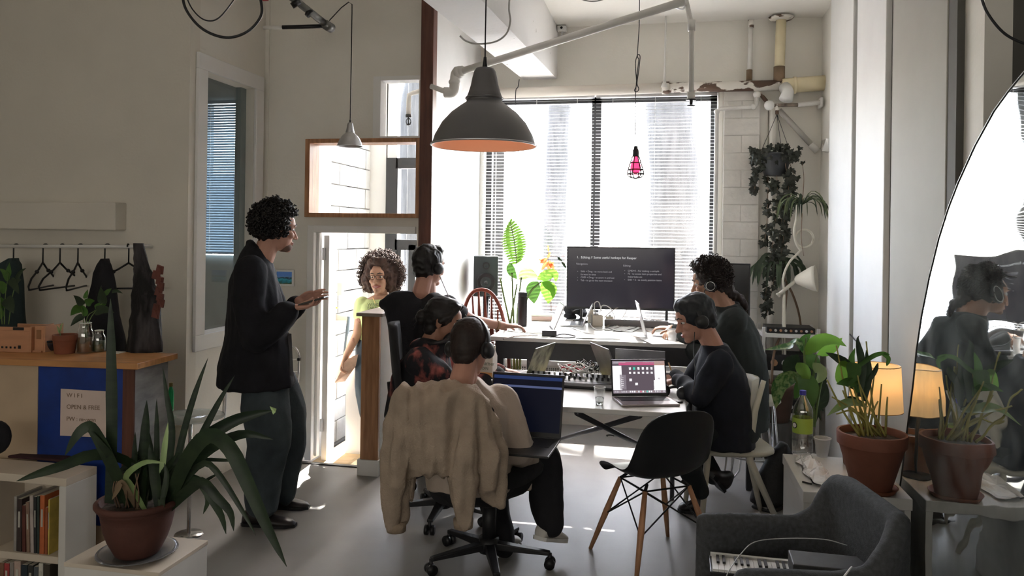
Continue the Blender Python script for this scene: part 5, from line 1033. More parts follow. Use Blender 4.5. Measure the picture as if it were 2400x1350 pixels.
tvt(1354, 637.5, '•    Shift + Drag - to move back and', .019, m_txt2); tvt(1362, 644.5, 'forward in time', .019, m_txt2); tvt(1354, 651.5, '•    CMD + Drag - to zoom in and out', .019, m_txt2); tvt(1354, 658.5, '•    Tab - to go to the next transient', .019, m_txt2)
tvt(1461, 622.5, 'Editing:', .021, m_txt2); tvt(1464, 634, '•    CMD+E - For making a cut/split', .019, m_txt2); tvt(1464, 641, '•    F2 - to access item properties and', .019, m_txt2); tvt(1472, 648, 'make fades etc', .019, m_txt2); tvt(1464, 655, '•    Shift + S - to evenly position items', .019, m_txt2)
# second dark monitor
t = thing('monitor', 'dark switched-off monitor beside the brick pier, behind the curly-haired person', 'monitor', tuple(onY(1712, 740, 6.15)))
a_, b_ = onY(1664, 616, 6.15), onY(1757, 740, 6.15)
obj('casing', MB().bb((a_.x, 6.13, b_.z), (b_.x, 6.165, a_.z)), m_black, t, bevel=.004); obj('screen', MB().bb((a_.x+.012, 6.127, b_.z+.015), (b_.x-.012, 6.13, a_.z-.012)), mat('off_screen', (.01, .01, .012), .15, var=0), t)
obj('stand', MB().cyl((.50, 6.16, FZ), (.50, 6.16, 1.0), .015).lathe((.50, 6.16, FZ), [(0, .001), (.09, .001), (.08, .01), (0, .012)], 20), m_black, t)
# speaker on its stand
sp = onY(1139, 691, 6.18)
t = thing('loudspeaker', 'black studio loudspeaker on a stand left of the tall plant', 'loudspeaker', tuple(sp))
Q = R(14); Mz = Matrix.Rotation(Q, 3, 'Z'); zt, zb = onY(1139, 600, 6.10).z, sp.z; hh = zt-zb
c = sp+V((0, -.02, hh/2)); obj('cabinet', MB().box(c, (.20, .22, hh), rz=Q), mat('speaker_black', (.035, .045, .05), .5, var=.1), t, bevel=.006)
fn = Mz@V((0, -1, 0)); cfr = c+fn*.111; rx_ = Mz@V((1, 0, 0))
for zz, rr in ((.085, .026), (-.05, .068)):
    cc = cfr+UZ*zz; obj('driver', MB().lathe(cc, [(rr*1.12, -.002), (rr*1.12, .004), (rr, .006), (rr*.85, .002), (rr*.3, -.006), (0, 0)], 32, ax=fn), m_black, t, smooth=True); obj('dust_cap', MB().ell(cc, (rr*.28,)*3), mat('cap_grey', (.06, .06, .065), .4), t, smooth=True)
t = thing('speaker_stand', 'tall narrow stand carrying the loudspeaker', 'stand', (sp.x, sp.y, 0))
obj('pole', MB().cyl((sp.x, sp.y, .02), (sp.x, sp.y, zb-.008), .025), m_black, t, smooth=True); obj('base_plate', MB().bb((sp.x-.13, sp.y-.13, 0), (sp.x+.13, sp.y+.13, .02)), m_black, t, bevel=.003); obj('top_plate', MB().bb((sp.x-.10, sp.y-.10, zb-.008), (sp.x+.10, sp.y+.10, zb)), m_black, t)
# heater under the window
t = thing('radiator', 'white electric baseboard heater with a slotted grille under the window', 'radiator', (-.5, YB-.05, .3))
obj('heater_body', MB().bb((-1.5, YB-.07, .28), (.42, YB-.002, .56)), m_white, t, bevel=.006)
g = MB()
for i in range(96):
    x_ = -1.44+i*.019
    g.bb((x_, YB-.074, .40), (x_+.005 if i % 5 else x_+.010, YB-.069, .49))
for z_ in (.40, .423, .446, .469, .49): g.bb((-1.44, YB-.073, z_-.0022), (.38, YB-.069, z_+.0022))
o = obj('grille', g, m_white, t); o['kind'] = 'stuff'
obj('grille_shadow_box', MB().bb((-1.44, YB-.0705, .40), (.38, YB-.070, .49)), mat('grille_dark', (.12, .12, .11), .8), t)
# Windsor chair
m_red = mat('red_brown_varnish', (.24, .055, .035), .35, var=.2, scale=8, stretch=(1, 1, 4))
wc = onZ(1145, 905, 0.0); wc = V((P(1146, 800, 5.72).x, P(1146, 800, 5.72).y, 0))
t = thing('windsor_chair', 'red-brown wooden chair with arched spindle back by the loudspeaker', 'chair', tuple(wc))
Xa = V((.99, -.10, 0)); Ya = V((.10, .99, 0)); ZB, ZT = .50, 1.21
def WP(x, y, z): return wc+Xa*x+Ya*y+UZ*z
bow = [WP(.19*math.copysign(abs(math.cos(a))**.8, math.cos(a)), -.08-.10*math.sin(a), ZB+(ZT-ZB)*math.sin(a)**.75 if math.sin(a) > 0 else ZB) for a in [math.pi*i/24 for i in range(25)]]
obj('bow', MB().tube(bow, .0135, 10), m_red, t, smooth=True)
for i in range(6):
    x = -.125+i*.05; zt_ = ZB+(ZT-ZB)*math.sqrt(max(0, 1-(x/.19)**2))**.75-.006
    f = lambda z: WP(x*(.75+.25*(z-ZB)/(ZT-ZB)), -.08-.10*(z-ZB)/(ZT-ZB), z)
    rings = []
    for k, ww in ((0, .007), (.2, .007), (.35, .013), (.55, .017), (.72, .013), (.85, .007), (1, .006)):
        p = f(ZB+(zt_-ZB)*k); rings.append([p+Xa*(ww*a)+Ya*(.0045*b_) for a, b_ in ((-1, -1), (1, -1), (1, 1), (-1, 1))])
    obj('spindle', MB().loft(rings), m_red, t, bevel=.001)
obj('seat', MB().lathe(WP(0, .10, ZB-.035), [(0, 0), (.19, 0), (.215, .012), (.22, .03), (.20, .036), (0, .028)], 32), m_red, t, smooth=True)
for sx_ in (-1, 1):
    for yy in (-.04, .24): obj('leg', MB().tube([WP(sx_*.13, yy, ZB-.03), WP(sx_*.17, yy+(.04 if yy > 0 else -.04), .25), WP(sx_*.20, yy+(.07 if yy > 0 else -.07), 0)], [.014, .020, .012], 10), m_red, t, smooth=True)
obj('stretcher', MB().cyl(WP(-.16, .10, .24), WP(.16, .10, .24), .010), m_red, t)

# office chairs
m_ofab = mat('black_chair_fabric', (.014, .014, .016), .9, var=.2, scale=20)
def office_chair(label, c, yaw, seat_z, back_h, arms=True, back=True, star=0.2, SR=.31, bw=1):
    t = thing('office_chair', label, 'chair', tuple(c)); Q = Matrix.Rotation(yaw, 3, 'Z')
    W = lambda x, y, z: V(c)+Q@V((x, y, z))
    obj('seat', MB().loft([[W(.235*math.copysign(abs(math.cos(a))**.6, math.cos(a))*s_, .23*math.copysign(abs(math.sin(a))**.6, math.sin(a))*s_, seat_z+dz_) for a in [2*math.pi*k/28 for k in range(28)]] for s_, dz_ in ((.85, -.07), (1, -.055), (1.02, -.025), (.95, 0), (.7, .006))]), m_ofab, t, smooth=True)
    if back:
        obj('backrest', MB().loft([[W(ww*a*bw, -.25-.05*f+.035*a*a+b_*.022, seat_z+.08+back_h*f) for a, b_ in [(math.copysign(abs(math.cos(q_))**.6, math.cos(q_)), math.sin(q_)) for q_ in [2*math.pi*k/24 for k in range(24)]]] for f, ww in ((0, .15), (.05, .18), (.3, .215), (.6, .22), (.85, .205), (.96, .17), (1, .12))]), m_ofab, t, smooth=True)
        obj('back_bar', MB().tube([W(0, -.10, seat_z-.07), W(0, -.27, seat_z-.06), W(0, -.30, seat_z+.25)], .022, 8), m_black, t, smooth=True)
    obj('gas_column', MB().cyl(W(0, 0, seat_z-.07), W(0, 0, .11), .026).cyl(W(0, 0, seat_z-.20), W(0, 0, .10), .034).cyl(W(0, 0, .13), W(0, 0, .06), .05), m_black, t, smooth=True)
    for k in range(5):
        a = star+k*2*math.pi/5; d = V((math.cos(a), math.sin(a), 0)); e_ = V((-d.y, d.x, 0)); b0_ = V(c)+V((0, 0, .095)); b1_ = V(c)+d*SR+V((0, 0, .075))
        sp_ = obj('star_arm', MB().hexa([b0_+e_*.028-UZ*.02, b0_-e_*.028-UZ*.02, b1_-e_*.017-UZ*.01, b1_+e_*.017-UZ*.01, b0_+e_*.026+UZ*.02, b0_-e_*.026+UZ*.02, b1_-e_*.016+UZ*.008, b1_+e_*.016+UZ*.008]), m_black, t, bevel=.005)
        w0 = V(c)+d*(SR+.0)+V((0, 0, .027)); ct = MB()
        for s_ in (-1, 1): ct.cyl(w0+e_*(s_*.008), w0+e_*(s_*.026), .026, seg=16)
        obj('caster', ct.cyl(w0, b1_, .009), m_black, sp_, smooth=True)
    if arms:
        for s_ in (-1, 1):
            am = obj('armrest', MB().loft([[W(s_*.27+.035*a, y_, seat_z+.23+.014*b_) for a, b_ in [(math.cos(q_), math.sin(q_)) for q_ in [2*math.pi*k/12 for k in range(12)]]] for y_ in (-.12, -.10, .12, .15)]), m_black, t, smooth=True)
            obj('arm_post', MB().tube([W(s_*.20, 0, seat_z-.06), W(s_*.27, 0, seat_z-.05), W(s_*.275, 0, seat_z+.22)], .018, 8), m_black, am, smooth=True)
    return t
oc = V((P(1147, 1200, 3.75).x, P(1147, 1200, 3.75).y, 0)); chA = math.atan2((v_*.9+r_*.42).y, (v_*.9+r_*.42).x)-math.pi/2
office_chair('black office chair under the person in the cream sweatshirt, fleece over its back', oc, chA, .50, .28, arms=False, bw=.70, star=R(2), SR=.30)
oc2 = onZ(985, 1140, 0)
dir4 = r_*.95+v_*.1
office_chair('black office chair with armrests under the woman in tie-dye', V((P(1040, 960, 4.36).x, P(1040, 960, 4.36).y, 0)), math.atan2(dir4.y, dir4.x)-math.pi/2, .52, .50, star=R(200), SR=.27)
dir3 = r_*.75+v_*.65
office_chair('black high-back office chair under the man reaching for the far table', V((P(1032, 930, 5.02).x, P(1032, 930, 5.02).y, 0)), math.atan2(dir3.y, dir3.x)-math.pi/2, .56, .52, arms=False, star=R(30), SR=.27)
# fleece draped over the chair back
m_flc = mat('beige_fleece', (.41, .325, .25), .95, var=.12, scale=14, bump=.6, bscale=150)
Df = 3.33; fl = MB()
def FR(xa, xb, py, dn=.05, D=Df):
    a, b_ = P(xa, py, D), P(xb, py, D); return ((a+b_)/2, (b_-a).normalized(), v_, (b_-a).length/2, dn)
torso(fl, [FR(985, 1075, 899, .02, Df+.02), FR(952, 1120, 912, .06), FR(940, 1146, 950, .08), FR(930, 1160, 1010, .085), FR(925, 1172, 1060, .08), FR(932, 1150, 1095, .07), FR(965, 1120, 1112, .03)])
fl.chain([P(955, 930, Df), P(940, 1000, Df-.01), P(930, 1080, Df-.02), P(926, 1170, Df-.02), P(929, 1222, Df-.02)], [.055, .062, .064, .055, .046])
fl.chain([P(1100, 945, Df-.02), P(1090, 1040, Df-.06), P(1085, 1130, Df-.06), P(1086, 1215, Df-.06)], [.04, .052, .056, .040])
fl.chain([P(1135, 985, Df), P(1150, 1060, Df-.01), P(1152, 1130, Df), P(1165, 1180, Df)], [.05, .062, .062, .03])
fl.chain([P(955, 1100, Df+.03), P(967, 1170, Df+.03)], [.03, .012])
t = tag(remesh('fleece_jacket', fl, .009, m_flc, None, 3, folds=.026, fs=8, seed=33, stretch=(1.8, 1.8, .20)), 'beige fleece jacket draped over the office chair back', 'jacket')
for xx, yy in ((929, 1228), (1086, 1220)): obj('cuff', MB().cyl(P(xx, yy-4, Df-.03), P(xx, yy+16, Df-.03), .044, .041, 18), mat('fleece_cuff', (.34, .26, .19), .95, var=.1, scale=60, bump=.5, bscale=200), t, smooth=True)
# black jacket over the rear chair
bk_ = MB(); Dj = 4.78
torso(bk_, [FR(915, 975, 694, .03, Dj), FR(900, 990, 708, .07, Dj), FR(908, 1000, 760, .08, Dj), FR(920, 1000, 830, .08, Dj), FR(925, 1000, 900, .07, Dj)])
bk_.chain([P(900, 712, Dj-.02), P(930, 700, Dj-.04), P(965, 694, Dj)], [.03, .045, .03])
tag(remesh('black_jacket', bk_, .011, m_bcloth, None, 3, folds=.012, fs=7, seed=35), 'black jacket hung over the rear office chair behind the half wall', 'jacket')

# white chair
m_wc = mat('off_white_lacquer', (.60, .57, .48), .4, var=.04)
wo = V((P(1712, 1040, 4.33).x, P(1712, 1040, 4.33).y, 0)); fx = -r_; fy = v_
t = thing('white_chair', 'off-white chair with curved back plate under the person in the black sweater', 'chair', tuple(wo))
def WC(px, py, D): return P(px, py, D)
obj('seat', MB().loft([[wo+UZ*(.455+dz_)+r_*(.215*math.copysign(abs(math.cos(a))**.55, math.cos(a))*s_)+v_*(.21*math.copysign(abs(math.sin(a))**.55, math.sin(a))*s_) for a in [2*math.pi*k/28 for k in range(28)]] for s_, dz_ in ((.93, -.03), (1, -.02), (1, -.006), (.96, 0))]), m_wc, t, smooth=True)
bp = []
for f, py in ((0, 1010), (.1, 1000), (.5, 945), (.85, 900), (1, 882)):
    cpt = P(1752+20*f, py, 4.33); bp.append([cpt+v_*(.20*a*(1-.25*f*f))+r_*(-.07*a*a+.012*b_) for a, b_ in [(math.copysign(abs(math.cos(q_))**.7, math.cos(q_)), math.sin(q_)) for q_ in [2*math.pi*k/24 for k in range(24)]]])
obj('back_plate', MB().loft(bp), m_wc, t, smooth=True)
for s_, D_ in ((-1, 4.15), (1, 4.51)):
    k = 4.33/D_
    obj('leg', MB().tube([P(1790, 892, D_), P(1770, 960, D_), P(1757, 1040, D_), P(1758, 1080, D_), wo+r_*.24+v_*(s_*.20)], [.014, .018, .022, .020, .014], 10), m_wc, t, smooth=True)
    obj('leg', MB().tube([wo-r_*.17+v_*(s_*.17)+UZ*.44, wo-r_*.21+v_*(s_*.19)], [.020, .013], 10), m_wc, t, smooth=True)
obj('stretcher', MB().cyl(wo-r_*.17+v_*.17+UZ*.42, wo-r_*.17-v_*.17+UZ*.42, .012), m_wc, t)
# wire stool
ws = V((P(1765, 1000, 4.95).x, P(1765, 1000, 4.95).y, 0))
t = thing('wire_stool', 'round white stool on thin wire legs under the curly-haired person', 'stool', tuple(ws))
obj('seat', MB().lathe(ws+UZ*.555, [(0, 0), (.16, 0), (.17, .01), (.165, .03), (0, .035)], 32), m_wc, t, smooth=True)
for k in range(4):
    a = .5+k*math.pi/2; d = V((math.cos(a), math.sin(a), 0)); e_ = V((-d.y, d.x, 0))
    obj('leg', MB().tube([ws+d*.12+e_*.05+UZ*.555, ws+d*.19+e_*.03+UZ*.05, ws+d*.20+UZ*.008, ws+d*.19-e_*.03+UZ*.05, ws+d*.12-e_*.05+UZ*.555], .006, 8), m_alu, t, smooth=True)
obj('foot_ring', MB().tube([ws+V((.175*math.cos(a), .175*math.sin(a), .22)) for a in [2*math.pi*i/28 for i in range(29)]], .005, 6), m_alu, t, smooth=True)

# black shell chair
sc0 = V((P(1532, 1200, 3.83).x, P(1532, 1200, 3.83).y, 0)); fwd = (v_*.92-r_*.38).normalized(); rgt = V((fwd.y, -fwd.x, 0))
t = thing('shell_chair', 'black moulded shell chair on splayed wooden legs, empty', 'chair', tuple(sc0))
prof = [(.215, .405, .16, -.01), (.205, .43, .205, .01), (.15, .438, .228, .035), (.06, .430, .238, .065), (-.05, .425, .240, .085), (-.13, .440, .238, .10), (-.185, .49, .232, .085), (-.215, .57, .225, .07), (-.232, .66, .215, .05), (-.242, .735, .200, .035), (-.248, .775, .172, .02), (-.250, .79, .13, .008)]
rings = []; n = 18
for i, (y_, z_, w_, cu) in enumerate(prof):
    tn = min(1, max(0, (i-3)/4)); row = []
    for k in range(n+1):
        a = -1+2*k/n; c = cu*abs(a)**2.6; row.append(sc0+rgt*(w_*a)+fwd*(y_+c*tn*.9)+UZ*(z_+c*(1-tn)-.02*(abs(a)**4 if i > 8 else 0)))
    rings.append(row)
sh = MB().loft(rings, cap=False, close=False)
m_shell = mat('black_shell_plastic', (.010, .011, .013), .42, var=.1)
obj('shell', sh, m_shell, t, smooth=True, solid=.008, sub=1)
m_lw = mat('ash_wood_leg', (.45, .24, .13), .5, var=.2, scale=6, stretch=(6, 6, 1))
feet = [sc0+rgt*sx*.235+fwd*sy*.22 for sx, sy in ((-1, 1), (1, 1), (1, -1), (-1, -1))]; tops = [sc0+rgt*sx*.125+fwd*sy*.115+UZ*.385 for sx, sy in ((-1, 1), (1, 1), (1, -1), (-1, -1))]
for a_, b_ in zip(feet, tops): obj('leg', MB().tube([a_, a_.lerp(b_, .55), b_], [.010, .0165, .012], 12), m_lw, t, smooth=True)
wr = MB()
for i in range(4):
    a_, b_ = tops[i], tops[(i+1) % 4]; c_, d_ = feet[i].lerp(tops[i], .50), feet[(i+1) % 4].lerp(tops[(i+1) % 4], .50)
    wr.cyl(a_, d_, .0042, seg=6).cyl(b_, c_, .0042, seg=6).cyl(a_, b_, .005, seg=6)
    wr.cyl(tops[i], sc0+rgt*0+fwd*0+UZ*.41+(tops[i]-sc0-UZ*.385)*.8, .008, seg=6)
obj('wire_brace', wr, m_blackm, t)

# bench table at the right with bottle, cup, bag
BZ = .50
t = thing('low_table', 'low white table at the right wall carrying the big clay pot', 'table', (.83, 3.85, 0))
obj('tabletop', MB().bb((.605, 3.55, BZ-.05), (1.05, 4.15, BZ)), m_table, t, bevel=.003)
obj('side_panel', MB().bb((.61, 3.56, 0), (.635, 4.14, BZ-.05)), m_table, t); obj('side_panel', MB().bb((1.02, 3.56, 0), (1.045, 4.14, BZ-.05)), m_table, t)
bc = onZ(1880, 1062, BZ); t = thing('water_bottle', 'clear plastic water bottle with green label and blue cap on the low table', 'bottle', tuple(bc))
hB = P(1880, 918, 3.93).z-BZ; rB = .050
obj('bottle_body', MB().lathe(bc, [(0, .001), (rB*.9, .001), (rB, .01), (rB, .06), (rB*.94, .075), (rB, .09), (rB, hB*.66), (rB*.9, hB*.74), (rB*.35, hB*.90), (rB*.28, hB*.93), (rB*.28, hB*.95)], 32), m_thin, t, smooth=True)
obj('label_band', MB().lathe(bc, [(rB*1.01, hB*.335), (rB*1.01, hB*.575)], 32), mat('lime_label', (.36, .50, .08), .4, var=.1), t, smooth=True)
obj('bottle_cap', MB().cyl(bc+UZ*hB*.93, bc+UZ*hB, rB*.33), mat('blue_cap', (.06, .06, .40), .4), t)
lgp = bc+V((-rB*1.03*.83, -rB*1.03*.55, hB*.46)); 
obj('logo_patch', MB().lathe(lgp, [(0, 0), (.016, 0), (.016, .001), (0, .001)], 20, ax=(-.83, -.55, 0)), m_navy, t); obj('logo_inner', MB().lathe(lgp+V((-.001, -.0005, 0)), [(0, 0), (.012, 0), (.012, .001), (0, .001)], 20, ax=(-.83, -.55, 0)), m_white, t)
def cup(name, label, c, rt, rb, h, m=None, water=0, grp=None):
    t = thing(name, label, 'cup', tuple(c), grp); m = m or m_thin
    obj('cup_wall', MB().lathe(c, [(0, .001), (rb, .001), (rt, h), (rt*1.05, h), (rt*1.05, h-.004)], 28), m, t, smooth=True)
    obj('cup_rim', MB().tube([V(c)+V((rt*1.04*math.cos(a), rt*1.04*math.sin(a), h)) for a in [2*math.pi*i_/28 for i_ in range(29)]], .0015, 6), mat('cup_rim_white', (.8, .8, .8), .2, var=0), t, smooth=True)
    if water: obj('water', MB().lathe(c, [(0, .003), (rb*.97, .003), (rb+(rt-rb)*water*.97, h*water), (0, h*water)], 24), mat('water', (.9, .95, .95), .02, var=0, trans=1, ior=1.33), t, smooth=True)
    return t
m_frost = mat('frosted_plastic', (.75, .75, .75), .4, var=0, alpha=.45)
cup('plastic_cup', 'translucent plastic cup beside the water bottle on the low table', onZ(1927, 1070, BZ), .040, .026, .095, m_frost)
pbg = onZ(1905, 1115, BZ); q = random.Random(9); bgm = MB(); rings = []
for k in range(9):
    f = k/8; c = onZ(1885+8*f, 1075, BZ).lerp(onZ(1925, 1140, BZ), f); rings.append([c+V((.035*(1+.5*math.sin(f*3.1))*math.cos(a)*(1+.3*q.uniform(-1, 1)), .02*math.sin(a), .012+.030*max(0, math.sin(a))*(1+.6*q.uniform(-1, 1))*math.sin(f*3.1+.1))) for a in [2*math.pi*i_/14 for i_ in range(14)]])
single('plastic_bag', bgm.loft(rings), mat('crinkled_film', (.80, .80, .80), .12, var=.05, bump=.8, bscale=30, spec=.8), 'crumpled clear plastic wrap lying on the low table', 'plastic wrap')
pn = onZ(1893, 1135, BZ); single('pen', MB().cyl(pn+V((-.02, .015, .005)), pn+V((.015, -.01, .005)), .004), m_blackm, 'short dark pen lying on the low table edge', 'pen')
# backpack on the floor
bpk = onZ(1828, 1190, 0); rings = []
for k in range(12):
    f = k/11; rings.append([bpk+V((-.02+.05*f, .10, .0))+UZ*(.36*f)+r_*((.125*(1-f**2.2)+.02)*math.cos(a)*(1 if math.cos(a) > 0 else 1.0))+v_*(.12*(1-.5*f)*math.sin(a)) for a in [2*math.pi*i_/20 for i_ in range(20)]])
t = thing('backpack', 'black backpack standing on the floor left of the low table', 'backpack', tuple(bpk))
obj('bag_body', MB().loft(rings), mat('black_nylon', (.008, .008, .009), .6, var=.3, scale=8, bump=.3), t, smooth=True)
obj('strap', MB().tube(bez([bpk+V((-.10, .0, .01)), bpk+V((-.16, -.05, .012)), bpk+V((-.06, -.10, .01)), bpk+V((.02, -.02, .015))], 16), .010, 6), m_black, t, smooth=True)
# table lamp
lp = onZ(2098, 1100, BZ); lp = V((.985, 3.90, BZ)); zs0, zs1 = P(2100, 958, 3.66).z, P(2100, 854, 3.66).z
t = thing('table_lamp', 'lit table lamp with warm yellow drum shade on the low table', 'lamp', tuple(lp))
obj('base', MB().lathe(lp, [(0, .001), (.06, .001), (.06, .010), (.008, .018), (0, .018)], 28), m_black, t, smooth=True); obj('pole', MB().cyl(lp+UZ*.01, V((lp.x, lp.y, zs0+.05)), .0065), m_black, t, smooth=True)
m_shade = mat('warm_lampshade', (.86, .70, .46), .8, var=.02, trl=.55, em=(1, .72, .38), ems=.26)
obj('lamp_shade', MB().lathe((lp.x, lp.y, 0), [(.118, zs0), (.105, zs1)], 48), m_shade, t, smooth=True, solid=.0015)
obj('shade_ring', MB().tube([V((lp.x+.118*math.cos(a), lp.y+.118*math.sin(a), zs0)) for a in [2*math.pi*i/36 for i in range(37)]], .002, 6).tube([V((lp.x+.105*math.cos(a), lp.y+.105*math.sin(a), zs1)) for a in [2*math.pi*i/36 for i in range(37)]], .002, 6), mat('brass_ring', (.4, .25, .1), .4), t)
obj('bulb', MB().ell((lp.x, lp.y, (zs0+zs1)/2), (.028, .028, .038)), mat('lit_bulb', (1, .8, .5), .4, var=0, em=(1, .72, .42), ems=2.2), t, smooth=True)
pl = bpy.data.lights.new('table_lamp_light', 'POINT'); pl.energy = .35; pl.color = (1, .70, .40); pl.shadow_soft_size = .03; plo = bpy.data.objects.new('table_lamp_light', pl); COL.objects.link(plo); plo.location = (lp.x, lp.y, (zs0+zs1)/2+.055)

# big leaning mirror
XM = 1.075
mpx = [(2105, 1230), (2105, 1170), (2115, 1100), (2127, 1000), (2140, 900), (2148, 820), (2160, 740), (2178, 650), (2200, 560), (2222, 490), (2245, 430), (2285, 342), (2330, 260), (2365, 212), (2400, 170)]
far_ = [onX(a, b_, XM) for a, b_ in mpx]; low_ = [V((XM, far_[0].y, .25)), V((XM, far_[0].y-.15, .06)), V((XM, far_[0].y-.5, .0))]
ytop = far_[-1].y; sym = 2*(ytop-.40)
near_ = [V((XM, sym-p.y, p.z)) for p in reversed(far_)]; topc = [V((XM, ytop-.2, far_[-1].z+.045)), V((XM, ytop-.4, far_[-1].z+.06)), V((XM, ytop-.6, far_[-1].z+.045))]
lown = [V((XM, sym-p.y, p.z)) for p in (low_[2], low_[1], low_[0])]
poly = low_[::-1]+far_+topc+near_+lown[::-1]
t = thing('mirror', 'huge wavy arched mirror leaning at the right edge of the room', 'mirror', (XM, ytop, 0))
bmr = bpy.data.meshes.new('mirror_glass'); 
bmx = bmesh.new(); vs_ = [bmx.verts.new(p-V((XM, ytop, 0))) for p in poly]; f_ = bmx.faces.new(vs_); 
if f_.normal.x > 0: bmesh.ops.reverse_faces(bmx, faces=[f_])
bmx.to_mesh(bmr); bmx.free()
mm = bpy.data.materials.new('wavy_mirror'); mm.use_nodes = True; n_ = mm.node_tree.nodes; l_ = mm.node_tree.links; bs = n_['Principled BSDF']
bs.inputs['Metallic'].default_value = 1; bs.inputs['Roughness'].default_value = .02; bs.inputs['Base Color'].default_value = (.72, .76, .76, 1)
tc = n_.new('ShaderNodeTexCoord'); mpn = n_.new('ShaderNodeMapping'); mpn.inputs['Scale'].default_value = (1, 1.4, 3.0); l_.new(tc.outputs['Object'], mpn.inputs[0]); nz = n_.new('ShaderNodeTexNoise'); nz.inputs['Scale'].default_value = 1.7; nz.inputs['Detail'].default_value = 1
l_.new(mpn.outputs[0], nz.inputs[0]); bp_ = n_.new('ShaderNodeBump'); bp_.inputs['Strength'].default_value = 1; bp_.inputs['Distance'].default_value = .0045; l_.new(nz.outputs[0], bp_.inputs['Height']); l_.new(bp_.outputs[0], bs.inputs['Normal'])
# thin dusty film on the glass
df = n_.new('ShaderNodeBsdfDiffuse'); df.inputs[0].default_value = (.45, .48, .46, 1); mxs = n_.new('ShaderNodeMixShader'); n3 = n_.new('ShaderNodeTexNoise'); n3.inputs['Scale'].default_value = 7; n3.inputs['Detail'].default_value = 8; l_.new(tc.outputs['Object'], n3.inputs[0])
mr_ = n_.new('ShaderNodeMapRange'); mr_.inputs[1].default_value = .35; mr_.inputs[2].default_value = .8; mr_.inputs[3].default_value = .03; mr_.inputs[4].default_value = .28; l_.new(n3.outputs[0], mr_.inputs[0]); l_.new(mr_.outputs[0], mxs.inputs[0])
l_.new(bs.outputs[0], mxs.inputs[1]); l_.new(df.outputs[0], mxs.inputs[2]); l_.new(mxs.outputs[0], n_['Material Output'].inputs[0])
bmr.materials.append(mm); o = bpy.data.objects.new('mirror_glass', bmr); COL.objects.link(o); o.parent = t
obj('backing_board', MB().prism([p+V((.003, 0, 0)) for p in poly], (.012, 0, 0)), m_dgrey, t)
obj('mirror_edge', MB().tube(poly+[poly[0]], .004, 6), mat('dark_edge', (.03, .03, .03), .4), t)

# armchair
m_felt = mat('charcoal_felt', (.055, .058, .062), .95, col2=(.085, .09, .095), scale=70, bump=.4, bscale=300)
ac = V((.42, 2.60, 0)); t = thing('armchair', 'charcoal felt armchair at the lower right with a keyboard on its seat', 'armchair', tuple(ac))
def slab(mb, top, th, zb=.14, seg=3):
    # rounded upright slab following the top edge points; th = half thickness
    for a_, b_ in zip(top[:-1], top[1:]):
        for z0f in [i/12 for i in range(13)]:
            mb.caps(V((a_.x, a_.y, zb+(a_.z-zb)*z0f)), V((b_.x, b_.y, zb+(b_.z-zb)*z0f)), th, th, 10)
        e_ = (b_-a_); e_.z = 0; n_2 = V((-e_.y, e_.x, 0)).normalized()*th*.98
        mb.hexa([V((a_.x, a_.y, zb))-n_2, V((b_.x, b_.y, zb))-n_2, V((b_.x, b_.y, zb))+n_2, V((a_.x, a_.y, zb))+n_2, a_-n_2, b_-n_2, b_+n_2, a_+n_2])
am = MB(); th_ = .034
topl = [P(1650, 1222, 2.75), P(1760, 1224, 2.77), P(1870, 1228, 2.79), P(1915, 1205, 2.77), P(1945, 1150, 2.74), P(1962, 1132, 2.70), P(1990, 1137, 2.62), P(2050, 1180, 2.45), P(2108, 1225, 2.30)]
slab(am, topl, th_)
slab(am, [P(2108, 1225, 2.30), P(2085, 1290, 2.24), P(2040, 1350, 2.20), P(1960, 1366, 2.18), P(1850, 1362, 2.16), P(1745, 1360, 2.14)], th_)
seatc = V((.40, 2.60, .33)); am.hexa([P(1640, 1222, 2.75)*1-UZ*.3, P(1730, 1360, 2.14)-UZ*.25, P(2040, 1360, 2.20)-UZ*.25, P(1930, 1222, 2.77)-UZ*.3]+[V((p.x, p.y, .42)) for p in (P(1640, 1222, 2.75), P(1730, 1360, 2.14), P(2040, 1360, 2.20), P(1930, 1222, 2.77))])
remesh('upholstery', am, .011, m_felt, t, 6, folds=.003, fs=4)
cs_ = [P(1660, 1222, 2.72), P(1750, 1360, 2.20), P(2010, 1360, 2.24), P(1915, 1222, 2.72)]
cush = MB(); cc_ = sum(cs_, V((0, 0, 0)))/4
cush.loft([[V((cc_.x+(p.x-cc_.x)*s_, cc_.y+(p.y-cc_.y)*s_, z_)) for p in cs_] for s_, z_ in ((.9, .41), (.95, .43), (.95, .47), (.85, .49))])
obj('seat_cushion', cush, m_felt, t, bevel=.02)
for p in (P(1660, 1222, 2.72), P(1780, 1360, 2.22), P(2010, 1360, 2.3), P(1915, 1222, 2.72)): obj('leg', MB().cyl(V((p.x, p.y, .16)), V((p.x, p.y, 0)), .018, .012), m_lw, t, smooth=True)
k0, k1 = P(1664, 1275, 2.56), P(2010, 1283, 2.46); kx = (k1-k0); kx.z = 0; kl = kx.length; kx.normalize(); ky = V((-kx.y, kx.x, 0)); KZ = .49
t = thing('midi_keyboard', 'slim piano keyboard with white keys lying on the armchair seat', 'keyboard', (k0.x, k0.y, KZ))
def KB(x0, x1, y0, y1, z0, z1): 
    O_ = V((k0.x, k0.y, KZ)); return [O_+kx*x0+ky*y0+UZ*z0, O_+kx*x1+ky*y0+UZ*z0, O_+kx*x1+ky*y1+UZ*z0, O_+kx*x0+ky*y1+UZ*z0, O_+kx*x0+ky*y0+UZ*z1, O_+kx*x1+ky*y0+UZ*z1, O_+kx*x1+ky*y1+UZ*z1, O_+kx*x0+ky*y1+UZ*z1]
obj('keyboard_body', MB().hexa(KB(0, kl, -.05, .09, .002, .022)), m_black, t, bevel=.003)
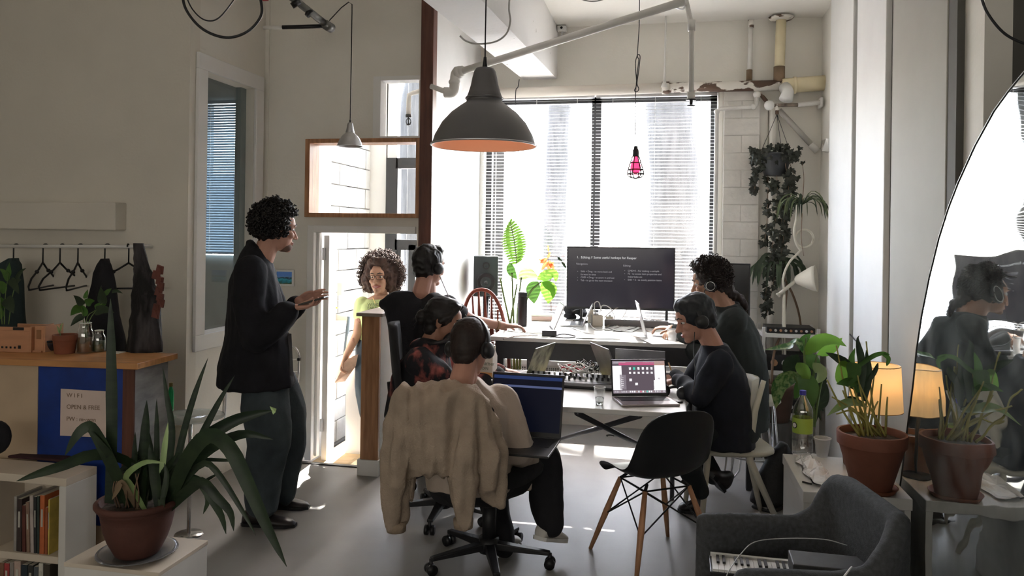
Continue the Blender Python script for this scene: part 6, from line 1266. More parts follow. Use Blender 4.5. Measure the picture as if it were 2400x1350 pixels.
obj('rear_strip', MB().hexa(KB(.005, kl-.01, .075, .09, .0225, .032)), m_white, t)
for i in range(25): obj('white_key', MB().hexa(KB(.008+i*.0192, .008+i*.0192+.0182, -.048, .055, .0225, .031)), m_white, t)
for i in range(24):
    if i % 7 not in (2, 6): obj('black_key', MB().hexa(KB(.0225+i*.0192, .0225+i*.0192+.009, -.0, .055, .031, .038)), m_black, t)
t = tag(obj('dark_box', MB().hexa(KB(kl*.55, kl+.03, -.08, .04, .042, .085)), mat('dark_grey_box', (.07, .07, .07), .6, var=.2, scale=20), None, bevel=.004), 'dark flat box resting on the right half of the piano keyboard', 'box')
single('charging_cable', MB().tube(bez([P(1702, 1352, 2.15), P(1710, 1335, 2.17), P(1735, 1300, 2.3), P(1770, 1270, 2.35), P(1840, 1262, 2.4), P(1930, 1264, 2.42), P(1985, 1278, 2.44)], 40), .0016, 6), mat('light_grey_cord', (.5, .5, .5), .5), 'pale cable looping over the armchair and its keyboard', 'cable', smooth=True)
single('charging_cable', MB().tube(bez([P(1978, 1352, 2.05), P(1990, 1336, 2.06), P(1996, 1329, 2.08)], 10), .0025, 6), m_white, 'short white cable end on the near arm of the armchair', 'cable', smooth=True)

# white shelf unit in the corner, floor lamp
t = thing('shelf_unit', 'white metal shelf unit in the corner behind the floor lamp', 'shelf', (.94, 6.25, 0))
for i, z_ in enumerate((.885, .60, .28)): obj('shelf_board', MB().bb((.735, 6.12, z_-.03), (1.15, 6.44, z_)), m_white, t, bevel=.002)
for x_, y_ in ((.745, 6.13), (1.14, 6.13), (.745, 6.43), (1.14, 6.43)): obj('post', MB().bb((x_-.011, y_-.011, 0), (x_+.011, y_+.011, .93)), m_white, t)
q = random.Random(12)
def gear(name, label, x0, x1, z, h, y0=6.15, y1=6.40, knobs=5):
    t = thing(name, label, 'audio device', ((x0+x1)/2, y0, z)); obj('case', MB().bb((x0, y0, z), (x1, y1, z+h)), m_black, t, bevel=.003)
    for k in range(knobs): obj('knob', MB().cyl((x0+(k+.7)*(x1-x0)/(knobs+.4), y0, z+h*.5), (x0+(k+.7)*(x1-x0)/(knobs+.4), y0-.010, z+h*.5), h*.22, seg=10), m_alu if k % 2 else mat('amber_knob', (.4, .2, .1), .5), t)
gear('audio_mixer', 'low black audio device on the top board of the corner shelf', .77, 1.12, .885, .045, knobs=9)
gear('amplifier', 'black amplifier on the middle board of the corner shelf', .77, 1.12, .60, .12, knobs=4)
gear('amplifier', 'black rack device on the lowest board of the corner shelf', .77, 1.12, .28, .10, knobs=3)
fb = V((P(1845, 1050, 5.85).x, P(1845, 1050, 5.85).y, 0)); fb = onZ(1845, 1046, 0)
def FL(px, py, d=0): return onY(px, py, fb.y-.06+d)
t = thing('floor_lamp', 'white floor lamp with cone shade and looping arm in the corner', 'lamp', tuple(fb))
obj('base', MB().lathe(fb, [(0, .001), (.135, .001), (.135, .018), (.12, .025), (0, .028)], 40), m_wc, t, smooth=True)
obj('pole', MB().tube([FL(1845, 1046), FL(1840, 900), FL(1838, 690)], .011, 10).tube([FL(1835, 695), FL(1833, 900)], .004, 6), m_wc, t, smooth=True)
obj('arm', MB().cyl(FL(1826, 690), FL(1868, 655), .014).cyl(FL(1826, 690), FL(1822, 693), .018), m_wc, t, smooth=True)
ha, hb = FL(1866, 656), FL(1898, 634); obj('lamp_shade', MB().lathe(ha, [(.012, -.01), (.032, 0), (.060, .05), (.095, .12), (.100, .145), (.094, .145), (.055, .05)], 32, ax=(FL(1893, 638)-ha)-v_*.03-UZ*.05), mat('white_lampshade', (.86, .82, .72), .5, var=.03), t, smooth=True)
obj('flexible_arm', MB().tube(bez([FL(1838, 690), FL(1836, 650), FL(1850, 615), FL(1872, 592), FL(1878, 584)], 30), .009, 8), m_wc, t, smooth=True)
obj('ring', MB().tube([FL(1885+21*math.cos(a), 559+21*math.sin(a)) for a in [2*math.pi*i/36 for i in range(37)]], .0085, 10), m_wc, t, smooth=True)
obj('upper_arm', MB().tube(bez([FL(1878, 588), FL(1866, 570), FL(1862, 540), FL(1868, 505), FL(1868, 480)], 30), .010, 8), m_wc, t, smooth=True)

# ------------------------------------------------------------------ laptops and table things
def laptop(label, c, yaw, w_, d_, ang, mb_, ms_, scr=None, th=.012, icons=None):
    """c = middle of the hinge line on the support, yaw: direction the user side faces"""
    t = thing('laptop', label, 'laptop', tuple(c), 'laptops')
    Q = Matrix.Rotation(yaw, 3, 'Z'); W = lambda x, y, z: V(c)+Q@V((x, y, z))   # user side = -y
    def bx_(x0, x1, y0, y1, z0, z1): return [W(x0, y0, z0), W(x1, y0, z0), W(x1, y1, z0), W(x0, y1, z0), W(x0, y0, z1), W(x1, y0, z1), W(x1, y1, z1), W(x0, y1, z1)]
    bs_ = obj('laptop_base', MB().hexa(bx_(-w_/2, w_/2, -d_, 0, .001, th)), mb_, t, bevel=.003)
    obj('keys', MB().hexa(bx_(-w_/2*.86, w_/2*.86, -d_*.55, -d_*.10, th, th+.0015)), m_black, bs_); obj('trackpad', MB().hexa(bx_(-w_*.15, w_*.15, -d_*.93, -d_*.62, th, th+.0006)), mb_, bs_)
    ca, sa = math.cos(ang), math.sin(ang)   # ang from the base plane (closed 0)
    S = lambda x, s_, n_: W(x, -s_*ca+n_*sa*1.0, th+s_*sa+n_*ca)  # n_ outward (back)
    hL = d_*.98
    ld = obj('lid', MB().hexa([S(-w_/2, 0, 0), S(w_/2, 0, 0), S(w_/2, 0, .007), S(-w_/2, 0, .007), S(-w_/2, hL, 0), S(w_/2, hL, 0), S(w_/2, hL, .007), S(-w_/2, hL, .007)]), ms_, t, bevel=.003)
    if scr:
        e0 = -.0006; obj('screen', MB().add([S(-w_*.475, hL*.08, e0), S(w_*.475, hL*.08, e0), S(w_*.475, hL*.96, e0), S(-w_*.475, hL*.96, e0)], [(0, 1, 2, 3)]), scr, ld)
        obj('bezel', MB().add([S(-w_*.495, hL*.01, e0*.5), S(w_*.495, hL*.01, e0*.5), S(w_*.495, hL*.99, e0*.5), S(-w_*.495, hL*.99, e0*.5)], [(0, 1, 2, 3)]), m_black, ld)
    for (x0, x1, s0, s1, m_, nm) in (icons or []):
        fx_ = lambda u: -w_*.475+u*w_*.95; fs_ = lambda v: hL*(.08+.88*v)
        obj(nm, MB().add([S(fx_(x0), fs_(s0), -.0012), S(fx_(x1), fs_(s0), -.0012), S(fx_(x1), fs_(s1), -.0012), S(fx_(x0), fs_(s1), -.0012)], [(0, 1, 2, 3)]), m_, ld)
    return t
yr = lambda d: math.atan2(d.y, d.x)+math.pi/2     # yaw so that local -y points along d
m_sil = mat('silver_laptop', (.55, .55, .56), .35, metal=.7, var=.03); m_gry = mat('grey_laptop_lid', (.20, .20, .21), .4, metal=.4, var=.2, scale=9)
m_scoff = mat('laptop_screen_pale', (.5, .5, .5), .3, var=0, em=(.7, .7, .75), ems=.8)
laptop('silver laptop on the far table in front of the reaching man', onZ(1291, 776, FZ), yr(-r_*1-v_*.05), .30, .21, R(112), m_sil, m_sil, m_scoff)
laptop('thin laptop with raised silver lid left of the white chargers', onZ(1366, 762, FZ), yr(-r_*1+v_*.12), .28, .17, R(115), m_sil, m_sil, m_scoff)
laptop('laptop seen edge-on at the right end of the far table', onZ(1514, 790, FZ), yr(r_*1-v_*.08), .30, .24, R(105), m_sil, m_sil, m_scoff)
laptop('laptop with worn sticker-covered lid in front of the woman in tie-dye', onZ(1252, 886, NZ), yr(-r_*.9+v_*.42), .31, .21, R(110), m_gry, mat('sticker_lid', (.10, .10, .08), .4, col2=(.42, .42, .33), scale=13, thr=(.4, .6)), m_scoff)
laptop('dark grey laptop standing open in the middle of the near table', onZ(1436, 898, NZ), yr(r_*.95+v_*.25), .30, .235, R(112), m_gry, m_gry, m_scoff)
laptop('grey laptop behind the one with the bright desktop, mostly hidden', onZ(1500, 884, NZ)+V((0, .05, 0)), yr(v_*.9+r_*.3), .31, .16, R(100), m_gry, m_gry, None)
# laptop with the bright desktop
E1 = lambda n, c, s=1.0: MATS.get(n) or emat(n, c, s)
w1 = E1('ui_white', (.85, .83, .86), .95); w2 = E1('ui_dark', (.09, .07, .085), .9); w3 = E1('ui_pink', (.42, .07, .16), .9); w4 = E1('ui_teal', (.06, .55, .42), .9); w5 = E1('ui_grey', (.22, .19, .22), .9); w6 = E1('ui_tan', (.35, .22, .18), .9); w7 = E1('ui_red', (.7, .12, .2), .9)
ic = [(0, 1, .90, 1, w5, 'desktop_bar'), (.12, .80, .86, .97, w3, 'desktop_banner'), (.80, 1, .84, 1, w6, 'desktop_banner'), (.0, .17, .02, .84, w1, 'window_panel'), (.80, .995, .0, .85, w1, 'window_panel'), (.77, .82, .0, .34, w1, 'window_panel'), (.17, .80, .52, .84, w2, 'window_panel'), (.14, .78, .03, .54, w2, 'window_panel'), (.13, .25, .03, .54, w5, 'window_sidebar')]
for i in range(6): ic += [(.31+i*.083, .35+i*.083, .70, .79, w4 if i == 1 else w1, 'file_icon'), (.31+i*.083, .35+i*.083, .56, .63, w1, 'file_icon')]
ic += [(.31, .36, .31, .40, w1, 'file_icon'), (.42, .47, .17, .26, w1, 'file_icon'), (0, 1, -.09, -.0, w5, 'dock')]
for i in range(24): ic.append((.03+i*.040, .055+i*.040, -.07, -.015, (w1, w1, w6, w1)[i % 4] if i not in (12, 15) else (w7 if i == 12 else w4), 'dock_icon'))
ic += [(.86, .90, .36, .42, w5, 'file_icon'), (.86, .90, .05, .10, w5, 'file_icon'), (.02, .25, .955, .975, w1, 'menu_text'), (.58, .97, .955, .975, w1, 'menu_text')]
for i in range(6): ic.append((.155, .20, .10+i*.065, .125+i*.065, w1, 'sidebar_text'))
lc = onZ(1500, 934, NZ)
bmac = laptop('open laptop showing a bright desktop with file icons on the near table', lc, yr(-v_*.98-r_*-.12), .305, .20, R(103), mat('warm_silver_laptop', (.32, .28, .28), .3, metal=.6), m_black, w2, icons=[(a, b_, c*.90+.09, d*.90+.09, e_, f) for a, b_, c, d, e_, f in ic])
# lap laptop
lpc = P(1228, 1036, 3.68)
laptop('dark laptop with deep blue screen on the lap of the person in cream', lpc+v_*.06, yr(-v_*.97-r_*.24), .365, .31, R(106), m_black, m_black, mat('dark_blue_screen', (.01, .012, .03), .35, spec=.1, var=0, em=(.015, .02, .05), ems=.07), icons=[(0, 1, .93, .99, E1('ui_blue', (.03, .05, .15), .5), 'window_bar'), (.0, 1, .78, .82, E1('ui_blue2', (.09, .11, .22), .6), 'window_bar')])

# things on the near table
def NT(px, py): return onZ(px, py, NZ)
mc0, mc1 = NT(1300, 908), NT(1437, 917)
t = thing('mixing_console', 'long black mixing console with knobs on the near table', 'mixer', tuple((mc0+mc1)/2))
mx_ = (mc1-mc0).normalized(); my_ = V((-mx_.y, mx_.x, 0)); ml = (mc1-mc0).length+.20
def MC(x0, x1, y0, y1, z0, z1, sl=0): 
    O_ = mc0-mx_*.17; return [O_+mx_*x0+my_*y0+UZ*z0, O_+mx_*x1+my_*y0+UZ*z0, O_+mx_*x1+my_*y1+UZ*z0, O_+mx_*x0+my_*y1+UZ*z0, O_+mx_*x0+my_*y0+UZ*z1, O_+mx_*x1+my_*y0+UZ*z1, O_+mx_*x1+my_*y1+UZ*(z1+sl), O_+mx_*x0+my_*y1+UZ*(z1+sl)]
obj('console_body', MB().hexa(MC(0, ml+.05, -.01, .16, .002, .035, .025)), m_black, t, bevel=.006)
obj('front_strip', MB().hexa(MC(0, ml+.05, -.012, -.004, .018, .034)), mat('grey_strip', (.25, .25, .26), .3, metal=.4), t)
obj('top_plate', MB().hexa(MC(.01, ml+.04, .02, .15, .038, .0405, .0215)), mat('light_console_plate', (.13, .13, .13), .4), t)
for i in range(17):
    for j in range(2):
        p = mc0-mx_*.15+mx_*(i*.032)+my_*(.05+j*.05)+UZ*(.045+j*.008); obj('knob', MB().cyl(p, p+UZ*.017, .0075, .006, 10), m_black if (i+j) % 5 else m_white, t)
mt_ = NT(1345, 884); single('cork_mat', MB().box(mt_+V((0, .02, .003)), (.46, .16, .005), rz=-.03), mat('olive_board', (.30, .24, .10), .7, col2=(.40, .37, .08), scale=7), 'olive brown board lying behind the mixing console', 'board')
q = random.Random(22)
for lb, m_, cnt, (px_, py_), rr in (('pile of coiled white and red cables on the mixing console', m_white, 7, (1348, 898), .072), ('coiled black cable beside the white cable pile', m_black, 6, (1378, 886), .055)):
    c_ = NT(px_, py_)+UZ*(.066 if m_ is m_white else .062); t = thing('cable_coil', lb, 'cable', tuple(c_))
    for k in range(cnt):
        ph_ = q.uniform(0, 6); a1_, a2_ = rr*q.uniform(.6, 1.25), rr*q.uniform(.6, 1.1); o_2 = V((q.uniform(-.03, .03), q.uniform(-.015, .015), q.uniform(-.008, .008)))
        obj('cable_loop', MB().tube([c_+o_2+V((a1_*math.cos(a+ph_), a2_*math.sin(a+ph_), .014*math.sin(3*a+ph_)+.005*k)) for a in [2*math.pi*i/24 for i in range(25)]], .0042, 6), m_ if not (m_ is m_white and k == 3) else mat('red_cable', (.5, .03, .05), .5), t, smooth=True)
cup('plastic_cup', 'clear plastic cup of water beside the bright laptop', NT(1405, 949), .029, .020, .092, m_thin, water=.42)
cup('plastic_cup', 'translucent white cup next to the juice carton', NT(1164, 922)+V((0, .02, 0)), .033, .022, .07, m_frost); cup('plastic_cup', 'small white cup by the hands of the woman in tie-dye', NT(1228, 900)+V((0, .0, 0)), .033, .024, .055, m_frost)
cup('paper_cup', 'brownish cup behind the juice carton', NT(1166, 902)+V((0, .08, 0)), .032, .024, .05, mat('rose_paper', (.35, .22, .2), .6))
jc = NT(1145, 905)+V((.0, 0, 0)); t = thing('juice_carton', 'gable-top juice carton with orange picture on the near table', 'carton', tuple(jc))
dj = V((.98, -.15, 0)); dk = V((.15, .98, 0)); J = lambda x, y, z: jc+dj*x+dk*y+UZ*z
obj('carton_body', MB().hexa([J(-.038, -.038, .001), J(.038, -.038, .001), J(.038, .038, .001), J(-.038, .038, .001), J(-.038, -.038, .17), J(.038, -.038, .17), J(.038, .038, .17), J(-.038, .038, .17)]), mat('cream_carton', (.62, .56, .48), .5, var=.05), t, bevel=.002)
obj('gable_top', MB().add([J(-.038, -.038, .17), J(.038, -.038, .17), J(.038, .038, .17), J(-.038, .038, .17), J(-.038, 0, .215), J(.038, 0, .215)], [(0, 1, 5, 4), (2, 3, 4, 5), (1, 2, 5), (3, 0, 4)]).bb(*(tuple(J(-.038, -.002, .21)), tuple(J(.038, .002, .232)))), MATS['cream_carton'], t)
obj('orange_picture', MB().hexa([J(-.036, -.0395, .004), J(.038, -.0395, .004), J(.038, -.038, .004), J(-.036, -.038, .004), J(-.036, -.0395, .085), J(.036, -.0395, .085), J(.036, -.038, .085), J(-.036, -.038, .085)]), mat('orange_print', (.65, .25, .05), .5, col2=(.7, .5, .25), scale=20), t)
for s_, z_ in (('EARTHY', .125), ('JOIN', .100)): text('carton_text', s_, .022, m_print, t, frameM(J(-.034, -.0397, z_), dj, UZ))
obj('screw_cap', MB().cyl(J(.0, -.02, .19), J(0, -.035, .205), .014), m_white, t)
hp = NT(1578, 930); t = thing('headphones', 'black headphones lying on the table end beside the bright laptop', 'headphones', tuple(hp))
obj('headband', MB().tube(bez([hp+V((-.05, .02, .03)), hp+V((0, .05, .045)), hp+V((.07, .05, .045)), hp+V((.10, .0, .04)), hp+V((.06, -.04, .03))], 24), .008, 8), m_black, t, smooth=True)
for p_ in (hp+V((-.05, .01, .03)), hp+V((.05, -.04, .03))): obj('ear_cup', MB().lathe(p_, [(0, -.016), (.032, -.014), (.036, 0), (.030, .014), (0, .016)], 20, ax=(.3, -1, .25)), m_black, t, smooth=True)
single('earphone_case', MB().lathe(NT(1592, 944), [(0, .001), (.018, .001), (.02, .006), (.012, .010), (0, .010)], 20), m_blackm, 'tiny black ring-shaped case near the table corner', 'case', smooth=True)
ty = NT(1575, 897)+V((0, .05, .05)); t = thing('tray', 'small grey tray with a pencil in front of the black sweater', 'tray', tuple(ty)); obj('tray_plate', MB().box(ty, (.11, .07, .012)), m_gry, t, bevel=.003); obj('pencil', MB().cyl(ty+V((0, 0, .0)), ty+V((-.022, .01, .06)), .0042), mat('pencil_wood', (.6, .38, .2), .5), t); obj('tray_foot', MB().bb(tuple(ty-V((.04, .02, .05))), tuple(ty+V((.04, .02, -.005)))), m_gry, t)
wb = NT(1486, 862)+V((0, .06, .0)); single('metal_bottle', MB().lathe(wb, [(0, .001), (.026, .001), (.026, .052), (.018, .06), (.02, .064), (.02, .092), (.016, .095), (0, .095)], 24), m_alu, 'brushed metal bottle standing behind the bright laptop', 'bottle', smooth=True)
single('hair_tie', MB().tube([NT(1430, 1020)*0+onZ(1430, 1024, 0)+V((.03*math.cos(a), .02*math.sin(a), .01)) for a in [i/2 for i in range(9)]], .005, 6), m_black, 'tiny black scrap lying on the floor under the near table', 'scrap')
# things on the far table
def FT(px, py): return onZ(px, py, FZ)
tb = FT(1224, 765); t = thing('thermos_flask', 'tall dark thermos flask at the left end of the far table', 'flask', tuple(tb)); hT = P(1225, 684, (tb-C0).dot(v_)).z-FZ
obj('flask_body', MB().lathe(tb, [(0, .001), (.034, .001), (.036, .01), (.036, hT*.84), (.028, hT*.88)], 28), mat('dark_metal_flask', (.035, .03, .032), .35, metal=.6), t, smooth=True); obj('flask_lid', MB().lathe(tb, [(.034, hT*.86), (.036, hT*.88), (.036, hT*.97), (.028, hT), (0, hT)], 28), m_black, t, smooth=True)
bxp = FT(1268, 752); t = thing('white_box', 'flat white box with pinkish edge on the far table behind the thermos', 'box', tuple(bxp)); obj('box_body', MB().box(bxp+V((.0, .06, .02)), (.17, .16, .035), rz=.1), mat('pink_edge', (.6, .42, .4), .6), t, bevel=.003); obj('box_lid', MB().box(bxp+V((0, .06, .045)), (.174, .164, .014), rz=.1), m_white, t, bevel=.002)
for i_, (px_, py_, w__, d__, rz_) in enumerate(((1300, 745, .22, .2, .2), (1250, 785, .28, .20, -.1), (1400, 790, .30, .21, .15), (1460, 772, .21, .30, -.2), (1550, 802, .21, .29, .3))):
    single('paper_sheet', MB().box(FT(px_, py_)+V((0, 0, .0015+.0015*i_)), (w__, d__, .001), rz=rz_), mat('white_paper', (.85, .85, .84), .7, var=0), ['white sheet of paper near the window side of the far table', 'white sheet under the silver laptop at the table edge', 'white sheet of paper in the middle front of the far table', 'white sheet of paper before the charger pile', 'white sheet of paper under the cup at the right of the far table'][i_], 'paper')
kb = FT(1350, 752); t = thing('computer_keyboard', 'light computer keyboard between the black bag and the chargers', 'keyboard', tuple(kb)); obj('keyboard_plate', MB().box(kb+V((0, 0, .008)), (.18, .10, .012), rz=.15), m_alu, t, bevel=.002)
Qk = Matrix.Rotation(.15, 3, 'Z')
for i in range(9):
    for j in range(4): obj('key', MB().box(kb+Qk@V((-.076+i*.019, -.036+j*.024, .016)), (.015, .019, .004), rz=.15), mat('grey_key', (.25, .25, .27), .5), t)
hb_ = FT(1350, 752); hp_mb = MB(); q = random.Random(3)
for k in range(9): hp_mb.ell(hb_+V((q.uniform(-.07, .06), q.uniform(-.03, .03), .03+.015*k*q.random()+(.03 if k > 4 else 0))), (q.uniform(.03, .055), .04, q.uniform(.02, .03)))
tag(remesh('camera_bag', hp_mb, .008, m_bcloth, None, 2, folds=.004, fs=14), 'black lumpy camera bag in front of the television left foot', 'bag')
single('soundbar', MB().box((onY(1495, 742, 6.02))*V((1, 1, 0)) + V((0, 0, FZ+.028)) if False else V((onY(1492, 742, 6.0).x, 5.93, FZ+.026)), (.48, .07, .05)), mat('grey_fabric_bar', (.16, .15, .15), .7), 'grey soundbar lying before the television', 'soundbar', bevel=.006)
def charger(px, py, sz, lb, rz=.2):
    c_ = FT(px, py); t = thing('power_adapter', lb, 'power adapter', tuple(c_)); obj('adapter_block', MB().box(c_+V((0, 0, sz[2]/2)), sz, rz=rz), mat('ivory_plastic', (.62, .56, .47), .4, var=.03), t, bevel=.006); obj('plug_prongs', MB().box(c_+V((0, 0, sz[2]+.006)), (.02, .01, .012), rz=rz), m_white, t)
charger(1399, 764, (.085, .08, .085), 'largest white power adapter in the charger pile'); charger(1429, 757, (.06, .05, .055), 'small square power adapter right of the largest one', -.1); charger(1384, 756, (.045, .05, .10), 'tall narrow power adapter left of the largest one', .1)
single('power_bank', MB().box(FT(1287, 789)+V((0, .01, .022)), (.10, .05, .042), rz=.12), m_black, 'black power brick at the front edge of the far table', 'power brick', bevel=.004)
single('power_bank', MB().cyl(FT(1604, 806)+V((0, 0, .018)), FT(1640, 808)+V((0, 0, .018)), .018), m_black, 'dark cylindrical power brick near the front person head', 'power brick', smooth=True)
q = random.Random(17)
cabs = [[(1395, 735), (1393, 712), (1403, 708), (1410, 730)], [(1405, 735), (1412, 716), (1430, 722), (1440, 745), (1430, 760)], [(1415, 745), (1440, 725), (1470, 715), (1458, 745), (1420, 768)], [(1430, 762), (1470, 768), (1500, 755), (1530, 760), (1560, 752)], [(1440, 772), (1480, 762), (1510, 775), (1540, 785), (1525, 795)], [(1420, 770), (1450, 778), (1490, 770), (1520, 748), (1535, 752), (1528, 770)], [(1380, 760), (1400, 775), (1440, 768), (1478, 750)], [(1460, 742), (1500, 745), (1545, 748), (1570, 760)], [(1297, 790), (1320, 785), (1350, 790), (1330, 794), (1302, 792)], [(1190, 778), (1230, 782), (1275, 785)], [(1180, 797), (1210, 790), (1260, 787)], [(1520, 790), (1545, 788), (1600, 786)], [(1340, 770), (1375, 782), (1420, 790)], [(1480, 788), (1505, 795), (1530, 792)]]
for k, pts in enumerate(cabs):
    m_ = [m_white, mat('taupe_cable', (.30, .25, .22), .6), m_black][k % 3 if k > 3 else (0 if k < 2 else 1)]
    pp_ = []
    for (a, b_) in pts:
        hz = .012+(.09*q.random() if (k < 3) else .006*q.random()); 
        p_ = FT(a, max(b_, 752)); p_.z = FZ+.006
        if b_ < 748: p_ = P(a, b_, (FT(a, 757)-C0).dot(v_))
        pp_.append(p_)
    single('cable', MB().tube(bez(pp_, 30), .0042 if k < 8 else .0045, 6), m_, ['white charger cable looping highest above the adapters', 'white charger cable curving right of the adapters', 'taupe cable with the widest raised loop', 'taupe cable running right across the far table back', 'black cable snaking below the edge-on laptop', 'white cable crossing the middle of the far table', 'taupe cable from the adapters to the soundbar', 'black cable along the soundbar front', 'white cable loop beside the black power brick', 'taupe cable near the reaching hand', 'black cable at the left front corner of the far table', 'white cable right of the edge-on laptop', 'taupe cable left of the middle front sheet', 'black cable under the edge-on laptop foot'][k], 'cable', 'cables on the far table')
cup('plastic_cup', 'white translucent cup at the right of the far table by the curly-haired person', FT(1575, 802), .033, .023, .085, m_frost)
# ------------------------------------------------------------------ plants
m_lf_dark = mat('dark_leaf', (.012, .024, .011), .5, col2=(.03, .05, .02), scale=14, trl=.12)
m_lf_snake = mat('snake_plant_leaf', (.008, .017, .009), .45, col2=(.028, .044, .02), scale=5, stretch=(1, 1, 7), trl=.08)
m_lf_mid = mat('mid_green_leaf', (.045, .11, .02), .45, col2=(.08, .17, .035), scale=9, trl=.3)
m_lf_bright = mat('bright_backlit_leaf', (.12, .25, .035), .4, col2=(.20, .36, .05), scale=8, trl=.5)
m_lf_pale = mat('pale_green_leaf', (.30, .36, .16), .4, col2=(.16, .28, .08), scale=9, trl=.3)
m_lf_var = mat('speckled_leaf', (.04, .13, .03), .4, col2=(.30, .40, .16), scale=45, thr=(.45, .6), trl=.3)
m_stem = mat('green_stem', (.10, .16, .04), .5, var=.2)
m_stemb = mat('brown_stem', (.16, .10, .06), .7, var=.2)
SHP = {'strap': [(0, .75), (.2, .9), (.55, 1), (.8, .75), (.93, .4), (1, .03)], 'sword': [(0, .55), (.15, .75), (.45, 1), (.75, .8), (.92, .35), (1, .02)],
       'ovate': [(0, .03), (.06, .35), (.2, .82), (.38, 1), (.6, .88), (.8, .55), (.93, .22), (1, .02)], 'heart': [(0, .5), (.04, .8), (.15, 1), (.35, .98), (.6, .72), (.82, .36), (.95, .1), (1, .01)]}
def leaf_mb(pts, wid, hint=None, shape='ovate', fold=.18, n=14, wav=0, seed=0):
    c = bez(pts, n) if len(pts) > 2 else [V(pts[0]).lerp(V(pts[1]), i/n) for i in range(n+1)]; hint = V(hint) if hint is not None else -v_
    L = [0]
    for a, b_ in zip(c[:-1], c[1:]): L.append(L[-1]+(b_-a).length)
    sp_ = SHP[shape]; rows = []; q = random.Random(seed)
    for i, p in enumerate(c):
        f = L[i]/L[-1]; ww = np.interp(f, [a for a, _ in sp_], [b_ for _, b_ in sp_])*wid
        t_ = (c[min(i+1, len(c)-1)]-c[max(i-1, 0)]).normalized(); s_ = t_.cross(hint); s_ = s_.normalized() if s_.length > 1e-4 else t_.orthogonal().normalized(); nn_ = s_.cross(t_).normalized()
        wv = wav*wid*math.sin(f*14+seed)
        rows.append([p-s_*ww-nn_*(-fold*ww+wv), p-s_*ww*.5-nn_*(-fold*ww*.35), p, p+s_*ww*.5-nn_*(-fold*ww*.35), p+s_*ww-nn_*(-fold*ww-wv)])
    return MB().loft(rows, cap=False, close=False)
def leaf(t, pts, wid, m, **k):
    return obj('leaf', leaf_mb(pts, wid, **k), m, t, smooth=True)
def stem(t, pts, r0, m=None, r1=None):
    c = bez(pts, 16) if len(pts) > 2 else [V(p) for p in pts]; r1 = r0*.6 if r1 is None else r1
    return obj('stem', MB().tube(c, [r0+(r1-r0)*i/(len(c)-1) for i in range(len(c))], 7), m or m_stem, t, smooth=True)
# --- spiky plant in the big clay pot, lower left
pz = PZ+.006; pc_ = V((pp.x, pp.y, pz)); Dp = (pc_-C0).dot(v_)
t = thing('potted_snake_plant', 'big terracotta pot with dark spiky and arching strap leaves', 'potted plant', tuple(pc_))
hP = P(320, 1168, Dp).z-pz; m_terd = mat('dull_terracotta', (.085, .031, .022), .75, var=.15, scale=9, bump=.1)
rt_ = .143; obj('pot', MB().lathe(pc_, [(0, .001), (.070, .001), (.076, .008), (.084, hP*.12), (.100, hP*.28), (.113, hP*.48), (.121, hP*.68), (.124, hP*.80), (.128, hP*.815), (.129, hP*.87), (.138, hP*.885), (.1435, hP*.93), (.1435, hP*.975), (.138, hP), (.128, hP*.995), (.122, hP*.93), (.118, hP*.85)], 56), m_terd, t, smooth=True, auto=50)
obj('soil', MB().lathe(pc_, [(0, hP*.88), (.07, hP*.89), (.1215, hP*.86)], 24), m_soil, t, smooth=True)
def L1(pts, wid, sh='sword', m=m_lf_snake, fold=.25, seed=0, wav=0): leaf(t, [P(a, b_, Dp+(pts[i][2] if len(pts[i]) > 2 else 0)) for i, (a, b_) in enumerate([p[:2] for p in pts])], wid, m, shape=sh, fold=fold, seed=seed, wav=wav, n=18)
# upright blades
L1([(256, 1180, -.08), (262, 1050, -.1), (262, 900, -.1), (259, 700, -.1)], .021, 'strap', fold=.1)
L1([(325, 1180), (336, 1080), (342, 1000), (344, 938)], .020); L1([(365, 1180), (368, 1080), (368, 1000), (367, 935)], .011)
L1([(318, 1190, -.03), (316, 1120, -.03), (316, 1060, -.03), (317, 1012, -.03)], .012); L1([(372, 1180, .03), (382, 1100, .03), (388, 1040, .03), (394, 990, .03)], .014, m=m_lf_pale)
L1([(378, 1190), (395, 1100), (404, 1010), (392, 930), (381, 858)], .013); L1([(385, 1190), (415, 1080), (440, 980), (465, 900), (488, 838)], .013); L1([(388, 1190), (440, 1090), (478, 1010), (520, 930), (550, 880)], .014)
L1([(345, 1190, .05), (352, 1120, .05), (350, 1060, .05), (346, 1000, .05)], .022); L1([(372, 1195, -.04), (366, 1130, -.04), (358, 1080, -.04), (350, 1040, -.04)], .020)
# arching straps
L1([(308, 1190, -.05), (258, 1080, -.12), (222, 1010, -.14), (205, 1000, -.14), (180, 1020, -.15), (152, 1068, -.15)], .023, 'strap', m=m_lf_dark, fold=.1)
L1([(302, 1190, -.05), (260, 1075, -.12), (240, 1045, -.14), (214, 1010, -.15)], .016, 'strap', fold=.1)
L1([(330, 1110, 0), (290, 1075, -.05), (220, 1065, -.12), (150, 1090, -.18), (90, 1110, -.22), (38, 1128, -.25)], .020, 'strap', m=m_lf_dark)
L1([(385, 1180), (420, 1100, .02), (480, 1030, .03), (540, 990, .03), (590, 972, .03), (640, 962, .03)], .026, 'strap', fold=.35)
L1([(388, 1175), (430, 1120, -.02), (480, 1060, -.05), (530, 1030, -.08), (580, 1016, -.1), (640, 1030, -.1)], .021, 'strap')
L1([(395, 1180), (440, 1075, -.1), (490, 1020, -.14), (540, 1050, -.18), (580, 1130, -.2), (620, 1220, -.22), (672, 1328, -.24)], .028, 'strap', fold=.2, m=m_lf_dark)
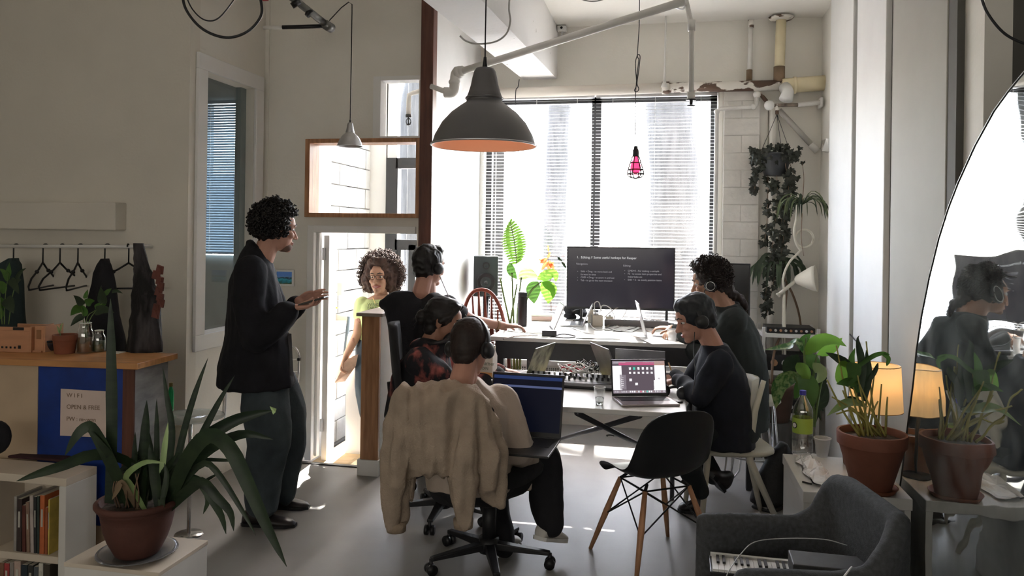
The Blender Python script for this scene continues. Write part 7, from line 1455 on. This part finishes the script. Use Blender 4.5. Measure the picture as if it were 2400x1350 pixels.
L1([(395, 1185), (430, 1130, -.05), (480, 1085, -.08), (520, 1120, -.1), (570, 1200, -.12), (600, 1255, -.14)], .012, 'strap'); L1([(395, 1190), (430, 1140, -.04), (468, 1128, -.06), (495, 1165, -.08), (520, 1210, -.08), (530, 1252, -.08)], .018, 'strap', m=m_lf_dark)
L1([(398, 1190), (440, 1150, -.06), (475, 1130, -.08), (510, 1165, -.1), (540, 1200, -.1), (548, 1245, -.1)], .020, 'strap'); L1([(392, 1185), (425, 1135), (455, 1120), (478, 1140), (488, 1172), (476, 1205)], .014, 'strap', m=m_lf_dark)
L1([(392, 1185), (425, 1110), (470, 1080), (520, 1078), (570, 1082)], .008, 'strap'); L1([(396, 1188), (440, 1160), (480, 1128), (520, 1105)], .007, 'strap')
L1([(340, 1195, -.06), (310, 1140, -.1), (296, 1120, -.1), (310, 1100, -.12), (345, 1082, -.12), (385, 1085, -.12)], .011, 'strap', m=m_lf_pale); L1([(325, 1195, -.05), (300, 1150, -.1), (285, 1130, -.12), (275, 1150, -.12), (262, 1172, -.12)], .012, 'strap', m=mat('dry_leaf', (.20, .14, .08), .8, var=.4))
for k in range(16):
    q = random.Random(k+50); x0 = q.uniform(285, 385); L1([(x0, 1190, q.uniform(-.08, .08)), (x0+q.uniform(-12, 14), 1120, q.uniform(-.08, .08)), (x0+q.uniform(-25, 45), q.uniform(1040, 1090), q.uniform(-.1, .1))], q.uniform(.008, .015), m=[m_lf_dark, m_lf_snake][k % 2])
for k in range(6): q = random.Random(k+90); x0 = q.uniform(270, 330); stem(t, [P(x0, 1190, Dp-.06), P(x0+q.uniform(-15, 15), 1150, Dp-.1), P(x0+q.uniform(-30, 10), 1110, Dp-.08)], .003, m_stemb)
obj('torn_tip', MB().add([P(632, 952, Dp+.03), P(648, 958, Dp+.03), P(640, 972, Dp+.03), P(646, 966, Dp+.02)], [(0, 1, 3, 2)]), m_lf_pale, t)
# --- cuttings in the jars and counter seedling
def sprig(name, label, stems, leaves, m, D, cat='plant', wh=.3):
    b0_ = P(stems[0][0][0], stems[0][0][1], D); t = thing(name, label, cat, tuple(b0_))
    for s_ in stems: stem(t, [P(a, b_, D) for a, b_ in s_], .0025)
    for i, (a, b_, c, d, ww) in enumerate(leaves):
        p0, p1 = P(a, b_, D), P(c, d, D+(-.03 if i % 2 else .03)); mid = p0.lerp(p1, .5)+UZ*(p1-p0).length*.10
        leaf(t, [p0, mid, p1], ww, m[i % len(m)] if isinstance(m, list) else m, shape='heart', hint=-v_+UZ*wh*(1 if i % 2 else -1), seed=i)
    return t
Dj_ = (Cc(199, 826)-C0).dot(v_)
sprig('leafy_cutting', 'leafy green cuttings sprouting from the tall glass jar', [[(199, 800), (196, 760), (192, 720)], [(203, 800), (210, 750), (240, 710), (245, 690)], [(200, 800), (204, 745), (222, 728)]],
      [(192, 720, 165, 740, .022), (194, 715, 172, 692, .018), (200, 712, 222, 705, .02), (242, 712, 236, 672, .024), (245, 692, 262, 676, .012), (222, 730, 268, 733, .024), (225, 725, 250, 712, .02), (196, 740, 165, 765, .018), (200, 700, 206, 678, .012), (262, 684, 288, 688, .009), (205, 738, 180, 712, .02)], [m_lf_mid, m_lf_dark], Dj_)
Ds_ = (Cc(150, 828)-C0).dot(v_)
sprig('seedling', 'tiny yellow-green shoot in the small clay pot', [[(142, 790), (140, 775), (142, 762)]], [(140, 780, 132, 762, .007), (141, 776, 148, 755, .006)], m_lf_pale, Ds_)
sprig('potted_leafy_plant', 'leafy plant at the left edge behind the wooden crate', [[(10, 760), (12, 700), (20, 640)], [(20, 760), (30, 690), (45, 650)], [(5, 760), (0, 690), (-5, 650)]],
      [(16, 680, -10, 665, .03), (14, 700, 32, 735, .03), (8, 700, -15, 735, .034), (24, 655, 45, 690, .02), (20, 650, 22, 615, .016), (38, 655, 62, 628, .012), (22, 655, -2, 630, .02), (34, 670, 50, 655, .018), (5, 745, -25, 700, .03)], [m_lf_mid, m_lf_dark], 3.75, 'potted plant')
# --- hanging ivy basket
by_ = YB-.14; hk = onY(1821, 268, by_); pcn_ = onY(1817, 412, by_); rP = .115
t = thing('hanging_ivy', 'hanging black pot of trailing dark ivy under the rusty bar', 'hanging plant', tuple(pcn_))
obj('pot', MB().lathe(pcn_, [(0, 0), (.085, 0), (.105, .10), (.118, .16), (.125, .16), (.125, .175), (.112, .175)], 32), mat('dark_plastic_pot', (.03, .032, .035), .5), t, smooth=True)
for a in (2.9, 5.0, .2): obj('hanger_wire', MB().cyl(hk, pcn_+V((.12*math.cos(a), .10*math.sin(a), .175)), .0022, seg=5), m_blackm, t)
obj('hook', MB().cyl(hk, hk+UZ*.05, .008), m_blackm, t)
def ivy_mesh(nm, m):
    pts = [(0, 0), (.5, -.25), (1.0, -.1), (.75, .25), (1.15, .6), (.6, .65), (.15, 1.35), (0, 1.5), (-.15, 1.35), (-.6, .65), (-1.15, .6), (-.75, .25), (-1.0, -.1), (-.5, -.25)]
    me = bpy.data.meshes.new(nm); me.from_pydata([(0, .35, .05)]+[(x*.5, y*.5, -.12*abs(x)-.08*max(0, y)**2) for x, y in pts], [], [(0, i+1, (i+1) % 14+1) for i in range(14)]); me.materials.append(m); return me
m_ivy = mat('dark_ivy_leaf', (.010, .013, .009), .5, col2=(.035, .04, .026), scale=8, trl=.1)
ivm = ivy_mesh('ivy_leaf', m_ivy); q = random.Random(8)
def ivleaf(p, s_):
    d = V((q.uniform(-.7, .7), q.uniform(-.5, .5), -1)).normalized(); fc = V((q.uniform(-.6, .6), -1, q.uniform(-.2, .9))).normalized(); x = d.cross(fc).normalized(); z = x.cross(d)
    M = Matrix(((x.x, d.x, z.x, p.x), (x.y, d.y, z.y, p.y), (x.z, d.z, z.z, p.z), (0, 0, 0, 1)))@Matrix.Scale(s_, 4); M = Matrix.Translation(-wloc(t))@M
    inst('leaf', ivm, t, M)
for k in range(110):
    a, r2 = q.uniform(0, 6.28), .145*q.random()**.5+.02; ivleaf(pcn_+V((r2*math.cos(a)*1.25, r2*math.sin(a)*.7-.03, .10+.12*q.random()+.05*(1-r2/.15))), q.uniform(.035, .06))
strands = [[(1796, 380), (1778, 395), (1772, 420), (1768, 450)], [(1800, 400), (1800, 450), (1798, 500), (1796, 540), (1792, 570)], [(1835, 390), (1850, 430), (1835, 480), (1830, 540), (1822, 600), (1815, 650), (1805, 700), (1798, 735)], [(1850, 380), (1862, 420), (1850, 470), (1842, 530), (1830, 590), (1822, 640)], [(1820, 400), (1822, 460), (1816, 530), (1808, 590), (1800, 650), (1790, 720)], [(1840, 380), (1848, 440), (1840, 500), (1836, 560), (1826, 620)]]
for si, s_ in enumerate(strands):
    c = bez([onY(a, b_, by_-.03-.01*si) for a, b_ in s_], 40); obj('vine', MB().tube(c, .0025, 5), m_stemb, t)
    for i, p in enumerate(c):
        if i > 2 and q.random() < (.6 if si < 2 else 1): ivleaf(p+V((q.uniform(-.03, .03), q.uniform(-.03, .01), 0)), q.uniform(.04, .075))
# --- spider plant and dracaena behind the lamp
def tuft(name, label, c_, n, Lr, wid, m, y, seed, upr=.6, droop=1.0, cat='plant', sub='strap'):
    q = random.Random(seed); t = thing(name, label, cat, tuple(c_))
    for k in range(n):
        a = q.uniform(0, 6.28); L_ = Lr*q.uniform(.6, 1.1); d = V((math.cos(a), math.sin(a)*.6, 0)); u = q.uniform(.2, 1)*upr
        leaf(t, [c_, c_+d*L_*.35+UZ*L_*u*.6, c_+d*L_*.75+UZ*L_*(u*.5-.15*droop), c_+d*L_*(.9)+UZ*L_*(u*.2-.6*droop)], wid*q.uniform(.7, 1.2), m[k % len(m)], shape=sub, hint=V((0, -.6, .8)), n=9)
    return t
ysp = onY(1880, 480, 6.15)
t = tuft('spider_plant', 'thin-leaved spider plant hanging at the right of the ivy', ysp, 34, .24, .006, [mat('spider_leaf', (.10, .13, .06), .5, var=.3, trl=.2), m_lf_dark], 6.15, 3, .7, .9, 'hanging plant')
stem(t, [ysp, onY(1884, 420, 6.2), onY(1880, 380, 6.25)], .003, m_stemb); stem(t, [onY(1880, 500, 6.15), onY(1878, 560, 6.15), onY(1884, 600, 6.15)], .003, m_stemb)
dr_ = onY(1822, 625, 6.36)
t = tuft('dracaena', 'broad-leaved dracaena on curving stems in the corner', dr_, 30, .26, .014, [m_lf_dark, mat('dusky_leaf', (.05, .08, .04), .5, var=.3, trl=.15)], 6.2, 5, .8, 1.1, 'potted plant')
stem(t, [dr_, onY(1862, 700, 6.46), onY(1878, 780, 6.47), onY(1870, 900, 6.47)], .009, m_stemb, .008); stem(t, [onY(1845, 660, 6.38), onY(1836, 760, 6.3), onY(1814, 830, 6.05), onY(1808, 900, 5.96)], .010, m_stemb, .010)
dp = onZ(1815, 985, .30); dp = V((.62, 5.98, 0)); 
obj('pot', MB().lathe((onY(1818, 900, 5.95).x, 5.95, onY(1818, 985, 5.95).z), [(0, 0), (.10, 0), (.135, .24), (.145, .24), (.145, .28), (.125, .28), (.12, .25), (0, .25)], 32), mat('brown_pot', (.12, .07, .05), .7, var=.2), t, smooth=True)
single('plant_stool', MB().lathe((onY(1818, 900, 5.95).x, 5.95, 0), [(0, 0), (.12, 0), (.12, onY(1818, 985, 5.95).z-.002), (0, onY(1818, 985, 5.95).z-.002)], 24), m_dgrey, 'dark round stool under the brown pot in the corner', 'stool', smooth=False)
# --- plants behind the bottle: dieffenbachia
Dd = 4.55
pb_ = V((P(1905, 1020, Dd).x, P(1905, 1020, Dd).y, 0)); t = thing('dieffenbachia', 'big bright green leafy plant with speckled lower leaves in a white tub', 'potted plant', tuple(pb_))
obj('pot', MB().lathe(pb_, [(0, .0), (.11, 0), (.135, .28), (.14, .30), (.13, .30), (.125, .26), (0, .26)], 32), m_white, t, smooth=True)
def L2(pts, wid, m, sh='ovate', hint=None, fold=.2, seed=0): leaf(t, [P(a, b_, Dd+(dd)) for a, b_, dd in pts], wid, m, shape=sh, hint=hint, fold=fold, seed=seed)
for s_ in ([(1905, 1000), (1895, 900), (1885, 840), (1890, 790)], [(1908, 1000), (1905, 900), (1915, 830)], [(1902, 1000), (1880, 920), (1860, 880)], [(1908, 1000), (1920, 920), (1930, 880)]): stem(t, [P(a, b_, Dd) for a, b_ in s_], .009)
L2([(1885, 832, 0), (1920, 800, -.05), (1955, 798, -.08), (1984, 812, -.1)], .043, m_lf_bright, hint=-v_+UZ*.6); L2([(1884, 830, 0), (1868, 800, .02), (1850, 812, .05), (1792, 820, .08)], .035, m_lf_var, hint=-v_*.5+UZ); L2([(1890, 830, .03), (1884, 800, .03), (1900, 782, .03)], .035, m_lf_mid)
L2([(1915, 832, -.02), (1948, 815, -.03), (1965, 800, -.03), (1974, 792, -.03)], .035, m_lf_bright); L2([(1868, 850, 0), (1880, 865, -.04), (1888, 880, -.06), (1885, 900, -.06)], .038, m_lf_bright); L2([(1885, 870, -.03), (1892, 900, -.08), (1895, 930, -.1), (1898, 965, -.1)], .062, m_lf_mid)
L2([(1880, 880, 0), (1850, 885, .02), (1825, 905, .03), (1818, 958, .03)], .050, m_lf_var); L2([(1905, 850, 0), (1925, 875, -.04), (1912, 900, -.06)], .035, m_lf_pale); L2([(1870, 830, 0), (1850, 860, .05), (1866, 890, .06)], .05, m_lf_dark); L2([(1900, 840, .05), (1915, 880, .05), (1920, 940, .05)], .055, m_lf_dark); L2([(1890, 880, .05), (1870, 920, .05), (1862, 935, .05)], .045, m_lf_mid); L2([(1885, 835, .05), (1905, 850, .02), (1912, 872, .0)], .045, m_lf_mid)
L2([(1905, 960, .1), (1925, 940, .1), (1938, 900, .1)], .04, m_lf_dark); L2([(1900, 980, .1), (1880, 960, .1), (1868, 990, .1)], .04, m_lf_dark)
for k in range(10): q = random.Random(k+5); L2([(1905, 1000, 0), (1905+q.uniform(-25, 25), 960, 0), (1905+q.uniform(-40, 40), q.uniform(930, 1000), 0)], .012, m_lf_dark, 'strap')
single('black_bag', MB().ell((pb_.x+.12, pb_.y-.35, .16), (.12, .10, .16), n=12, m=20), m_bcloth, 'black bag with pink trim on the floor behind the plastic cup', 'bag', smooth=True)
# --- big clay pot on the low table
ptz = BZ+.012; pq = V((.905, 3.64, ptz)); Dq = (pq-C0).dot(v_); hq = P(2045, 1012, Dq+.0).z-ptz
single('clay_saucer', MB().lathe((pq.x, pq.y, BZ), [(0, .001), (.095, .001), (.11, .022), (.105, .022), (.092, .010), (0, .010)], 40), m_terra, 'terracotta saucer under the big pot on the low table', 'saucer', smooth=True)
m_terra2 = mat('warm_terracotta', (.19, .068, .042), .7, var=.15, scale=8, bump=.1)
t = thing('potted_pothos', 'big warm terracotta pot with long-stemmed green leaves beside the mirror', 'potted plant', tuple(pq))
potted('', '', pq, .143, .082, hq, rim=.016, rimh=.055, m=m_terra2, t=t, seg=56)
def S3(a, b_, dd=0): return P(a, b_, Dq+dd)
tips = [(1938, 890), (1960, 810), (1998, 852), (2010, 880), (1985, 860), (2030, 800), (2014, 900), (1975, 915), (2050, 870), (2020, 930), (1960, 970), (2066, 900), (1950, 930), (2080, 930), (2040, 850), (1990, 905), (2058, 940), (1970, 945)]
for i, (a, b_) in enumerate(tips): stem(t, [S3(2045+(i % 7)*10-30, 1022, (i % 3-1)*.04), S3(2035+(a-2025)*.5+(i % 7)*5-15, 965, (i % 3-1)*.04), S3(a, b_, (i % 3-1)*.05)], .0058, mat('yellow_green_stem', (.34, .30, .08), .5, var=.3), .0032)
def L4(pts, wid, m, sh='heart', hint=None, seed=0): leaf(t, [S3(*p) for p in pts], wid, m, shape=sh, hint=hint, seed=seed)
L4([(1988, 850, 0), (1975, 870, 0), (1968, 890, 0), (1978, 905, 0)], .036, m_lf_bright); L4([(2000, 850, 0), (1998, 880, -.02), (1985, 905, -.03)], .034, m_lf_mid); L4([(1998, 860, .02), (1960, 838, 0), (1935, 826, 0)], .020, m_lf_dark, 'ovate'); L4([(2012, 900, 0), (1985, 895, -.03), (1960, 900, -.04)], .022, m_lf_mid, 'ovate')
L4([(2030, 950, 0), (1990, 945, -.03), (1960, 960, -.05), (1938, 975, -.06)], .032, m_lf_pale, hint=-v_*.4+UZ); L4([(2010, 860, 0), (2045, 835, 0), (2070, 828, 0), (2086, 832, 0)], .011, m_lf_mid, 'strap'); L4([(2070, 830, 0), (2082, 840, 0), (2078, 858, 0)], .010, m_lf_mid, 'strap')
L4([(2015, 930, 0), (2020, 860, .02), (2010, 800, .03), (2014, 786, .03)], .020, m_lf_dark, 'sword'); L4([(2025, 940, .02), (2035, 880, .02), (2030, 820, .02)], .018, m_lf_dark, 'sword'); L4([(2010, 920, 0), (1995, 850, .03), (2004, 815, .03)], .018, m_lf_mid, 'sword')
L4([(2025, 950, .02), (2000, 935, .02), (1985, 930, .02)], .012, m_lf_dark, 'strap'); L4([(2020, 920, .02), (1995, 905, .02), (1978, 902, .02)], .010, m_lf_dark, 'strap'); L4([(2030, 900, .02), (2050, 870, .02), (2058, 850, .02)], .012, m_lf_dark, 'strap')
single('wire_hook', MB().tube(bez([onX(1992, 783, XR-.04), onX(2002, 795, XR-.05), onX(2010, 802, XR-.05)], 8), .004, 6), m_blackm, 'small dark hook on the right wall panel above the potted plant', 'hook')
pr2 = V((.955, 4.03, BZ)); t = potted('plant_pot', 'brown clay pot half hidden behind the big terracotta pot', pr2, .10, .08, .175, rim=.014, rimh=.03, m=mat('brown_clay', (.20, .09, .05), .7, var=.2), cat='plant pot')
# --- strelitzia, broad leaves and orange leaves by the window
Db = 6.0
bs0 = V((P(1205, 790, Db).x, P(1205, 790, Db).y, 0)); t = thing('bird_of_paradise_plant', 'tall backlit plant with ribbed yellow-green leaves by the window', 'potted plant', tuple(bs0))
obj('pot', MB().lathe(bs0, [(0, 0), (.12, 0), (.16, .30), (.17, .32), (.155, .32), (.15, .28), (0, .28)], 32), m_dgrey, t, smooth=True)
for s_ in ([(1205, 900), (1204, 760), (1202, 700), (1200, 640)], [(1212, 900), (1212, 760), (1216, 700), (1222, 650)], [(1198, 900), (1196, 770), (1206, 700), (1212, 665)], [(1218, 900), (1222, 760), (1240, 690), (1268, 660)], [(1208, 900), (1200, 790), (1180, 690), (1172, 650)]): stem(t, [P(a, b_, Db) for a, b_ in s_], .010, None, .006)
obj('midrib', MB().tube(bez([P(1211, 618, Db), P(1206, 570, Db), P(1196, 522, Db)], 12), .005, 6), m_lf_pale, t, smooth=True)
for k in range(17):
    f = k/16; c = P(1211-15*f**1.3, 616-94*f, Db); ww = (.10*math.sin(math.pi*min(1, (f*.86+.12)))**.7)
    for s_ in (-1, 1):
        tip = c+r_*(s_*ww)+UZ*(-.035 if s_ < 0 else .012)+UZ*.02; leaf(t, [c, c.lerp(tip, .5)+UZ*.006, tip], .0105, mat('ribbed_leaf', (.07, .15, .02), .5, col2=(.12, .22, .03), scale=10, trl=.3), shape='strap', hint=-v_, n=5, fold=.05)
def L5(pts, wid, m, sh='ovate', hint=None, seed=0): leaf(t, [P(a, b_, Db+dd) for a, b_, dd in pts], wid, m, shape=sh, hint=hint, seed=seed, fold=.1)
L5([(1195, 615, 0), (1198, 635, 0), (1212, 655, 0)], .035, m_lf_mid); L5([(1216, 655, 0), (1235, 640, 0), (1262, 650, -.03)], .045, m_lf_pale); L5([(1258, 655, 0), (1280, 645, -.02), (1300, 642, -.03), (1303, 662, -.03)], .042, m_lf_bright)
L5([(1262, 660, 0), (1250, 680, 0), (1252, 712, 0)], .060, m_lf_mid); L5([(1268, 660, 0), (1285, 680, 0), (1285, 712, 0)], .062, m_lf_bright); L5([(1270, 662, 0), (1295, 675, -.02), (1296, 700, -.02)], .036, m_lf_bright)
to = thing('croton', 'orange and brown leafy twig in front of the bright window', 'plant', tuple(P(1290, 740, 6.1)))
m_or = mat('orange_leaf', (.55, .16, .06), .5, col2=(.75, .30, .12), scale=14, trl=.5)
stem(to, [P(1292, 730, 6.1), P(1290, 660, 6.1), P(1284, 600, 6.1), P(1286, 572, 6.1)], .003, m_stemb); stem(to, [P(1285, 600, 6.1), P(1305, 602, 6.1), P(1324, 622, 6.1)], .002, m_stemb)
for a, b_, c, d, ww in ((1283, 605, 1264, 618, .018), (1284, 612, 1268, 634, .018), (1286, 610, 1300, 635, .018), (1285, 615, 1288, 640, .016), (1283, 606, 1290, 590, .012), (1286, 592, 1284, 572, .008), (1276, 612, 1262, 608, .012), (1290, 625, 1298, 612, .010)): leaf(to, [P(a, b_, 6.1), P(c, d, 6.05)], ww, m_or, shape='ovate')
for a, b_, c, d in ((1306, 603, 1318, 612), (1316, 612, 1328, 630)): leaf(to, [P(a, b_, 6.1), P(c, d, 6.08)], .010, m_lf_dark, shape='ovate')
# --- rubble and planks in the vestibule
t = thing('wooden_ramp', 'raw pine ramp and curb just behind the doorway', 'ramp', (-2.35, 5.6, -.28))
def PLK(x0, x1, y0, y1, z0, z1, rz=0, nm='plank', m=m_pine): obj(nm, MB().box(((x0+x1)/2, (y0+y1)/2, (z0+z1)/2), (x1-x0, y1-y0, z1-z0), rz=rz), m, t, bevel=.003)
PLK(-2.50, -2.22, 5.12, 6.05, -.12, -.06); PLK(-2.22, -2.19, 5.10, 6.5, -.28, -.05); PLK(-2.52, -2.24, 6.06, 6.14, -.12, -.02, 0); PLK(-2.60, -2.22, 6.16, 6.24, -.12, .0, .05); PLK(-2.36, -2.28, 6.0, 6.7, -.10, .02, .06); PLK(-2.62, -2.30, 6.4, 6.47, -.05, .03, -.03); PLK(-2.19, -2.16, 5.10, 6.6, -.28, -.12)
PLK(-2.50, -2.22, 6.20, 6.75, -.2, -.10)
q = random.Random(31); t = thing('rubble_pile', 'pile of broken bricks and rubble on the vestibule floor', 'rubble', (-2.4, 6.6, -.1))
for k in range(34):
    c = V((q.uniform(-2.66, -2.14), q.uniform(6.35, 6.95), q.uniform(-.12, .10))); s_ = q.uniform(.03, .075); rg = [[c+V((s_*math.cos(a)*q.uniform(.7, 1.2), s_*math.sin(a)*q.uniform(.7, 1.2), z*s_)) for a in (0, 1.2, 2.5, 3.7, 5.0)] for z in (-.6, .5)]
    obj('brick_chunk', MB().loft(rg), [mat('broken_brick', (.30, .16, .11), .85, var=.3, scale=20), mat('mortar_lump', (.45, .38, .30), .9, var=.3)][k % 2], t)
def VX(px, py, x=XL+.04): return onX(px, py, x)
t = thing('wall_valve', 'yellow-handled pipe valve on the vestibule wall', 'valve', tuple(onY(790, 745, 6.3)))
vv = onY(782, 744, 6.3); obj('pipe_tube', MB().cyl(vv, onY(815, 744, 6.3), .028).cyl(onY(816, 744, 6.3), onY(812, 830, 6.3), .014), mat('insulated_pipe', (.72, .68, .60), .7), t, smooth=True)
obj('grey_pipe', MB().cyl(onY(818, 742, 6.3), onY(808, 835, 6.3), .016).cyl(onY(826, 345, 6.9), onY(818, 742, 6.9), .018), mat('slate_pipe', (.12, .15, .18), .5), t, smooth=True)
obj('valve_body', MB().ell(vv, (.03, .03, .03)).cyl(vv, vv+UZ*.08, .008), m_alu, t, smooth=True); obj('valve_handle', MB().box(vv+UZ*.085, (.07, .02, .012)), mat('yellow_handle', (.55, .50, .05), .5), t)
el = onY(798, 678, 6.3); t = thing('electric_box', 'small white electric box on the vestibule wall', 'electric box', tuple(el)); obj('box', MB().box(el, (.045, .04, .11)), m_white, t, bevel=.003); obj('conduit', MB().tube(bez([onY(772, 560, 6.3), onY(770, 660, 6.3), onY(774, 690, 6.3), onY(790, 706, 6.3), onY(797, 695, 6.3)], 20), .004, 6), m_alu, t)
cab = onY(762, 900, 5.6); single('narrow_cabinet', MB().bb((DX0+.10, 5.45, -.28), (DX0+.24, 5.62, .60)), m_bright, 'narrow white cabinet standing just inside the doorway', 'cabinet', bevel=.004)
# car glimpsed outside the entrance
cc = V((-6.3, 13.5, -.4)); t = thing('parked_car', 'red parked car glimpsed through the entrance glass', 'car', tuple(cc))
obj('car_body', MB().loft([[cc+V((x, y, z)) for x, z in ((-2.0, .35), (2.0, .35), (2.1, .75), (1.2, .95), (-1.3, .95), (-2.1, .8))] for y in (-.8, .8)]), mat('red_car_paint', (.45, .04, .06), .3, var=0, coat=.5), t, bevel=.08)
obj('cabin', MB().loft([[cc+V((x, y, z)) for x, z in ((-1.2, .95), (1.1, .95), (.6, 1.4), (-.8, 1.4))] for y in (-.7, .7)]), mat('dark_glass', (.05, .05, .06), .1, var=0), t, bevel=.05)
for x_ in (-1.3, 1.3): obj('wheel', MB().cyl(cc+V((x_, -.82, .32)), cc+V((x_, -.6, .32)), .32, seg=24), m_black, t, smooth=True)
